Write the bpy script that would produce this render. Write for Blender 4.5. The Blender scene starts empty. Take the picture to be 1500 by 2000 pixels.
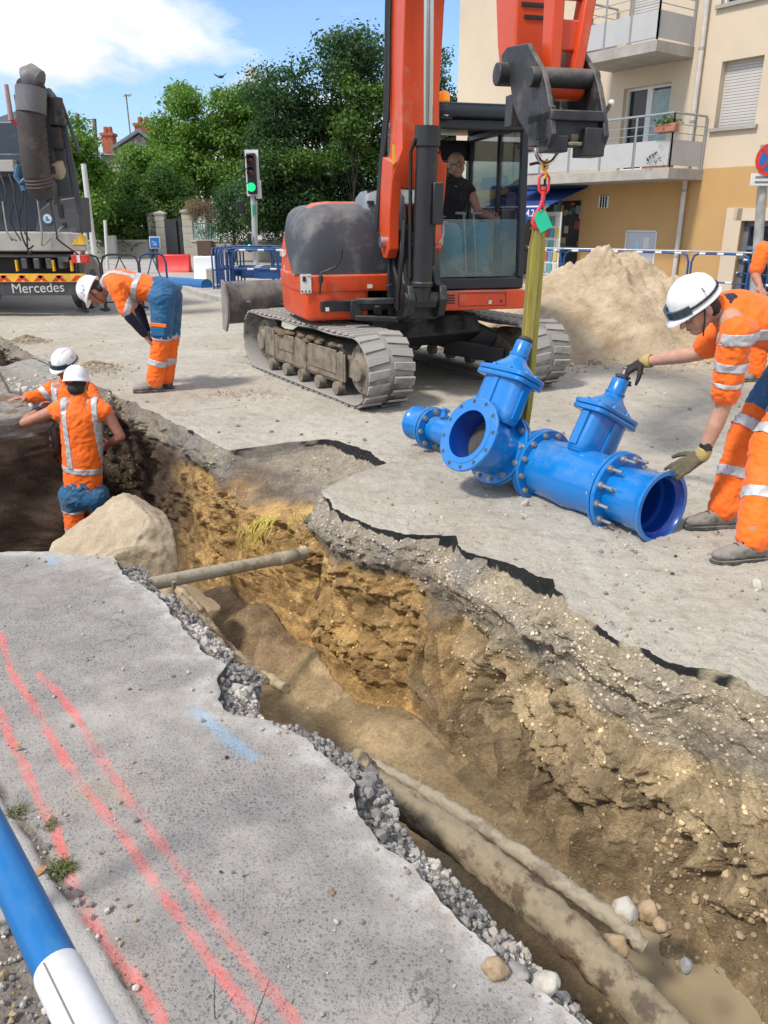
import bpy, bmesh, math, random
import numpy as np
from mathutils import Vector, Matrix, Quaternion
random.seed(7)
SC = bpy.context.scene
COL = SC.collection
PI = math.pi
R = math.radians
CAMH = 1.6
PITCH = R(20.3)
cam_d = bpy.data.cameras.new('camera')
cam = bpy.data.objects.new('camera', cam_d)
COL.objects.link(cam)
cam.location = (0, 0, CAMH)
cam.rotation_euler = (R(90) - PITCH, 0, 0)
cam_d.sensor_fit = 'VERTICAL'
cam_d.sensor_height = 24.0
cam_d.lens = 24.0 * 1540 / 2000
cam_d.clip_start = 0.05
cam_d.clip_end = 2000
SC.camera = cam
SC.render.resolution_x = 768
SC.render.resolution_y = 1024
SUN_DIR = Vector((-0.50, -0.42, 0.85)).normalized()      # towards the sun
sun_d = bpy.data.lights.new('sun', 'SUN')
sun_d.energy = 2.3
sun_d.angle = R(7)
sun_d.color = (1.0, 0.93, 0.83)
sun = bpy.data.objects.new('sun', sun_d)
COL.objects.link(sun)
sun.rotation_euler = SUN_DIR.to_track_quat('Z', 'Y').to_euler()
world = bpy.data.worlds.new('World')
SC.world = world
world.use_nodes = True
wn = world.node_tree.nodes
wl = world.node_tree.links
wn.clear()
w_out = wn.new('ShaderNodeOutputWorld')
w_bg = wn.new('ShaderNodeBackground')
w_sky = wn.new('ShaderNodeTexSky')
w_sky.sky_type = 'NISHITA'
w_sky.sun_disc = False
w_sky.sun_elevation = math.asin(SUN_DIR.z)
w_sky.sun_rotation = math.atan2(SUN_DIR.x, SUN_DIR.y)
w_sky.air_density = 1.0
w_sky.dust_density = 1.4
w_bg.inputs['Strength'].default_value = 0.12
w_tc = wn.new('ShaderNodeTexCoord')
w_sep = wn.new('ShaderNodeSeparateXYZ')
wl.new(w_tc.outputs['Generated'], w_sep.inputs[0])
w_den = wn.new('ShaderNodeMath'); w_den.operation = 'ADD'; w_den.inputs[1].default_value = 0.22
wl.new(w_sep.outputs['Z'], w_den.inputs[0])
w_dx = wn.new('ShaderNodeMath'); w_dx.operation = 'DIVIDE'
w_dy = wn.new('ShaderNodeMath'); w_dy.operation = 'DIVIDE'
wl.new(w_sep.outputs['X'], w_dx.inputs[0]); wl.new(w_den.outputs[0], w_dx.inputs[1])
wl.new(w_sep.outputs['Y'], w_dy.inputs[0]); wl.new(w_den.outputs[0], w_dy.inputs[1])
w_cmb = wn.new('ShaderNodeCombineXYZ')
wl.new(w_dx.outputs[0], w_cmb.inputs[0]); wl.new(w_dy.outputs[0], w_cmb.inputs[1])
w_map = wn.new('ShaderNodeMapping')
w_map.inputs['Location'].default_value = (11.84, 2.6, 0)
w_map.inputs['Scale'].default_value = (0.9, 0.75, 1)
wl.new(w_cmb.outputs[0], w_map.inputs['Vector'])
w_n = wn.new('ShaderNodeTexNoise')
w_n.inputs['Scale'].default_value = 1.15
w_n.inputs['Detail'].default_value = 9
w_n.inputs['Roughness'].default_value = 0.55
w_n.inputs['Distortion'].default_value = 0.35
wl.new(w_map.outputs[0], w_n.inputs['Vector'])
w_r = wn.new('ShaderNodeValToRGB')
w_r.color_ramp.elements[0].position = 0.45
w_r.color_ramp.elements[1].position = 0.545
wl.new(w_n.outputs['Fac'], w_r.inputs['Fac'])
w_n2 = wn.new('ShaderNodeTexNoise')
w_n2.inputs['Scale'].default_value = 2.7
w_n2.inputs['Detail'].default_value = 6
wl.new(w_map.outputs[0], w_n2.inputs['Vector'])
w_cr = wn.new('ShaderNodeValToRGB')
w_cr.color_ramp.elements[0].position = 0.35
w_cr.color_ramp.elements[0].color = (4.3, 4.5, 4.9, 1)
w_cr.color_ramp.elements[1].position = 0.62
w_cr.color_ramp.elements[1].color = (6.6, 6.6, 6.55, 1)
wl.new(w_n2.outputs['Fac'], w_cr.inputs['Fac'])
w_sc = wn.new('ShaderNodeMix'); w_sc.data_type = 'RGBA'
wl.new(w_r.outputs['Color'], w_sc.inputs[0])
w_gain = wn.new('ShaderNodeMix'); w_gain.data_type = 'RGBA'; w_gain.blend_type = 'MULTIPLY'
w_gain.inputs[0].default_value = 1.0
w_gain.inputs[7].default_value = (.80, .94, 1.12, 1)
wl.new(w_sky.outputs[0], w_gain.inputs[6])
wl.new(w_gain.outputs[2], w_sc.inputs[6])
wl.new(w_cr.outputs[0], w_sc.inputs[7])
wl.new(w_sc.outputs[2], w_bg.inputs['Color'])
wl.new(w_bg.outputs[0], w_out.inputs['Surface'])
SC.view_settings.view_transform = 'Standard'
SC.view_settings.look = 'None'
SC.view_settings.gamma = 1
SC.view_settings.use_curve_mapping = False
SC.view_settings.exposure = 0.72
_cp, _sp = math.cos(PITCH), math.sin(PITCH)
def ray(px, py):
 u = (px - 750) / 1540.0; v = (py - 1000) / 1540.0
 return np.array([u, _cp - v * _sp, -_sp - v * _cp])
def gz(px, py, z=0.0):
 d = ray(px, py); return Vector(d * ((z - CAMH) / d[2]) + np.array([0, 0, CAMH]))
def gy(px, py, Y):
 d = ray(px, py); return Vector(d * (Y / d[1]) + np.array([0, 0, CAMH]))
DV = np.array([-0.585, 0.811]); NV = np.array([0.811, 0.585])
def ST(s, t, z=0.0):                       # trench frame: s along it, t across it
 k = 1.0 / (DV @ DV)
 return Vector((s * DV[0] * k + t * NV[0] * k, s * DV[1] * k + t * NV[1] * k, z))
def gt(px, py, t):                         # the point seen at that pixel on the plane t = const
 d = ray(px, py); k = d[0] * NV[0] + d[1] * NV[1]
 return Vector(d * (t / k) + np.array([0, 0, CAMH]))
_rng = np.random.RandomState(11)
_perm = _rng.permutation(4096)
_grad = _rng.normal(size=(4096, 3)); _grad /= np.linalg.norm(_grad, axis=1)[:, None]
def _h(i, j, k):
 return _perm[(i + _perm[(j + _perm[k & 4095]) & 4095]) & 4095]
def pnoise(P):
 P = np.asarray(P, float); I = np.floor(P).astype(np.int64); F = P - I
 U = F * F * F * (F * (F * 6 - 15) + 10)
 out = np.zeros(P.shape[:-1])
 for a in (0, 1):
  wa = U[..., 0] if a else 1 - U[..., 0]
  for b in (0, 1):
   wb = U[..., 1] if b else 1 - U[..., 1]
   for c in (0, 1):
    wc = U[..., 2] if c else 1 - U[..., 2]
    g = _grad[_h(I[..., 0] + a, I[..., 1] + b, I[..., 2] + c)]
    dd = (g[..., 0] * (F[..., 0] - a) + g[..., 1] * (F[..., 1] - b) + g[..., 2] * (F[..., 2] - c))
    out += wa * wb * wc * dd
 return out * 1.6
def fbm(P, octs=4, gain=0.5, lac=2.03):
 P = np.asarray(P, float); o = 0; a = 1.0
 for i in range(octs):
  o = o + a * pnoise(P + i * 17.3); P = P * lac; a *= gain
 return o
def ridged(P, octs=4, gain=0.5):
 P = np.asarray(P, float); o = 0; a = 1.0
 for i in range(octs):
  o = o + a * (1 - 2 * np.abs(pnoise(P + i * 9.1))); P = P * 2.1; a *= gain
 return o
def worley(P):                             # distance to nearest feature point and its hash
 P = np.asarray(P, float); I = np.floor(P).astype(np.int64); F = P - I
 best = np.full(P.shape[:-1], 9.0); hid = np.zeros(P.shape[:-1])
 for a in (-1, 0, 1):
  for b in (-1, 0, 1):
   for c in (-1, 0, 1):
    h = _h(I[..., 0] + a, I[..., 1] + b, I[..., 2] + c)
    jx = (_perm[h] / 4096.0); jy = (_perm[(h + 77) & 4095] / 4096.0); jz = (_perm[(h + 991) & 4095] / 4096.0)
    d = np.sqrt((a + jx - F[..., 0]) ** 2 + (b + jy - F[..., 1]) ** 2 + (c + jz - F[..., 2]) ** 2)
    m = d < best
    best = np.where(m, d, best); hid = np.where(m, jx, hid)
 return best, hid
def sstep(a, b, x):
 t = np.clip((x - a) / (b - a), 0, 1); return t * t * (3 - 2 * t)
def tag(o, label=None, cat=None, group=None, kind=None):
 if label: o['label'] = label
 if cat: o['category'] = cat
 if group: o['group'] = group
 if kind: o['kind'] = kind
 return o
def thing(name, label, cat, loc=(0, 0, 0), rz=0.0, group=None):
 o = bpy.data.objects.new(name, None); COL.objects.link(o)
 o.empty_display_size = 0.1
 o.location = loc; o.rotation_euler = (0, 0, rz)
 o['_l'] = 1
 del o['_l']
 return tag(o, label, cat, group)
def root_inv(p):
 while p.parent: p = p.parent
 return (Matrix.Translation(p.location) @ p.rotation_euler.to_matrix().to_4x4()).inverted()
def link(name, me, mat=None, parent=None):
 o = bpy.data.objects.new(name, me); COL.objects.link(o)
 if mat is not None:
  for m in (mat if isinstance(mat, (list, tuple)) else [mat]): me.materials.append(m)
 if parent: o.parent = parent
 return o
def np_mesh(name, V, F, smooth=True):
 me = bpy.data.meshes.new(name)
 V = np.asarray(V, np.float32); F = np.asarray(F, np.int32)
 me.vertices.add(len(V)); me.vertices.foreach_set('co', V.ravel())
 n = F.shape[1]
 me.loops.add(F.size); me.loops.foreach_set('vertex_index', F.ravel())
 me.polygons.add(len(F)); me.polygons.foreach_set('loop_start', np.arange(0, F.size, n, dtype=np.int32))
 me.update(calc_edges=True)
 if smooth: me.polygons.foreach_set('use_smooth', np.ones(len(F), bool))
 return me
def fattr(me, name, vals):
 a = me.attributes.new(name, 'FLOAT', 'POINT'); a.data.foreach_set('value', np.asarray(vals, np.float32).ravel())
def cattr(me, name, cols):
 a = me.attributes.new(name, 'FLOAT_COLOR', 'POINT')
 c = np.ones((len(cols), 4), np.float32); c[:, :3] = cols; a.data.foreach_set('color', c.ravel())
def grid_faces(nr, nc, flip=False):
 i = np.arange(nr - 1)[:, None] * nc + np.arange(nc - 1)[None, :]
 f = np.stack([i, i + 1, i + nc + 1, i + nc], -1).reshape(-1, 4)
 return f[:, ::-1] if flip else f
class MB:
 """collects shapes; build() links them as one mesh object"""
 def __init__(s, xf=None): s.v = []; s.f = []; s.m = []; s.xf = xf; s.mi = 0
 def add(s, vs, fs):
  o = len(s.v)
  if s.xf is not None: vs = [s.xf @ Vector(v) for v in vs]
  s.v += [tuple(v) for v in vs]; s.f += [tuple(i + o for i in f) for f in fs]; s.m += [s.mi] * len(fs)
  return s
 def box(s, c, size, rot=None):
  hx, hy, hz = size[0] / 2, size[1] / 2, size[2] / 2
  vs = [Vector((x, y, z)) for x in (-hx, hx) for y in (-hy, hy) for z in (-hz, hz)]
  if rot is not None:
   m = rot if isinstance(rot, (Matrix, Quaternion)) else Matrix.Rotation(rot, 3, 'Z')
   vs = [m @ v for v in vs]
  c = Vector(c)
  return s.add([v + c for v in vs], [(0, 1, 3, 2), (4, 6, 7, 5), (0, 4, 5, 1), (2, 3, 7, 6), (0, 2, 6, 4), (1, 5, 7, 3)])
 def box2(s, a, b):
  return s.box([(a[i] + b[i]) / 2 for i in range(3)], [abs(b[i] - a[i]) for i in range(3)])
 def bar(s, a, b, w, h, up=(0, 0, 1)):            # box section beam between two points
  a = Vector(a); b = Vector(b); d = (b - a); L = d.length; z = d.normalized()
  x = Vector(up).cross(z)
  if x.length < 1e-4: x = Vector((1, 0, 0)).cross(z)
  x.normalize(); y = z.cross(x)
  m = Matrix((x, y, z)).transposed()
  return s.box((a + b) / 2, (w, h, L), m)
 def frame(s, ax):
  z = Vector(ax).normalized(); x = Vector((0, 0, 1)).cross(z)
  if x.length < 1e-3: x = Vector((1, 0, 0))
  x.normalize(); return x, z.cross(x), z
 def lathe(s, o, ax, prof, n=20, caps=True, arc=None):   # prof: (along, radius)
  x, y, z = s.frame(ax); o = Vector(o); vs = []; fs = []
  for a, r in prof:
   for i in range(n):
    t = 2 * PI * i / n; vs.append(o + z * a + (x * math.cos(t) + y * math.sin(t)) * r)
  k = len(prof)
  for j in range(k - 1):
   for i in range(n):
    i2 = (i + 1) % n; fs.append((j * n + i, j * n + i2, (j + 1) * n + i2, (j + 1) * n + i))
  if caps:
   fs.append(tuple(reversed(range(n)))); fs.append(tuple((k - 1) * n + i for i in range(n)))
  return s.add(vs, fs)
 def cyl(s, a, b, r0, r1=None, n=14, caps=True):
  a = Vector(a); b = Vector(b); L = (b - a).length
  return s.lathe(a, b - a, [(0, r0), (L, r0 if r1 is None else r1)], n, caps)
 def tube(s, pts, r, n=8, caps=True):
  pts = [Vector(p) for p in pts]; k = len(pts)
  rs = r if isinstance(r, (list, tuple)) else [r] * k
  vs = []; fs = []; x = None
  for j, p in enumerate(pts):
   d = (pts[min(j + 1, k - 1)] - pts[max(j - 1, 0)]).normalized()
   if x is None:
    x = Vector((0, 0, 1)).cross(d)
    if x.length < 1e-3: x = Vector((1, 0, 0))
   x = (x - d * x.dot(d)).normalized(); y = d.cross(x)
   for i in range(n):
    t = 2 * PI * i / n; vs.append(p + (x * math.cos(t) + y * math.sin(t)) * rs[j])
  for j in range(k - 1):
   for i in range(n):
    i2 = (i + 1) % n; fs.append((j * n + i, j * n + i2, (j + 1) * n + i2, (j + 1) * n + i))
  if caps:
   fs.append(tuple(reversed(range(n)))); fs.append(tuple((k - 1) * n + i for i in range(n)))
  return s.add(vs, fs)
 def prism(s, poly, o, ux, uy, uz, d):            # polygon (a,b) in plane ux,uy swept d along uz
  o = Vector(o); ux = Vector(ux); uy = Vector(uy); uz = Vector(uz); n = len(poly)
  if ux.cross(uy).dot(uz) * d < 0: poly = list(reversed(poly))
  vs = [o + ux * a + uy * b for a, b in poly] + [o + ux * a + uy * b + uz * d for a, b in poly]
  ar = sum(poly[i][0] * poly[(i + 1) % n][1] - poly[(i + 1) % n][0] * poly[i][1] for i in range(n))
  fs = [tuple(reversed(range(n))), tuple(range(n, 2 * n))] + [(i, (i + 1) % n, n + (i + 1) % n, n + i) for i in range(n)]
  return s.add(vs, fs)
 def sph(s, c, r, n=12, m=8, sc=(1, 1, 1), rot=None):
  c = Vector(c); vs = [Vector((0, 0, -r))]; fs = []
  for j in range(1, m):
   a = PI * j / m
   for i in range(n):
    t = 2 * PI * i / n; vs.append(Vector((math.sin(a) * math.cos(t), math.sin(a) * math.sin(t), -math.cos(a))) * r)
  vs.append(Vector((0, 0, r)))
  vs = [Vector((v.x * sc[0], v.y * sc[1], v.z * sc[2])) for v in vs]
  if rot is not None: vs = [rot @ v for v in vs]
  for i in range(n):
   i2 = (i + 1) % n
   fs.append((0, 1 + i2, 1 + i))
   for j in range(m - 2):
    fs.append((1 + j * n + i, 1 + j * n + i2, 1 + (j + 1) * n + i2, 1 + (j + 1) * n + i))
   fs.append((1 + (m - 2) * n + i, 1 + (m - 2) * n + i2, len(vs) - 1))
  return s.add([v + c for v in vs], fs)
 def mesh(s, name, world_parent=None):
  me = bpy.data.meshes.new(name)
  vs = s.v
  if world_parent is not None:
   inv = root_inv(world_parent); vs = [tuple(inv @ Vector(v)) for v in vs]
  me.from_pydata(vs, [], s.f)
  if any(s.m): me.polygons.foreach_set('material_index', s.m)
  bm = bmesh.new(); bm.from_mesh(me)
  bmesh.ops.recalc_face_normals(bm, faces=bm.faces[:]); bm.to_mesh(me); bm.free()
  return me
 def build(s, name, mat, parent=None, bevel=0.0, smooth=35, world=False, seg=2):
  me = s.mesh(name, parent if world else None)
  if smooth:
   me.polygons.foreach_set('use_smooth', [True] * len(me.polygons)); me.set_sharp_from_angle(angle=R(smooth))
  o = link(name, me, mat, parent)
  if bevel > 0:
   b = o.modifiers.new('bevel', 'BEVEL'); b.width = bevel; b.segments = seg; b.limit_method = 'ANGLE'; b.angle_limit = R(35)
   b.harden_normals = False
  return o
def copy_tree(o, parent=None):
 c = o.copy(); COL.objects.link(c); c.parent = parent
 for ch in [x for x in bpy.data.objects if x.parent == o]: copy_tree(ch, c)
 return c
class NT:
 def __init__(s, name):
  s.m = bpy.data.materials.new(name); s.m.use_nodes = True; s.t = s.m.node_tree; s.t.nodes.clear()
  s.out = s.n('ShaderNodeOutputMaterial'); s.b = s.n('ShaderNodeBsdfPrincipled'); s.l(s.b.outputs[0], s.out.inputs[0])
  s.tc = s.n('ShaderNodeTexCoord'); s.obj = s.tc.outputs['Object']
  s.geo = s.n('ShaderNodeNewGeometry'); s.pos = s.geo.outputs['Position']
 def n(s, t, **k):
  x = s.t.nodes.new(t)
  for a, b in k.items(): setattr(x, a, b)
  return x
 def l(s, a, b): s.t.links.new(a, b)
 def setin(s, sock, v):
  if isinstance(v, bpy.types.NodeSocket): s.l(v, sock)
  elif isinstance(v, (tuple, list)) and len(v) == 3 and sock.type == 'RGBA': sock.default_value = (*v, 1)
  else: sock.default_value = v
 def noise(s, scale, detail=4, rough=0.55, vec=None, dist=0.0):
  x = s.n('ShaderNodeTexNoise'); x.inputs['Scale'].default_value = scale; x.inputs['Detail'].default_value = detail
  x.inputs['Roughness'].default_value = rough; x.inputs['Distortion'].default_value = dist
  s.l(vec if vec is not None else s.obj, x.inputs['Vector']); return x.outputs['Fac']
 def vor(s, scale, vec=None, feature='F1', out='Distance', rnd=1.0):
  x = s.n('ShaderNodeTexVoronoi', feature=feature); x.inputs['Scale'].default_value = scale; x.inputs['Randomness'].default_value = rnd
  s.l(vec if vec is not None else s.obj, x.inputs['Vector']); return x.outputs[out]
 def ramp(s, fac, a, b, ca=(0, 0, 0), cb=(1, 1, 1), interp='LINEAR'):
  x = s.n('ShaderNodeValToRGB'); x.color_ramp.interpolation = interp
  e = x.color_ramp.elements; e[0].position = a; e[1].position = b; e[0].color = (*ca, 1); e[1].color = (*cb, 1)
  s.l(fac, x.inputs['Fac']); return x.outputs['Color']
 def mix(s, fac, a, b, mode='MIX'):
  x = s.n('ShaderNodeMix', data_type='RGBA', blend_type=mode)
  s.setin(x.inputs[0], fac); s.setin(x.inputs[6], a); s.setin(x.inputs[7], b); return x.outputs[2]
 def math(s, op, a, b=0.0, c=None):
  x = s.n('ShaderNodeMath', operation=op); s.setin(x.inputs[0], a); s.setin(x.inputs[1], b)
  if c is not None: s.setin(x.inputs[2], c)
  return x.outputs[0]
 def attr(s, name, out='Fac'):
  x = s.n('ShaderNodeAttribute'); x.attribute_name = name; return x.outputs[out]
 def bump(s, h, strength=0.5, dist=0.01, prev=None):
  x = s.n('ShaderNodeBump'); x.inputs['Strength'].default_value = strength; x.inputs['Distance'].default_value = dist
  s.l(h, x.inputs['Height'])
  if prev is not None: s.l(prev, x.inputs['Normal'])
  return x.outputs[0]
 def vscale(s, vec, sc):
  x = s.n('ShaderNodeMapping'); x.inputs['Scale'].default_value = sc; s.l(vec, x.inputs['Vector']); return x.outputs[0]
 def fin(s, col, rough=0.7, normal=None, metal=0.0, **kw):
  s.setin(s.b.inputs['Base Color'], col); s.setin(s.b.inputs['Roughness'], rough); s.setin(s.b.inputs['Metallic'], metal)
  if normal is not None: s.l(normal, s.b.inputs['Normal'])
  for k, v in kw.items(): s.setin(s.b.inputs[k], v)
  return s.m
_mc = {}
def M(name, col, rough=0.6, metal=0.0, var=0.15, sc=6.0, bump=0.15, bs=60.0, dirt=0.0, dcol=(0.30, 0.27, 0.22), bd=0.004, **kw):
 """plain paint / metal / cloth with tone variation, fine relief and optional dust that settles on it"""
 if name in _mc: return _mc[name]
 t = NT(name)
 n1 = t.noise(sc, 5, 0.6)
 c = t.mix(t.ramp(n1, 0.3, 0.7), tuple(x * (1 - var) for x in col), tuple(min(1, x * (1 + var)) for x in col))
 if dirt > 0:
  n2 = t.noise(sc * 0.6 + 1.7, 7, 0.68)
  sp = t.n('ShaderNodeSeparateXYZ'); t.l(t.geo.outputs['Normal'], sp.inputs[0])
  up = t.math('MULTIPLY_ADD', sp.outputs['Z'], 0.22, 0.0)
  f = t.math('ADD', n2, up)
  lo = 0.74 - 0.45 * dirt
  d = t.ramp(f, lo, lo + 0.22)
  d = t.math('MULTIPLY', d, min(1.0, 0.45 + dirt * 0.5))
  c = t.mix(d, c, dcol)
  rough = t.math('MULTIPLY_ADD', d, max(0.0, 0.9 - rough), rough)
 nm = t.bump(t.noise(bs, 4, 0.6), bump, bd) if bump > 0 else None
 _mc[name] = t.fin(c, rough, nm, metal, **kw)
 return _mc[name]
def emis(name, col, strength):
 t = NT(name); return t.fin(col, 0.4, None, 0, **{'Emission Color': col, 'Emission Strength': strength})
def glass(name, tint=(0.8, 0.9, 0.88), alpha=0.25, rough=0.03):
 t = NT(name)
 tr = t.n('ShaderNodeBsdfTransparent'); tr.inputs[0].default_value = (*tint, 1)
 gl = t.n('ShaderNodeBsdfGlossy'); gl.inputs['Roughness'].default_value = rough
 fr = t.n('ShaderNodeFresnel'); fr.inputs[0].default_value = 1.5
 f = t.math('ADD', t.math('MULTIPLY', fr.outputs[0], 0.9), alpha)
 mx = t.n('ShaderNodeMixShader'); t.l(f, mx.inputs[0]); t.l(tr.outputs[0], mx.inputs[1]); t.l(gl.outputs[0], mx.inputs[2])
 t.l(mx.outputs[0], t.out.inputs[0]); return t.m
def text_mesh(name, body, size, mat, parent, mtx, extrude=0.002, font_bold=False, align='CENTER'):
 cu = bpy.data.curves.new(name, 'FONT'); cu.body = body; cu.size = size; cu.extrude = extrude; cu.align_x = align; cu.align_y = 'CENTER'
 if font_bold: cu.offset = size * 0.012
 tmp = bpy.data.objects.new('tmp_text', cu); COL.objects.link(tmp)
 dg = bpy.context.evaluated_depsgraph_get()
 me = bpy.data.meshes.new_from_object(tmp.evaluated_get(dg)); me.name = name
 bpy.data.objects.remove(tmp); bpy.data.curves.remove(cu)
 me.transform(mtx)
 me.materials.clear()
 return link(name, me, mat, parent)
def basis(o, x, y):                        # matrix with local x,y axes and origin
 x = Vector(x).normalized(); y = Vector(y); y = (y - x * y.dot(x)).normalized(); z = x.cross(y)
 m = Matrix((x, y, z)).transposed().to_4x4(); m.translation = Vector(o); return m
# ================================================================== GROUND, ROAD, TRENCH
def tab(s, pts):
 a = np.array(pts, float); return np.interp(s, a[:, 0], a[:, 1])
TFAR = [(-60,2.6),(.5,2.62),(1.0,2.55),(1.17,2.55),(1.365,2.54),(1.524,2.445),(1.77,2.45),(2.04,2.47),(2.30,2.66),(2.5,2.60),(2.81,2.52),(2.99,2.60),
  (3.167,2.40),(3.49,2.34),(3.757,2.335),(4.05,2.43),(4.13,2.6),(4.2,2.8),(4.30,3.13),(4.64,3.2),(5.1,3.16),(5.18,2.86),(5.26,2.38),(6.5,2.36),(8.24,2.315),(10.9,2.29),(13,2.33),(60,2.33)]
TNEAR = [(-60,1.0),(.72,1.04),(.9,1.0),(1.14,1.01),(1.28,1.01),(1.52,1.0),(1.64,1.07),(1.92,1.07),(2.1,1.02),(2.18,.94),(2.3,.92),(2.42,.97),(2.5,1.05),(2.64,1.03),(2.87,1.04),
         (3.25,1.046),(3.55,1.007),(3.77,1.016),(4.0,.81),(4.17,.58),(5.5,-.9),(7.0,-2.2),(60,-2.2)]
def jag(s, seed, amp):
 P = np.stack([s * 3.1, s * 0 + seed, s * 0], -1)
 return amp * fbm(P, 5, 0.62)
def tfar(s): return tab(s, TFAR) + jag(s, 3.7, 0.035) * (np.abs(s) < 20)
def tnear(s): return tab(s, TNEAR) + jag(s, 8.2, 0.022) * (s < 3.9) * (s > -3) + jag(s, 8.2, 0.03) * (s >= 3.9) * (s < 7)
S_ALL = np.concatenate([[-60, -40, -25, -15, -9, -6], np.arange(-4, -0.6, 0.10), np.arange(-0.6, 0.6, 0.02), np.arange(0.6, 4.3, 0.0075),
      np.arange(4.3, 6.0, 0.012), np.arange(6.0, 7.2, 0.02), np.arange(7.2, 7.29, 0.01), np.arange(7.29, 7.355, 0.0014), np.arange(7.356, 7.5, 0.012), np.arange(7.5, 8.9, 0.02),
      np.arange(8.9, 13.5, 0.04), np.arange(13.5, 24, 0.25), [24, 27, 31, 36, 43, 52, 65, 80, 110, 160, 240]])
def road_noise(X, Y):
 P = np.stack([X, Y, X * 0], -1)
 z = 0.012 * fbm(P * 0.7, 3) + 0.006 * fbm(P * 5, 3) + 0.0035 * fbm(P * 28, 2)
 return z
def trench():
 s = S_ALL[(S_ALL >= -4) & (S_ALL <= 17)]
 tn = tnear(s); tf = tfar(s)
 c = []
 one = np.ones_like(s)
 plat = sstep(7.296, 7.346, s); pit = sstep(3.95, 4.5, s) * (1 - plat)
 plat = 1.0 * plat                        # level ground beyond the side pit
 fill = sstep(8.35, 8.5, s) * (1 - sstep(10.65, 10.75, s))
 end = sstep(15.5, 15.8, s)
 zf = tab(s, [(-4,-.95),(.5,-.86),(1.0,-.92),(1.6,-1.06),(3.0,-1.12),(4.2,-1.2),(5.5,-1.32),(8.2,-1.35)])
 zf = zf * (1 - fill) + (-0.07) * fill
 zf = zf * (1 - end) + (-0.02) * end
 dz = zf / -1.1
 te = (tn + .12) * (1 - plat) + 1.62 * plat        # foot of the near wall
 te = te + 0.06 * fbm(np.stack([s * 2.0, one * 4, one], -1), 3)
 bench = sstep(3.9, 4.2, s) * (1 - sstep(4.9, 5.5, s))
 def P(t, z): c.append((t, z))
 lerp = lambda a, b, w: a * (1 - w) + b * w
 P(tn, 0 * one)
 P(lerp(tn + 0.015, 0.2 * one - 1.6, plat), lerp(-0.05 * one, 0 * one, plat))
 nb_ = sstep(.45, 1.05, s); P(lerp(tn + 0.03 + .12 * nb_, 0.4 * one, plat), lerp(-0.115 * one, 0 * one, plat))
 P(lerp(lerp(tn + 0.02 + .08 * nb_, tn + 0.2, pit), te - 0.03, plat), lerp(lerp(-0.42 * one, -0.50 * one, pit), 0 * one, plat) * (dz * (1 - plat) + plat))
 tb = lerp(lerp(tn + 0.24, tn + 0.7, pit), te + 0.04, plat)
 zb = lerp(lerp(-0.85 * one, -0.55 * one, bench), -0.35 * one, plat) * dz
 P(tb, zb)
 fm1 = lerp(lerp(tb + 0.16, 1.35 * one, pit), 1.72 * one, plat)
 P(fm1, lerp(zf + 0.03, zf + 0.25, bench))
 P(lerp(1.75 * one, 1.9 * one, plat), zf - 0.01)
 slope = tab(s, [(-4,.30),(1.0,.28),(2.0,.22),(3.0,.14),(3.9,.10),(4.2,.16),(4.9,.16),(5.3,.10),(8,.05),(20,.05)])
 top = np.minimum(tf, tab(s, [(-4,2.5),(3.9,2.5),(4.1,2.38),(4.7,2.34),(5.2,2.34),(20,2.6)]))
 notch = np.clip(tf - top, 0, 1)
 P(top - slope, zf + 0.05)
 P(top - slope * 0.55 + 0.02, zf * 0.55)
 zt = tab(s, [(-4,-.30),(1.2,-.22),(2.0,-.18),(3.0,-.13),(3.9,-.12),(4.15,-.27),(4.8,-.27),(5.2,-.2),(8,-.14),(20,-.14)]) * dz
 P(top - 0.045 - 0.03 * (notch > .2), zt)
 rv = np.clip(.5 + .9 * fbm(np.stack([s * 2.6, one * 9, one], -1), 4), .12, 1)
 P(np.where(notch > .08, tf - 0.05, tf - 0.012 - .02 * rv), np.where(notch > .08, -0.09, -0.018 - .034 * rv) * np.minimum(1, dz * 1.5))
 P(tf, 0 * one)
 T = np.stack([a for a, _ in c], 1); Z = np.stack([b for _, b in c], 1)
 cnt = [6, 20, 22, 26, 14, 14, 24, 60, 56, 34, 12]
 us = []
 for i, n in enumerate(cnt): us += list(i + np.arange(n) / n)
 us.append(len(cnt)); us = np.array(us)
 i0 = np.minimum(us.astype(int), len(cnt) - 1); fr = us - i0
 TT = T[:, i0] * (1 - fr) + T[:, i0 + 1] * fr
 ZZ = Z[:, i0] * (1 - fr) + Z[:, i0 + 1] * fr
 ker = np.array([1, 2, 3, 2, 1.]); ker /= ker.sum()
 keep = (us > 0.9) & (us < len(cnt) - 0.95)
 for _ in range(4):
  for A in (TT, ZZ):
   B = sum(ker[j] * np.roll(A, j - 2, 1) for j in range(5)); A[:, keep] = B[:, keep]
 SS = np.repeat(s[:, None], len(us), 1)
 X = SS * DV[0] + TT * NV[0]; Y = SS * DV[1] + TT * NV[1]
 return s, us, SS, TT, ZZ, tn, tf, plat, fill
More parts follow.
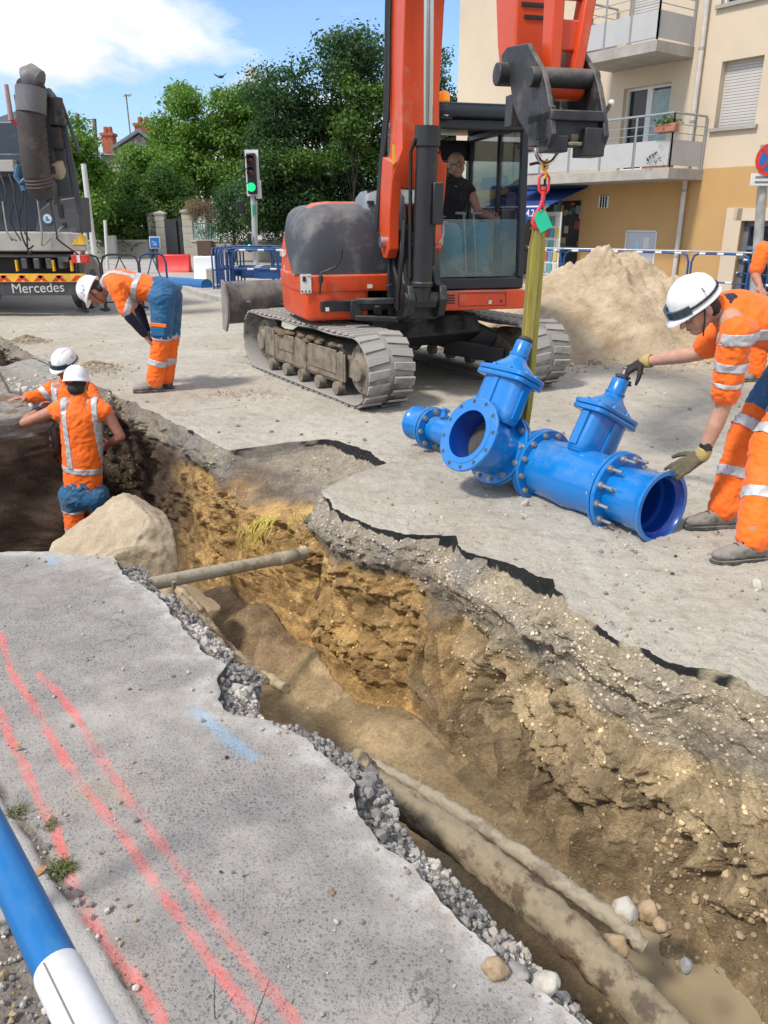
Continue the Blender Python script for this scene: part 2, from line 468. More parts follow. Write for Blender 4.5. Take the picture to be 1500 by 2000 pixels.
def build_trench():
 s, us, SS, TT, ZZ, tn, tf, plat, fill = trench()
 nc = len(us)
 e = np.minimum(us / 0.8, (11 - us) / 0.5); e = np.clip(e, 0, 1)[None, :]
 dug = sstep(-0.01, -0.10, ZZ) * e
 Q = np.stack([SS, TT, ZZ], -1)
 far = ((us > 7.0) & (us < 10.0))[None, :] * 1.0
 near = ((us > 2.3) & (us < 4.6))[None, :] * 1.0
 floor = ((us >= 4.6) & (us <= 7.0))[None, :] * 1.0
 big = fbm(Q * np.array([1.6, 2.5, 2.6]), 3)
 med = ridged(Q * np.array([6.0, 7.0, 7.0]) + big[..., None] * 0.9, 4, 0.55)
 fine = fbm(Q * 38, 3, 0.6)
 clod, cid = worley(Q * np.array([17., 17., 17.]) + 0.35 * fbm(Q * 12, 2)[..., None])
 clod2, _ = worley(Q * 42.0)
 clod0, hid0 = worley(Q * np.array([7.5, 7.5, 9.0]) + 0.5 * fbm(Q * 6, 2)[..., None]); patch = .35 + .65 * sstep(-.25, .35, fbm(Q * 2.6 + 70, 2))
 d = 0.055 * big + (0.033 * med + 0.060 * (0.55 - clod0) + 0.010 * fine + 0.024 * (0.55 - clod) + 0.010 * (0.55 - clod2)) * patch
 g = (SS * 1.0 - ZZ * 0.45) * 5.6 + 1.3 * fbm(Q * 2.0, 2)
 fr = g - np.floor(g)
 gm = sstep(0.1, 0.45, fbm(Q * np.array([1.1, 1.1, 1.5]) + 31, 2) + 0.20 * (SS < 3.0)) * sstep(-0.22, -0.42, ZZ) * (SS < 3.4) * (SS > 0.3)
 groove = (np.where(fr < 0.8, fr / 0.8, (1 - fr) / 0.2) - 0.5) * 0.13 * gm
 sheet = ridged(Q * np.array([9, 3, 2.2]) + 7, 3) * 0.022 * sstep(-.15, -.35, ZZ) * (SS > 2.6) * (SS < 6)
 dfar = d * (1 - .55 * gm) + groove * 1.0 + sheet
 led = (0.055 * sstep(-0.17, -0.235, ZZ) - 0.02 * sstep(-0.3, -0.6, ZZ))
 led = led * (0.6 + 0.8 * big)
 dt = far * (-(dfar) * 1.2 + led) + near * (d * 1.0 - 0.09 * sstep(-0.1, -0.22, ZZ) * sstep(-0.8, -0.3, ZZ))
 cave = np.exp(-(((SS - 4.38) / 0.22) ** 2 + ((ZZ + 0.42) / 0.10) ** 2)) * far
 dt += cave * 0.22
 wk = sstep(7.0, 7.5, us)[None, :] * (1 - sstep(9.6, 10.2, us)[None, :]) + sstep(2.2, 2.8, us)[None, :] * (1 - sstep(4.3, 4.9, us)[None, :])
 TT = TT + dt * dug * np.clip(wk, 0, 1)
 shoulder = (((us > 0.9) & (us <= 2.3)) | (us >= 9.6))[None, :] * 1.0
 mound = 0.0
 for (ms, mt, ma, mr) in [(0.50, 1.72, 0.24, 0.26), (1.02, 1.62, 0.10, 0.16), (.82, 2.04, -.15, .22), (4.35, 2.05, 0.30, 0.3), (3.75, 2.3, 0.15, 0.25), (5.0, 2.1, 0.25, 0.4),
                             (6.0, 1.2, 0.25, 0.5), (2.9, 2.15, 0.10, 0.25), (0.5, 2.35, 0.22, 0.3), (4.6, 1.3, 0.15, 0.3), (3.3, 1.25, 0.42, 0.26), (3.0, 1.2, 0.30, 0.25), (3.65, 1.25, 0.42, 0.3), (2.65, 1.2, 0.2, 0.25)]:
  mound = mound + ma * np.exp(-(((SS - ms) ** 2 + (TT - mt) ** 2) / mr ** 2))
 fz = 0.045 * fbm(Q * np.array([2.2, 2.2, 0]), 4) + 0.02 * med * 0.6 + 0.008 * fine + 0.022 * (0.5 - clod) + .03 * (.5 - clod0)
 smoothmud = sstep(0.0, 0.35, pnoise(Q * np.array([1.3, 1.3, 0]) + 5))
 fz = fz * (0.30 + 0.9 * smoothmud)
 deep = sstep(-0.25, -0.6, ZZ)
 ZZ = ZZ + (floor * fz + mound * np.clip(floor + (near + far) * .8, 0, 1)) * dug * deep
 rub = 0.012 * (0.5 - clod) + 0.010 * (0.5 - clod2) * 1.4 + 0.016 * fbm(Q * 9, 3)
 platw = plat[:, None] * (us < 3.2)[None, :]
 ZZ = ZZ + rub * np.clip(shoulder * 1.4 + platw * 2.0, 0, 2) * e
 rimw = ((us > 9.2) & (us < 10.6))[None, :] * 1.0
 ZZ = ZZ + rimw * 0.02 * fbm(Q * np.array([4, 4, 0]) + 13, 3)
 ZZ = ZZ + fill[:, None] * 0.03 * fbm(Q * np.array([3, 3, 0]), 3) * dug
 SS = SS + .05 * e * sstep(7.24, 7.29, SS) * sstep(7.42, 7.34, SS) * (1.1 * fbm(np.stack([TT * 2.5, ZZ * 2.5, ZZ * 0 + 2], -1), 4, .6) - .5 * worley(np.stack([TT * 8, ZZ * 8, ZZ * 0], -1))[0]) * sstep(0, -.12, ZZ)
 XY = np.stack([SS * DV[0] + TT * NV[0], SS * DV[1] + TT * NV[1]], -1) / (DV @ DV)
 V = np.concatenate([XY, ZZ[..., None]], -1)
 V[:, 0, 2] += road_noise(V[:, 0, 0], V[:, 0, 1]); V[:, -1, 2] += road_noise(V[:, -1, 0], V[:, -1, 1])
 def C(*a): return np.array(a)[None, None, :]
 nz = fbm(Q * np.array([3, 3, 3]) + 50, 4)[..., None] ; nf = fbm(Q * 14 + 80, 3)[..., None]
 dep = -ZZ[..., None] + 0.06 * fbm(Q * np.array([2.2, 2.2, 2]) + 9, 3)[..., None]
 crushed = C(.46, .405, .325) * (1 + .18 * nf)
 crushb = C(.36, .33, .30) * (1 + .2 * nf)
 S3 = SS[..., None]; wb = sstep(3.15, 2.35, S3 + .35 * nz)
 crushed = crushed + (C(.56, .48, .35) * (1 + .2 * nf) - crushed) * wb
 lay = 1 + .16 * fbm(np.stack([SS * 1.2, TT * 2, (ZZ + .06 * big) * 26], -1), 3)[..., None] * (ZZ < -.12)[..., None]
 top_c = crushed + (crushb - crushed) * sstep(-.1, .35, nz) * (1 - .7 * wb)
 purple = C(.24, .195, .155) * (1 + .2 * nf)
 ochre = C(.56, .365, .155) * (1 + .22 * nf + .15 * nz)
 buff = C(.60, .47, .285) * (1 + .2 * nf)
 clay = C(.34, .25, .145) * (1 + .2 * nf)
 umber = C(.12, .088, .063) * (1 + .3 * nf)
 soil = ochre * 1.0
 soil = soil + (buff * (0.5 + .5 * sstep(-.3, .3, nz)) + clay * (1 - (0.5 + .5 * sstep(-.3, .3, nz))) - soil) * wb
 soil = soil + (clay - soil) * (wb * sstep(.5, .85, dep + .12 * nz) * .8)
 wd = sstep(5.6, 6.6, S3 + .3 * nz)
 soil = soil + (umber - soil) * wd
 col = top_c + (purple - top_c) * (sstep(.15, .22, dep) * (1 - wb * .8))
 col = col + (soil - col) * sstep(.22 , .29, dep + .04 * nz - .08 * wb)
 fl = np.clip(floor, 0, 1)[..., None] * sstep(.3, .6, dep)
 mud = C(.30, .225, .13) * (1 + .12 * nz)
 mudo = C(.33, .235, .13) * (1 + .12 * nz)
 mudc = mud + (mudo - mud) * sstep(2.6, 3.6, S3)
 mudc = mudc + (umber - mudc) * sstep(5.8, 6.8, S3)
 col = col + (mudc - col) * fl * .85
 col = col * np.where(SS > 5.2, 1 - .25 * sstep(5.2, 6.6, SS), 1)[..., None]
 grav = C(.20, .195, .19) * (1 + .35 * nf)
 gl = C(.40, .38, .35) * (1 + .2 * nf)
 gmix = grav + (gl - grav) * sstep(-.05, .4, nz + .5 * (cid[..., None] - .5))
 nw = ((us > 0) & (us < 3.0))[None, :, None] * (1 - plat[:, None, None]) * (dep < .45)
 col = col + (gmix - col) * nw * sstep(.55, .2, dep)
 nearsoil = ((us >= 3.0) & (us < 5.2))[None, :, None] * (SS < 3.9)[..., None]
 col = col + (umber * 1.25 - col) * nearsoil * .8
 sandy = sstep(2.5, 2.9, S3) * (SS < 4.1)[..., None] * (us < 7)[None, :, None] * sstep(.2, .35, dep)
 col = col + (C(.45, .34, .20) * (1 + .15 * nf) - col) * sandy
 sandbench = ((SS > 3.9) & (SS < 5.6))[..., None] * (us < 7)[None, :, None] * sstep(.12, .25, dep)
 col = col + (C(.33, .235, .14) * (1 + .2 * nf) - col) * sandbench
 pg = C(.42, .40, .365) * (1 + .3 * nf)
 col = np.where((plat[:, None] * (us < 3.9)[None, :])[..., None] > .93, pg + (C(.30,.24,.17) - pg) * sstep(.15, .4, nz), col)
 pw = ((SS > 7.25) & (SS < 7.36) & (ZZ < -.02) & (us[None, :] < 5.5))[..., None]
 col = np.where(pw, np.where(dep < .16 + .05 * nz, crushb * (.8 + .4 * nf), umber * (1.15 + .9 * nz) + (nz > .25) * .03), col)
 col = np.where(fill[:, None, None] > .5, pg, col)
 nb = fbm(np.stack([SS * 2.3, SS * 0 + 3, SS * 0], -1), 3)
 blk = ((us > 10.35))[None, :] * sstep(-.28, -.10, nb - .10 * (SS < 2.6) + .45 * ((SS > 2.6) & (SS < 3.9)) + .18 * ((SS > 4.1) & (SS < 5.2)) - .6 * (SS > 5.3) + .5 * fbm(Q * 9, 2))
 col = col + (C(.030, .030, .032) - col) * blk[..., None]
 blk2 = ((us < 1.0) & (us > .15))[None, :] * sstep(-.2, .3, fbm(np.stack([SS * 3.3, SS * 0 + 7, SS * 0], -1), 3)) * (1 - plat[:, None])
 col = col + (C(.07, .07, .078) - col) * blk2[..., None] * .8
 wl_ = ((us > 6.8) & (us < 9.9))[None, :] * sstep(.1, .3, -ZZ); lum = .74 + .62 * hid0 ** 1.3; col = col * (1 + (lum - 1) * wl_)[..., None] * (1 - .22 * gm * wl_)[..., None]
 col = np.clip(col * lay, .01, .8)
 wet = np.clip(fl[..., 0] * sstep(-.2, .4, -nz[..., 0] + .1) + gm * .35, 0, 1)
 F = grid_faces(len(s), nc)
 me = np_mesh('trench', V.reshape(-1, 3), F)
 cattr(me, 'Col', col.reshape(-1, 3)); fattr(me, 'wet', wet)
 t = NT('trench_soil')
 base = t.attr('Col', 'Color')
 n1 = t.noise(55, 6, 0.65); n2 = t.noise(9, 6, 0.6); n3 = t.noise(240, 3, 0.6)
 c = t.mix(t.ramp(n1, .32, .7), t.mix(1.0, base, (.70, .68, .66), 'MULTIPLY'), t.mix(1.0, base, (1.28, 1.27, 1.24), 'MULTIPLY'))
 c = t.mix(t.math('MULTIPLY', t.ramp(n2, .45, .7), .35), c, t.mix(1.0, base, (.72, .66, .60), 'MULTIPLY'))
 st = t.vor(70, out='Color'); stm = t.ramp(t.vor(70), .16, .24, (1, 1, 1), (0, 0, 0))
 sel = t.ramp(st, .80, .86)
 c = t.mix(t.math('MULTIPLY', t.math('MULTIPLY', stm, sel), .7), c, (.50, .47, .42))
 c = t.mix(t.math('MULTIPLY', t.attr('wet'), .25), c, t.mix(1.0, c, (.6, .6, .6), 'MULTIPLY'))
 h = t.math('ADD', t.math('MULTIPLY', n1, 1.0), t.math('ADD', t.math('MULTIPLY', n3, .35), t.math('MULTIPLY', t.noise(110, 4, .7), .6)))
 wetn = t.math('SUBTRACT', 1.0, t.math('MULTIPLY', t.attr('wet'), .7))
 h = t.math('MULTIPLY', h, wetn)
 nm = t.bump(h, 1.0, .020)
 rough = t.math('MULTIPLY_ADD', t.attr('wet'), -.35, .95)
 t.fin(c, rough, nm)
 t.b.inputs['Specular IOR Level'].default_value = .3
 o = link('trench', me, t.m); tag(o, kind='structure')
 return V, SS, TT, col
TV, TSS, TTT, TCOL = build_trench()
_tv = TV.reshape(-1, 3)
def trench_z(x, y):
 d = (_tv[:, 0] - x) ** 2 + (_tv[:, 1] - y) ** 2
 i = np.argpartition(d, 12)[:12]
 return float(_tv[i, 2].max())
def build_road():
 s = S_ALL
 q = np.concatenate([np.arange(0, .3, .009), np.arange(.3, 2.2, .018), np.arange(2.2, 6, .045), np.arange(6, 14, .15), [14.5, 16, 18, 21, 25, 30, 37, 46, 60, 90, 140, 250]])
 tf = tfar(s)
 SS = np.repeat(s[:, None], len(q), 1); TT = tf[:, None] * np.exp(-q / 1.2)[None, :] + 2.4 * (1 - np.exp(-q / 1.2))[None, :] + q[None, :]
 XY = np.stack([SS * DV[0] + TT * NV[0], SS * DV[1] + TT * NV[1]], -1) / (DV @ DV)
 z = road_noise(XY[..., 0], XY[..., 1])
 Q = np.stack([SS, TT, SS * 0], -1)
 lump, lid = worley(Q * 24)
 loose = sstep(.0, .5, fbm(Q * 1.3 + 3, 3) + .15)
 close = np.clip(1.4 - q / 2.8, 0, 1)[None, :]
 amp = np.clip(q / .02, 0, 1)[None, :]
 z = z + amp * close * loose * (0.010 * np.clip(.45 - lump, 0, 1) * (lid > .4) + .006 * ridged(Q * 9, 3))
 V = np.concatenate([XY, z[..., None]], -1)
 me = np_mesh('road', V.reshape(-1, 3), grid_faces(len(s), len(q)))
 fattr(me, 'rim', np.repeat(np.exp(-q / .07)[None, :], len(s), 0));
 fattr(me, 'loose', (loose * close))
 t = NT('dusty_road')
 P = t.pos
 n1 = t.noise(1.1, 7, .62, P); n2 = t.noise(9, 7, .68, P); n3 = t.noise(70, 5, .7, P); n4 = t.noise(.35, 4, .5, P)
 c = t.mix(t.ramp(n1, .3, .72), (.43, .40, .335), (.59, .56, .49))
 c = t.mix(t.math('MULTIPLY', t.ramp(n4, .47, .62), .55), c, (.45, .385, .295))
 c = t.mix(t.math('MULTIPLY', t.ramp(n2, .50, .68), .5), c, (.25, .225, .195)); c = t.mix(t.math('MULTIPLY', t.ramp(t.noise(3.2, 6, .7, P), .53, .66), .4), c, (.60, .58, .53))
 c = t.mix(t.math('MULTIPLY', t.ramp(n3, .35, .7), .5), t.mix(1.0, c, (.78, .77, .76), 'MULTIPLY'), t.mix(1.0, c, (1.18, 1.18, 1.18), 'MULTIPLY'))
 mp = t.n('ShaderNodeMapping'); mp.inputs['Rotation'].default_value = (0, 0, R(-36)); mp.inputs['Scale'].default_value = (9, .6, 1); t.l(P, mp.inputs['Vector'])
 st = t.noise(1.0, 5, .6, mp.outputs[0])
 c = t.mix(t.math('MULTIPLY', t.ramp(st, .5, .70), .16), c, (.60, .585, .54))
 n5 = t.noise(.9, 5, .7, t.vscale(P, (1, 1.6, 1)), .4)
 c = t.mix(t.math('MULTIPLY', t.ramp(n5, .60, .70), .65), c, (.29, .215, .135))
 v = t.vor(46, P); vc = t.vor(46, P, out='Color')
 peb = t.math('MULTIPLY', t.ramp(v, .16, .26, (1, 1, 1), (0, 0, 0)), t.ramp(vc, .62, .70))
 c = t.mix(t.math('MULTIPLY', peb, .55), c, (.50, .49, .46))
 peb2 = t.math('MULTIPLY', t.ramp(t.vor(85, P), .2, .3, (1, 1, 1), (0, 0, 0)), t.ramp(t.vor(85, P, out='Color'), .70, .76))
 c = t.mix(t.math('MULTIPLY', peb2, .6), c, (.17, .165, .16))
 h = t.math('ADD', t.math('MULTIPLY', n3, .8), t.math('ADD', t.math('MULTIPLY', n2, 1.3), t.math('MULTIPLY', t.math('ADD', peb, peb2), .45)))
 nm = t.bump(h, .75, .016)
 t.fin(c, .93, nm); t.b.inputs['Specular IOR Level'].default_value = .25
 o = link('road', me, t.m); tag(o, kind='structure')
build_road()
PINK = [
 [(0,1235),(20,1310),(60,1370),(100,1440),(130,1490),(165,1540),(215,1600),(255,1650),(300,1720),(335,1770),(380,1830),(420,1890),(465,1945),(510,2005)],
 [(75,1318),(110,1350),(150,1400),(190,1470),(230,1530),(270,1585),(310,1640),(350,1695),(390,1755),(440,1820),(480,1875),(530,1935),(560,1970),(590,2010)],
 [(0,1385),(18,1440),(45,1490),(75,1560),(108,1620),(125,1675),(145,1730),(180,1800),(215,1855),(260,1905),(300,1960),(322,2010)],
]
BLUE = [[(382,1388),(410,1410),(450,1445),(495,1478)], [(95,1090),(108,1102)]]
def poly_dist(X, Y, pl):
 best = np.full(X.shape, 9.0)
 for (a, b) in zip(pl[:-1], pl[1:]):
  d = b - a; L2 = d @ d
  t = np.clip(((X - a[0]) * d[0] + (Y - a[1]) * d[1]) / L2, 0, 1)
  best = np.minimum(best, np.hypot(X - a[0] - t * d[0], Y - a[1] - t * d[1]))
 return best
def build_near():
 s = S_ALL
 q = np.concatenate([np.arange(0, 1.9, .011), np.arange(1.9, 3.4, .03), np.arange(3.4, 6, .12), [6.2, 7, 8, 10, 13, 18, 26, 40, 70, 120, 250]])
 SS = np.repeat(s[:, None], len(q), 1)
 tn = tnear(s)
 TT = tn[:, None] - q[None, :]
 XY = np.stack([SS * DV[0] + TT * NV[0], SS * DV[1] + TT * NV[1]], -1) / (DV @ DV)
 X, Y = XY[..., 0], XY[..., 1]
 z = road_noise(X, Y) * np.clip(.35 + 0 * X, 0, 1)
 z[:, 0] = road_noise(X[:, 0], Y[:, 0])
 Q = np.stack([X, Y, X * 0], -1)
 wv, wid = worley(Q * 70)
 z = z + .0015 * (.5 - wv) * np.clip(q / .03, 0, 1)[None, :]
 kt = .235 + (1.85 - np.clip(SS, -1, 3.5)) * .10 + .012 * fbm(np.stack([SS * 3, SS * 0, SS * 0], -1), 3) - 20 * (SS > 7)
 dirt_ = sstep(kt - .115, kt - .15, TT + .03 * fbm(Q * 8, 3)); kerb = sstep(kt, kt - .015, TT) * (1 - dirt_)
 joint = np.exp(-((TT - kt - .004) / .016) ** 2) * sstep(-.5, .3, fbm(Q * 5, 3) + .15) + dirt_
 z = z + .014 * kerb - .006 * joint + .012 * joint * fbm(Q * 26, 3)
 V = np.concatenate([XY, z[..., None]], -1)
 me = np_mesh('pavement', V.reshape(-1, 3), grid_faces(len(s), len(q), True))
 pink = np.full(X.shape, 1.0)
 for pl in PINK:
  w = [np.array(gz(*p))[:2] for p in pl]; pink = np.minimum(pink, poly_dist(X, Y, w))
 blue = np.full(X.shape, 1.0)
 for pl in BLUE:
  w = [np.array(gz(*p))[:2] for p in pl]; blue = np.minimum(blue, poly_dist(X, Y, w))
 fattr(me, 'pink', pink); fattr(me, 'blue', blue)
 fattr(me, 'edge', np.repeat(np.exp(-q / .22)[None, :], len(s), 0))
 fattr(me, 'kerb', kerb); fattr(me, 'joint', joint); fattr(me, 'far', sstep(6.8, 7.4, SS))
 t = NT('worn_asphalt')
 P = t.pos
 n1 = t.noise(1.6, 6, .6, P); n2 = t.noise(11, 6, .65, P); n3 = t.noise(130, 4, .7, P)
 warp = t.n('ShaderNodeVectorMath', operation='ADD'); t.l(P, warp.inputs[0])
 nn = t.n('ShaderNodeTexNoise'); nn.inputs['Scale'].default_value = 60; t.l(P, nn.inputs['Vector'])
 sc = t.n('ShaderNodeVectorMath', operation='SCALE'); sc.inputs['Scale'].default_value = .012; t.l(nn.outputs['Color'], sc.inputs[0]); t.l(sc.outputs[0], warp.inputs[1])
 v1 = t.vor(85, warp.outputs[0]); v1c = t.vor(85, warp.outputs[0], out='Color')
 v2 = t.vor(165, warp.outputs[0]); v2c = t.vor(165, warp.outputs[0], out='Color')
 dusty = t.math('ADD', t.ramp(n1, .42, .68), t.math('MULTIPLY', t.attr('edge'), .9))
 matrix = t.mix(t.ramp(n2, .3, .7), (.265, .248, .232), (.355, .333, .308))
 matrix = t.mix(t.math('MULTIPLY', t.ramp(n3, .3, .7), .6), t.mix(1.0, matrix, (.75, .75, .75), 'MULTIPLY'), t.mix(1.0, matrix, (1.15, 1.15, 1.15), 'MULTIPLY'))
 chip1 = t.math('MULTIPLY', t.ramp(v1, .28, .40, (1, 1, 1), (0, 0, 0)), t.ramp(v1c, .38, .44))
 chip2 = t.math('MULTIPLY', t.ramp(v2, .28, .38, (1, 1, 1), (0, 0, 0)), t.ramp(v2c, .40, .46))
 chipc = t.mix(t.ramp(t.vor(85, warp.outputs[0], out='Color'), .5, .9), (.12, .12, .13), (.24, .235, .235))
 vis = t.math('SUBTRACT', 1.0, t.math('MULTIPLY', t.ramp(t.math('MULTIPLY', dusty, .6), .25, .95), .50))
 c = t.mix(t.math('MULTIPLY', chip1, t.math('MULTIPLY', vis, .85)), matrix, chipc)
 c = t.mix(t.math('MULTIPLY', chip2, t.math('MULTIPLY', vis, .85)), c, (.125, .125, .132))
 dust = t.mix(t.ramp(n2, .35, .65), (.39, .36, .32), (.455, .43, .39))
 c = t.mix(t.math('MULTIPLY', t.ramp(dusty, .45, 1.25), .62), c, dust)
 n5 = t.noise(1.9, 4, .55, t.vscale(P, (1, 1, 1)))
 c = t.mix(t.math('MULTIPLY', t.ramp(n5, .56, .70), .32), c, (.40, .30, .20))
 c = t.mix(t.math('MULTIPLY', t.ramp(t.attr('edge'), .55, 1.0), t.math('MULTIPLY', t.ramp(n2, .45, .6), .6)), c, (.52, .52, .52))
 cw_ = t.n('ShaderNodeVectorMath', operation='ADD'); cn = t.n('ShaderNodeTexNoise'); cn.inputs['Scale'].default_value = 6; cn.inputs['Detail'].default_value = 5; t.l(P, cn.inputs['Vector']); cs = t.n('ShaderNodeVectorMath', operation='SCALE'); cs.inputs['Scale'].default_value = .35; t.l(cn.outputs['Color'], cs.inputs[0]); t.l(P, cw_.inputs[0]); t.l(cs.outputs[0], cw_.inputs[1])
 crk = t.math('MULTIPLY', t.ramp(t.vor(2.3, cw_.outputs[0], 'DISTANCE_TO_EDGE'), .003, .009, (1, 1, 1), (0, 0, 0)), t.ramp(t.noise(1.3, 3, .5, P), .52, .60))
 crk = t.math('MULTIPLY', crk, t.ramp(t.attr('edge'), .12, .4)); c = t.mix(t.math('MULTIPLY', crk, .75), c, (.06, .058, .055))
 c = t.mix(t.math('MULTIPLY', t.ramp(t.noise(2.6, 5, .6, P), .57, .66), .30), c, (.20, .185, .17))
 kc = t.mix(t.ramp(n2, .3, .7), (.30, .285, .265), (.42, .40, .375))
 c = t.mix(t.math('MULTIPLY', t.attr('kerb'), t.ramp(t.math('ADD', n2, t.attr('kerb')), .8, 1.5)), c, kc)
 c = t.mix(t.math('MULTIPLY', t.ramp(t.math('ADD', t.attr('joint'), t.math('MULTIPLY', n2, .6)), .55, .95), .85), c, t.mix(t.ramp(n3, .3, .7), (.10, .085, .07), (.22, .19, .155)))
 gv = t.vor(30, P, out='Color')
 gcol = t.mix(t.ramp(gv, .3, .8), (.27, .26, .24), (.50, .485, .46))
 c = t.mix(t.attr('far'), c, gcol)
 br = t.math('ADD', t.math('MULTIPLY', t.noise(45, 5, .8, P), .048), t.math('MULTIPLY', t.noise(7, 3, .6, P), .022))
 pf = t.math('SUBTRACT', t.attr('pink'), br)
 pm = t.ramp(t.math('ADD', t.math('MULTIPLY', pf, 38), 1.46), .42, .86, (1, 1, 1), (0, 0, 0))
 pm = t.math('MULTIPLY', pm, t.ramp(t.math('ADD', t.noise(210, 3, .7, P), t.math('MULTIPLY', t.noise(3.0, 3, .6, P), .5)), .52, .80, (.12, .12, .12), (1, 1, 1)))
 pm = t.math('MULTIPLY', pm, t.ramp(t.noise(5, 4, .6, P), .36, .58, (.30, .30, .30), (1, 1, 1))); c = t.mix(t.math('MULTIPLY', pm, .80), c, t.mix(t.ramp(n2, .3, .7), (.62, .10, .10), (.78, .20, .18)))
 bf = t.math('SUBTRACT', t.attr('blue'), br)
 bm_ = t.ramp(t.math('ADD', t.math('MULTIPLY', bf, 20), .85), .30, .85, (1, 1, 1), (0, 0, 0))
 c = t.mix(t.math('MULTIPLY', bm_, .36), c, (.22, .45, .68))
 h = t.math('ADD', t.math('MULTIPLY', chip1, .5), t.math('ADD', t.math('MULTIPLY', n3, 1.0), t.math('MULTIPLY', chip2, .35)))
 nm = t.bump(h, .55, .006)
 t.fin(c, .9, nm); t.b.inputs['Specular IOR Level'].default_value = .3
 o = link('pavement', me, t.m); tag(o, kind='structure')
build_near()
# ================================================================== EXCAVATOR
ORANGE = M('orange_machine_paint', (.60, .060, .010), .42, 0, .07, 3, .05, 30, dirt=.42, dcol=(.40, .27, .20), **{'Coat Weight': .1, 'Coat Roughness': .25})
DARKP = M('dark_machine_plastic', (.040, .045, .054), .40, 0, .15, 4, .08, 60, dirt=.42, dcol=(.20, .19, .18))
BLACKM = M('black_machine_steel', (.018, .019, .022), .42, 0, .2, 5, .1, 50, dirt=.38, dcol=(.16, .145, .125))
RUBBER = M('dusty_track_rubber', (.085, .084, .082), .85, 0, .2, 5, .4, 70, dirt=1.0, dcol=(.27, .255, .235))
LUGM = M('track_lug_rubber', (.12, .118, .112), .9, 0, .25, 7, .4, 60, dirt=1.0, dcol=(.33, .315, .29))
MUDST = M('muddy_steel', (.115, .095, .072), .8, 0, .3, 9, .5, 40, dirt=.8, dcol=(.27, .225, .175))
CHROME = M('chrome_rod', (.55, .55, .56), .16, 1.0, .05, 5, 0)
STEEL = M('zinc_steel', (.45, .45, .44), .35, .9, .15, 20, .1)
HOSE = M('black_hose', (.014, .014, .015), .5)
STICK = M('white_sticker', (.62, .61, .58), .6, 0, .1, 30, 0)
PRINT = M('black_print', (.02, .02, .022), .6, 0, 0, 5, 0)
GLASSC = glass('cab_glass', (.90, .97, .95), .03); GLASSW = glass('windscreen_glass', (.80, .94, .91), .03)
RX = (.11, 8.6); RZ = R(15)
_rt = Vector((math.cos(RZ), math.sin(RZ), 0)); _fw = Vector((math.sin(RZ), -math.cos(RZ), 0))
def E(l, w, z): return Vector((w, -l, z))
def XL(px, py, l):                          # pixel -> machine frame on the plane l
 d = Vector(ray(px, py)); o = Vector((-RX[0], -RX[1], CAMH)); k = (l - o.dot(_fw)) / d.dot(_fw)
 p = o + d * k; return E(p.dot(_fw), p.dot(_rt), p.z)
def XW(px, py, w):
 d = Vector(ray(px, py)); o = Vector((-RX[0], -RX[1], CAMH)); k = (w - o.dot(_rt)) / d.dot(_rt)
 p = o + d * k; return E(p.dot(_fw), p.dot(_rt), p.z)
EXC = thing('excavator', 'orange tracked excavator with dark grey bonnet and black cab lifting the blue pipework', 'excavator', (RX[0], RX[1], 0), RZ)
UX = Matrix.Rotation(R(15.5), 4, 'Z')       # undercarriage is turned under the upper body
def stadium(rc, r, n=14, flat=16):
 p = []
 for i in range(flat): p.append((-rc + 2 * rc * i / flat, -r))
 for i in range(n): a = -PI / 2 + PI * i / n; p.append((rc + r * math.cos(a), r * math.sin(a)))
 for i in range(flat):
  x = rc - 2 * rc * i / flat; sag = .014 * math.sin(PI * i / flat * 3) ** 2
  p.append((x, r - sag))
 for i in range(n): a = PI / 2 + PI * i / n; p.append((-rc + r * math.cos(a), r * math.sin(a)))
 return p
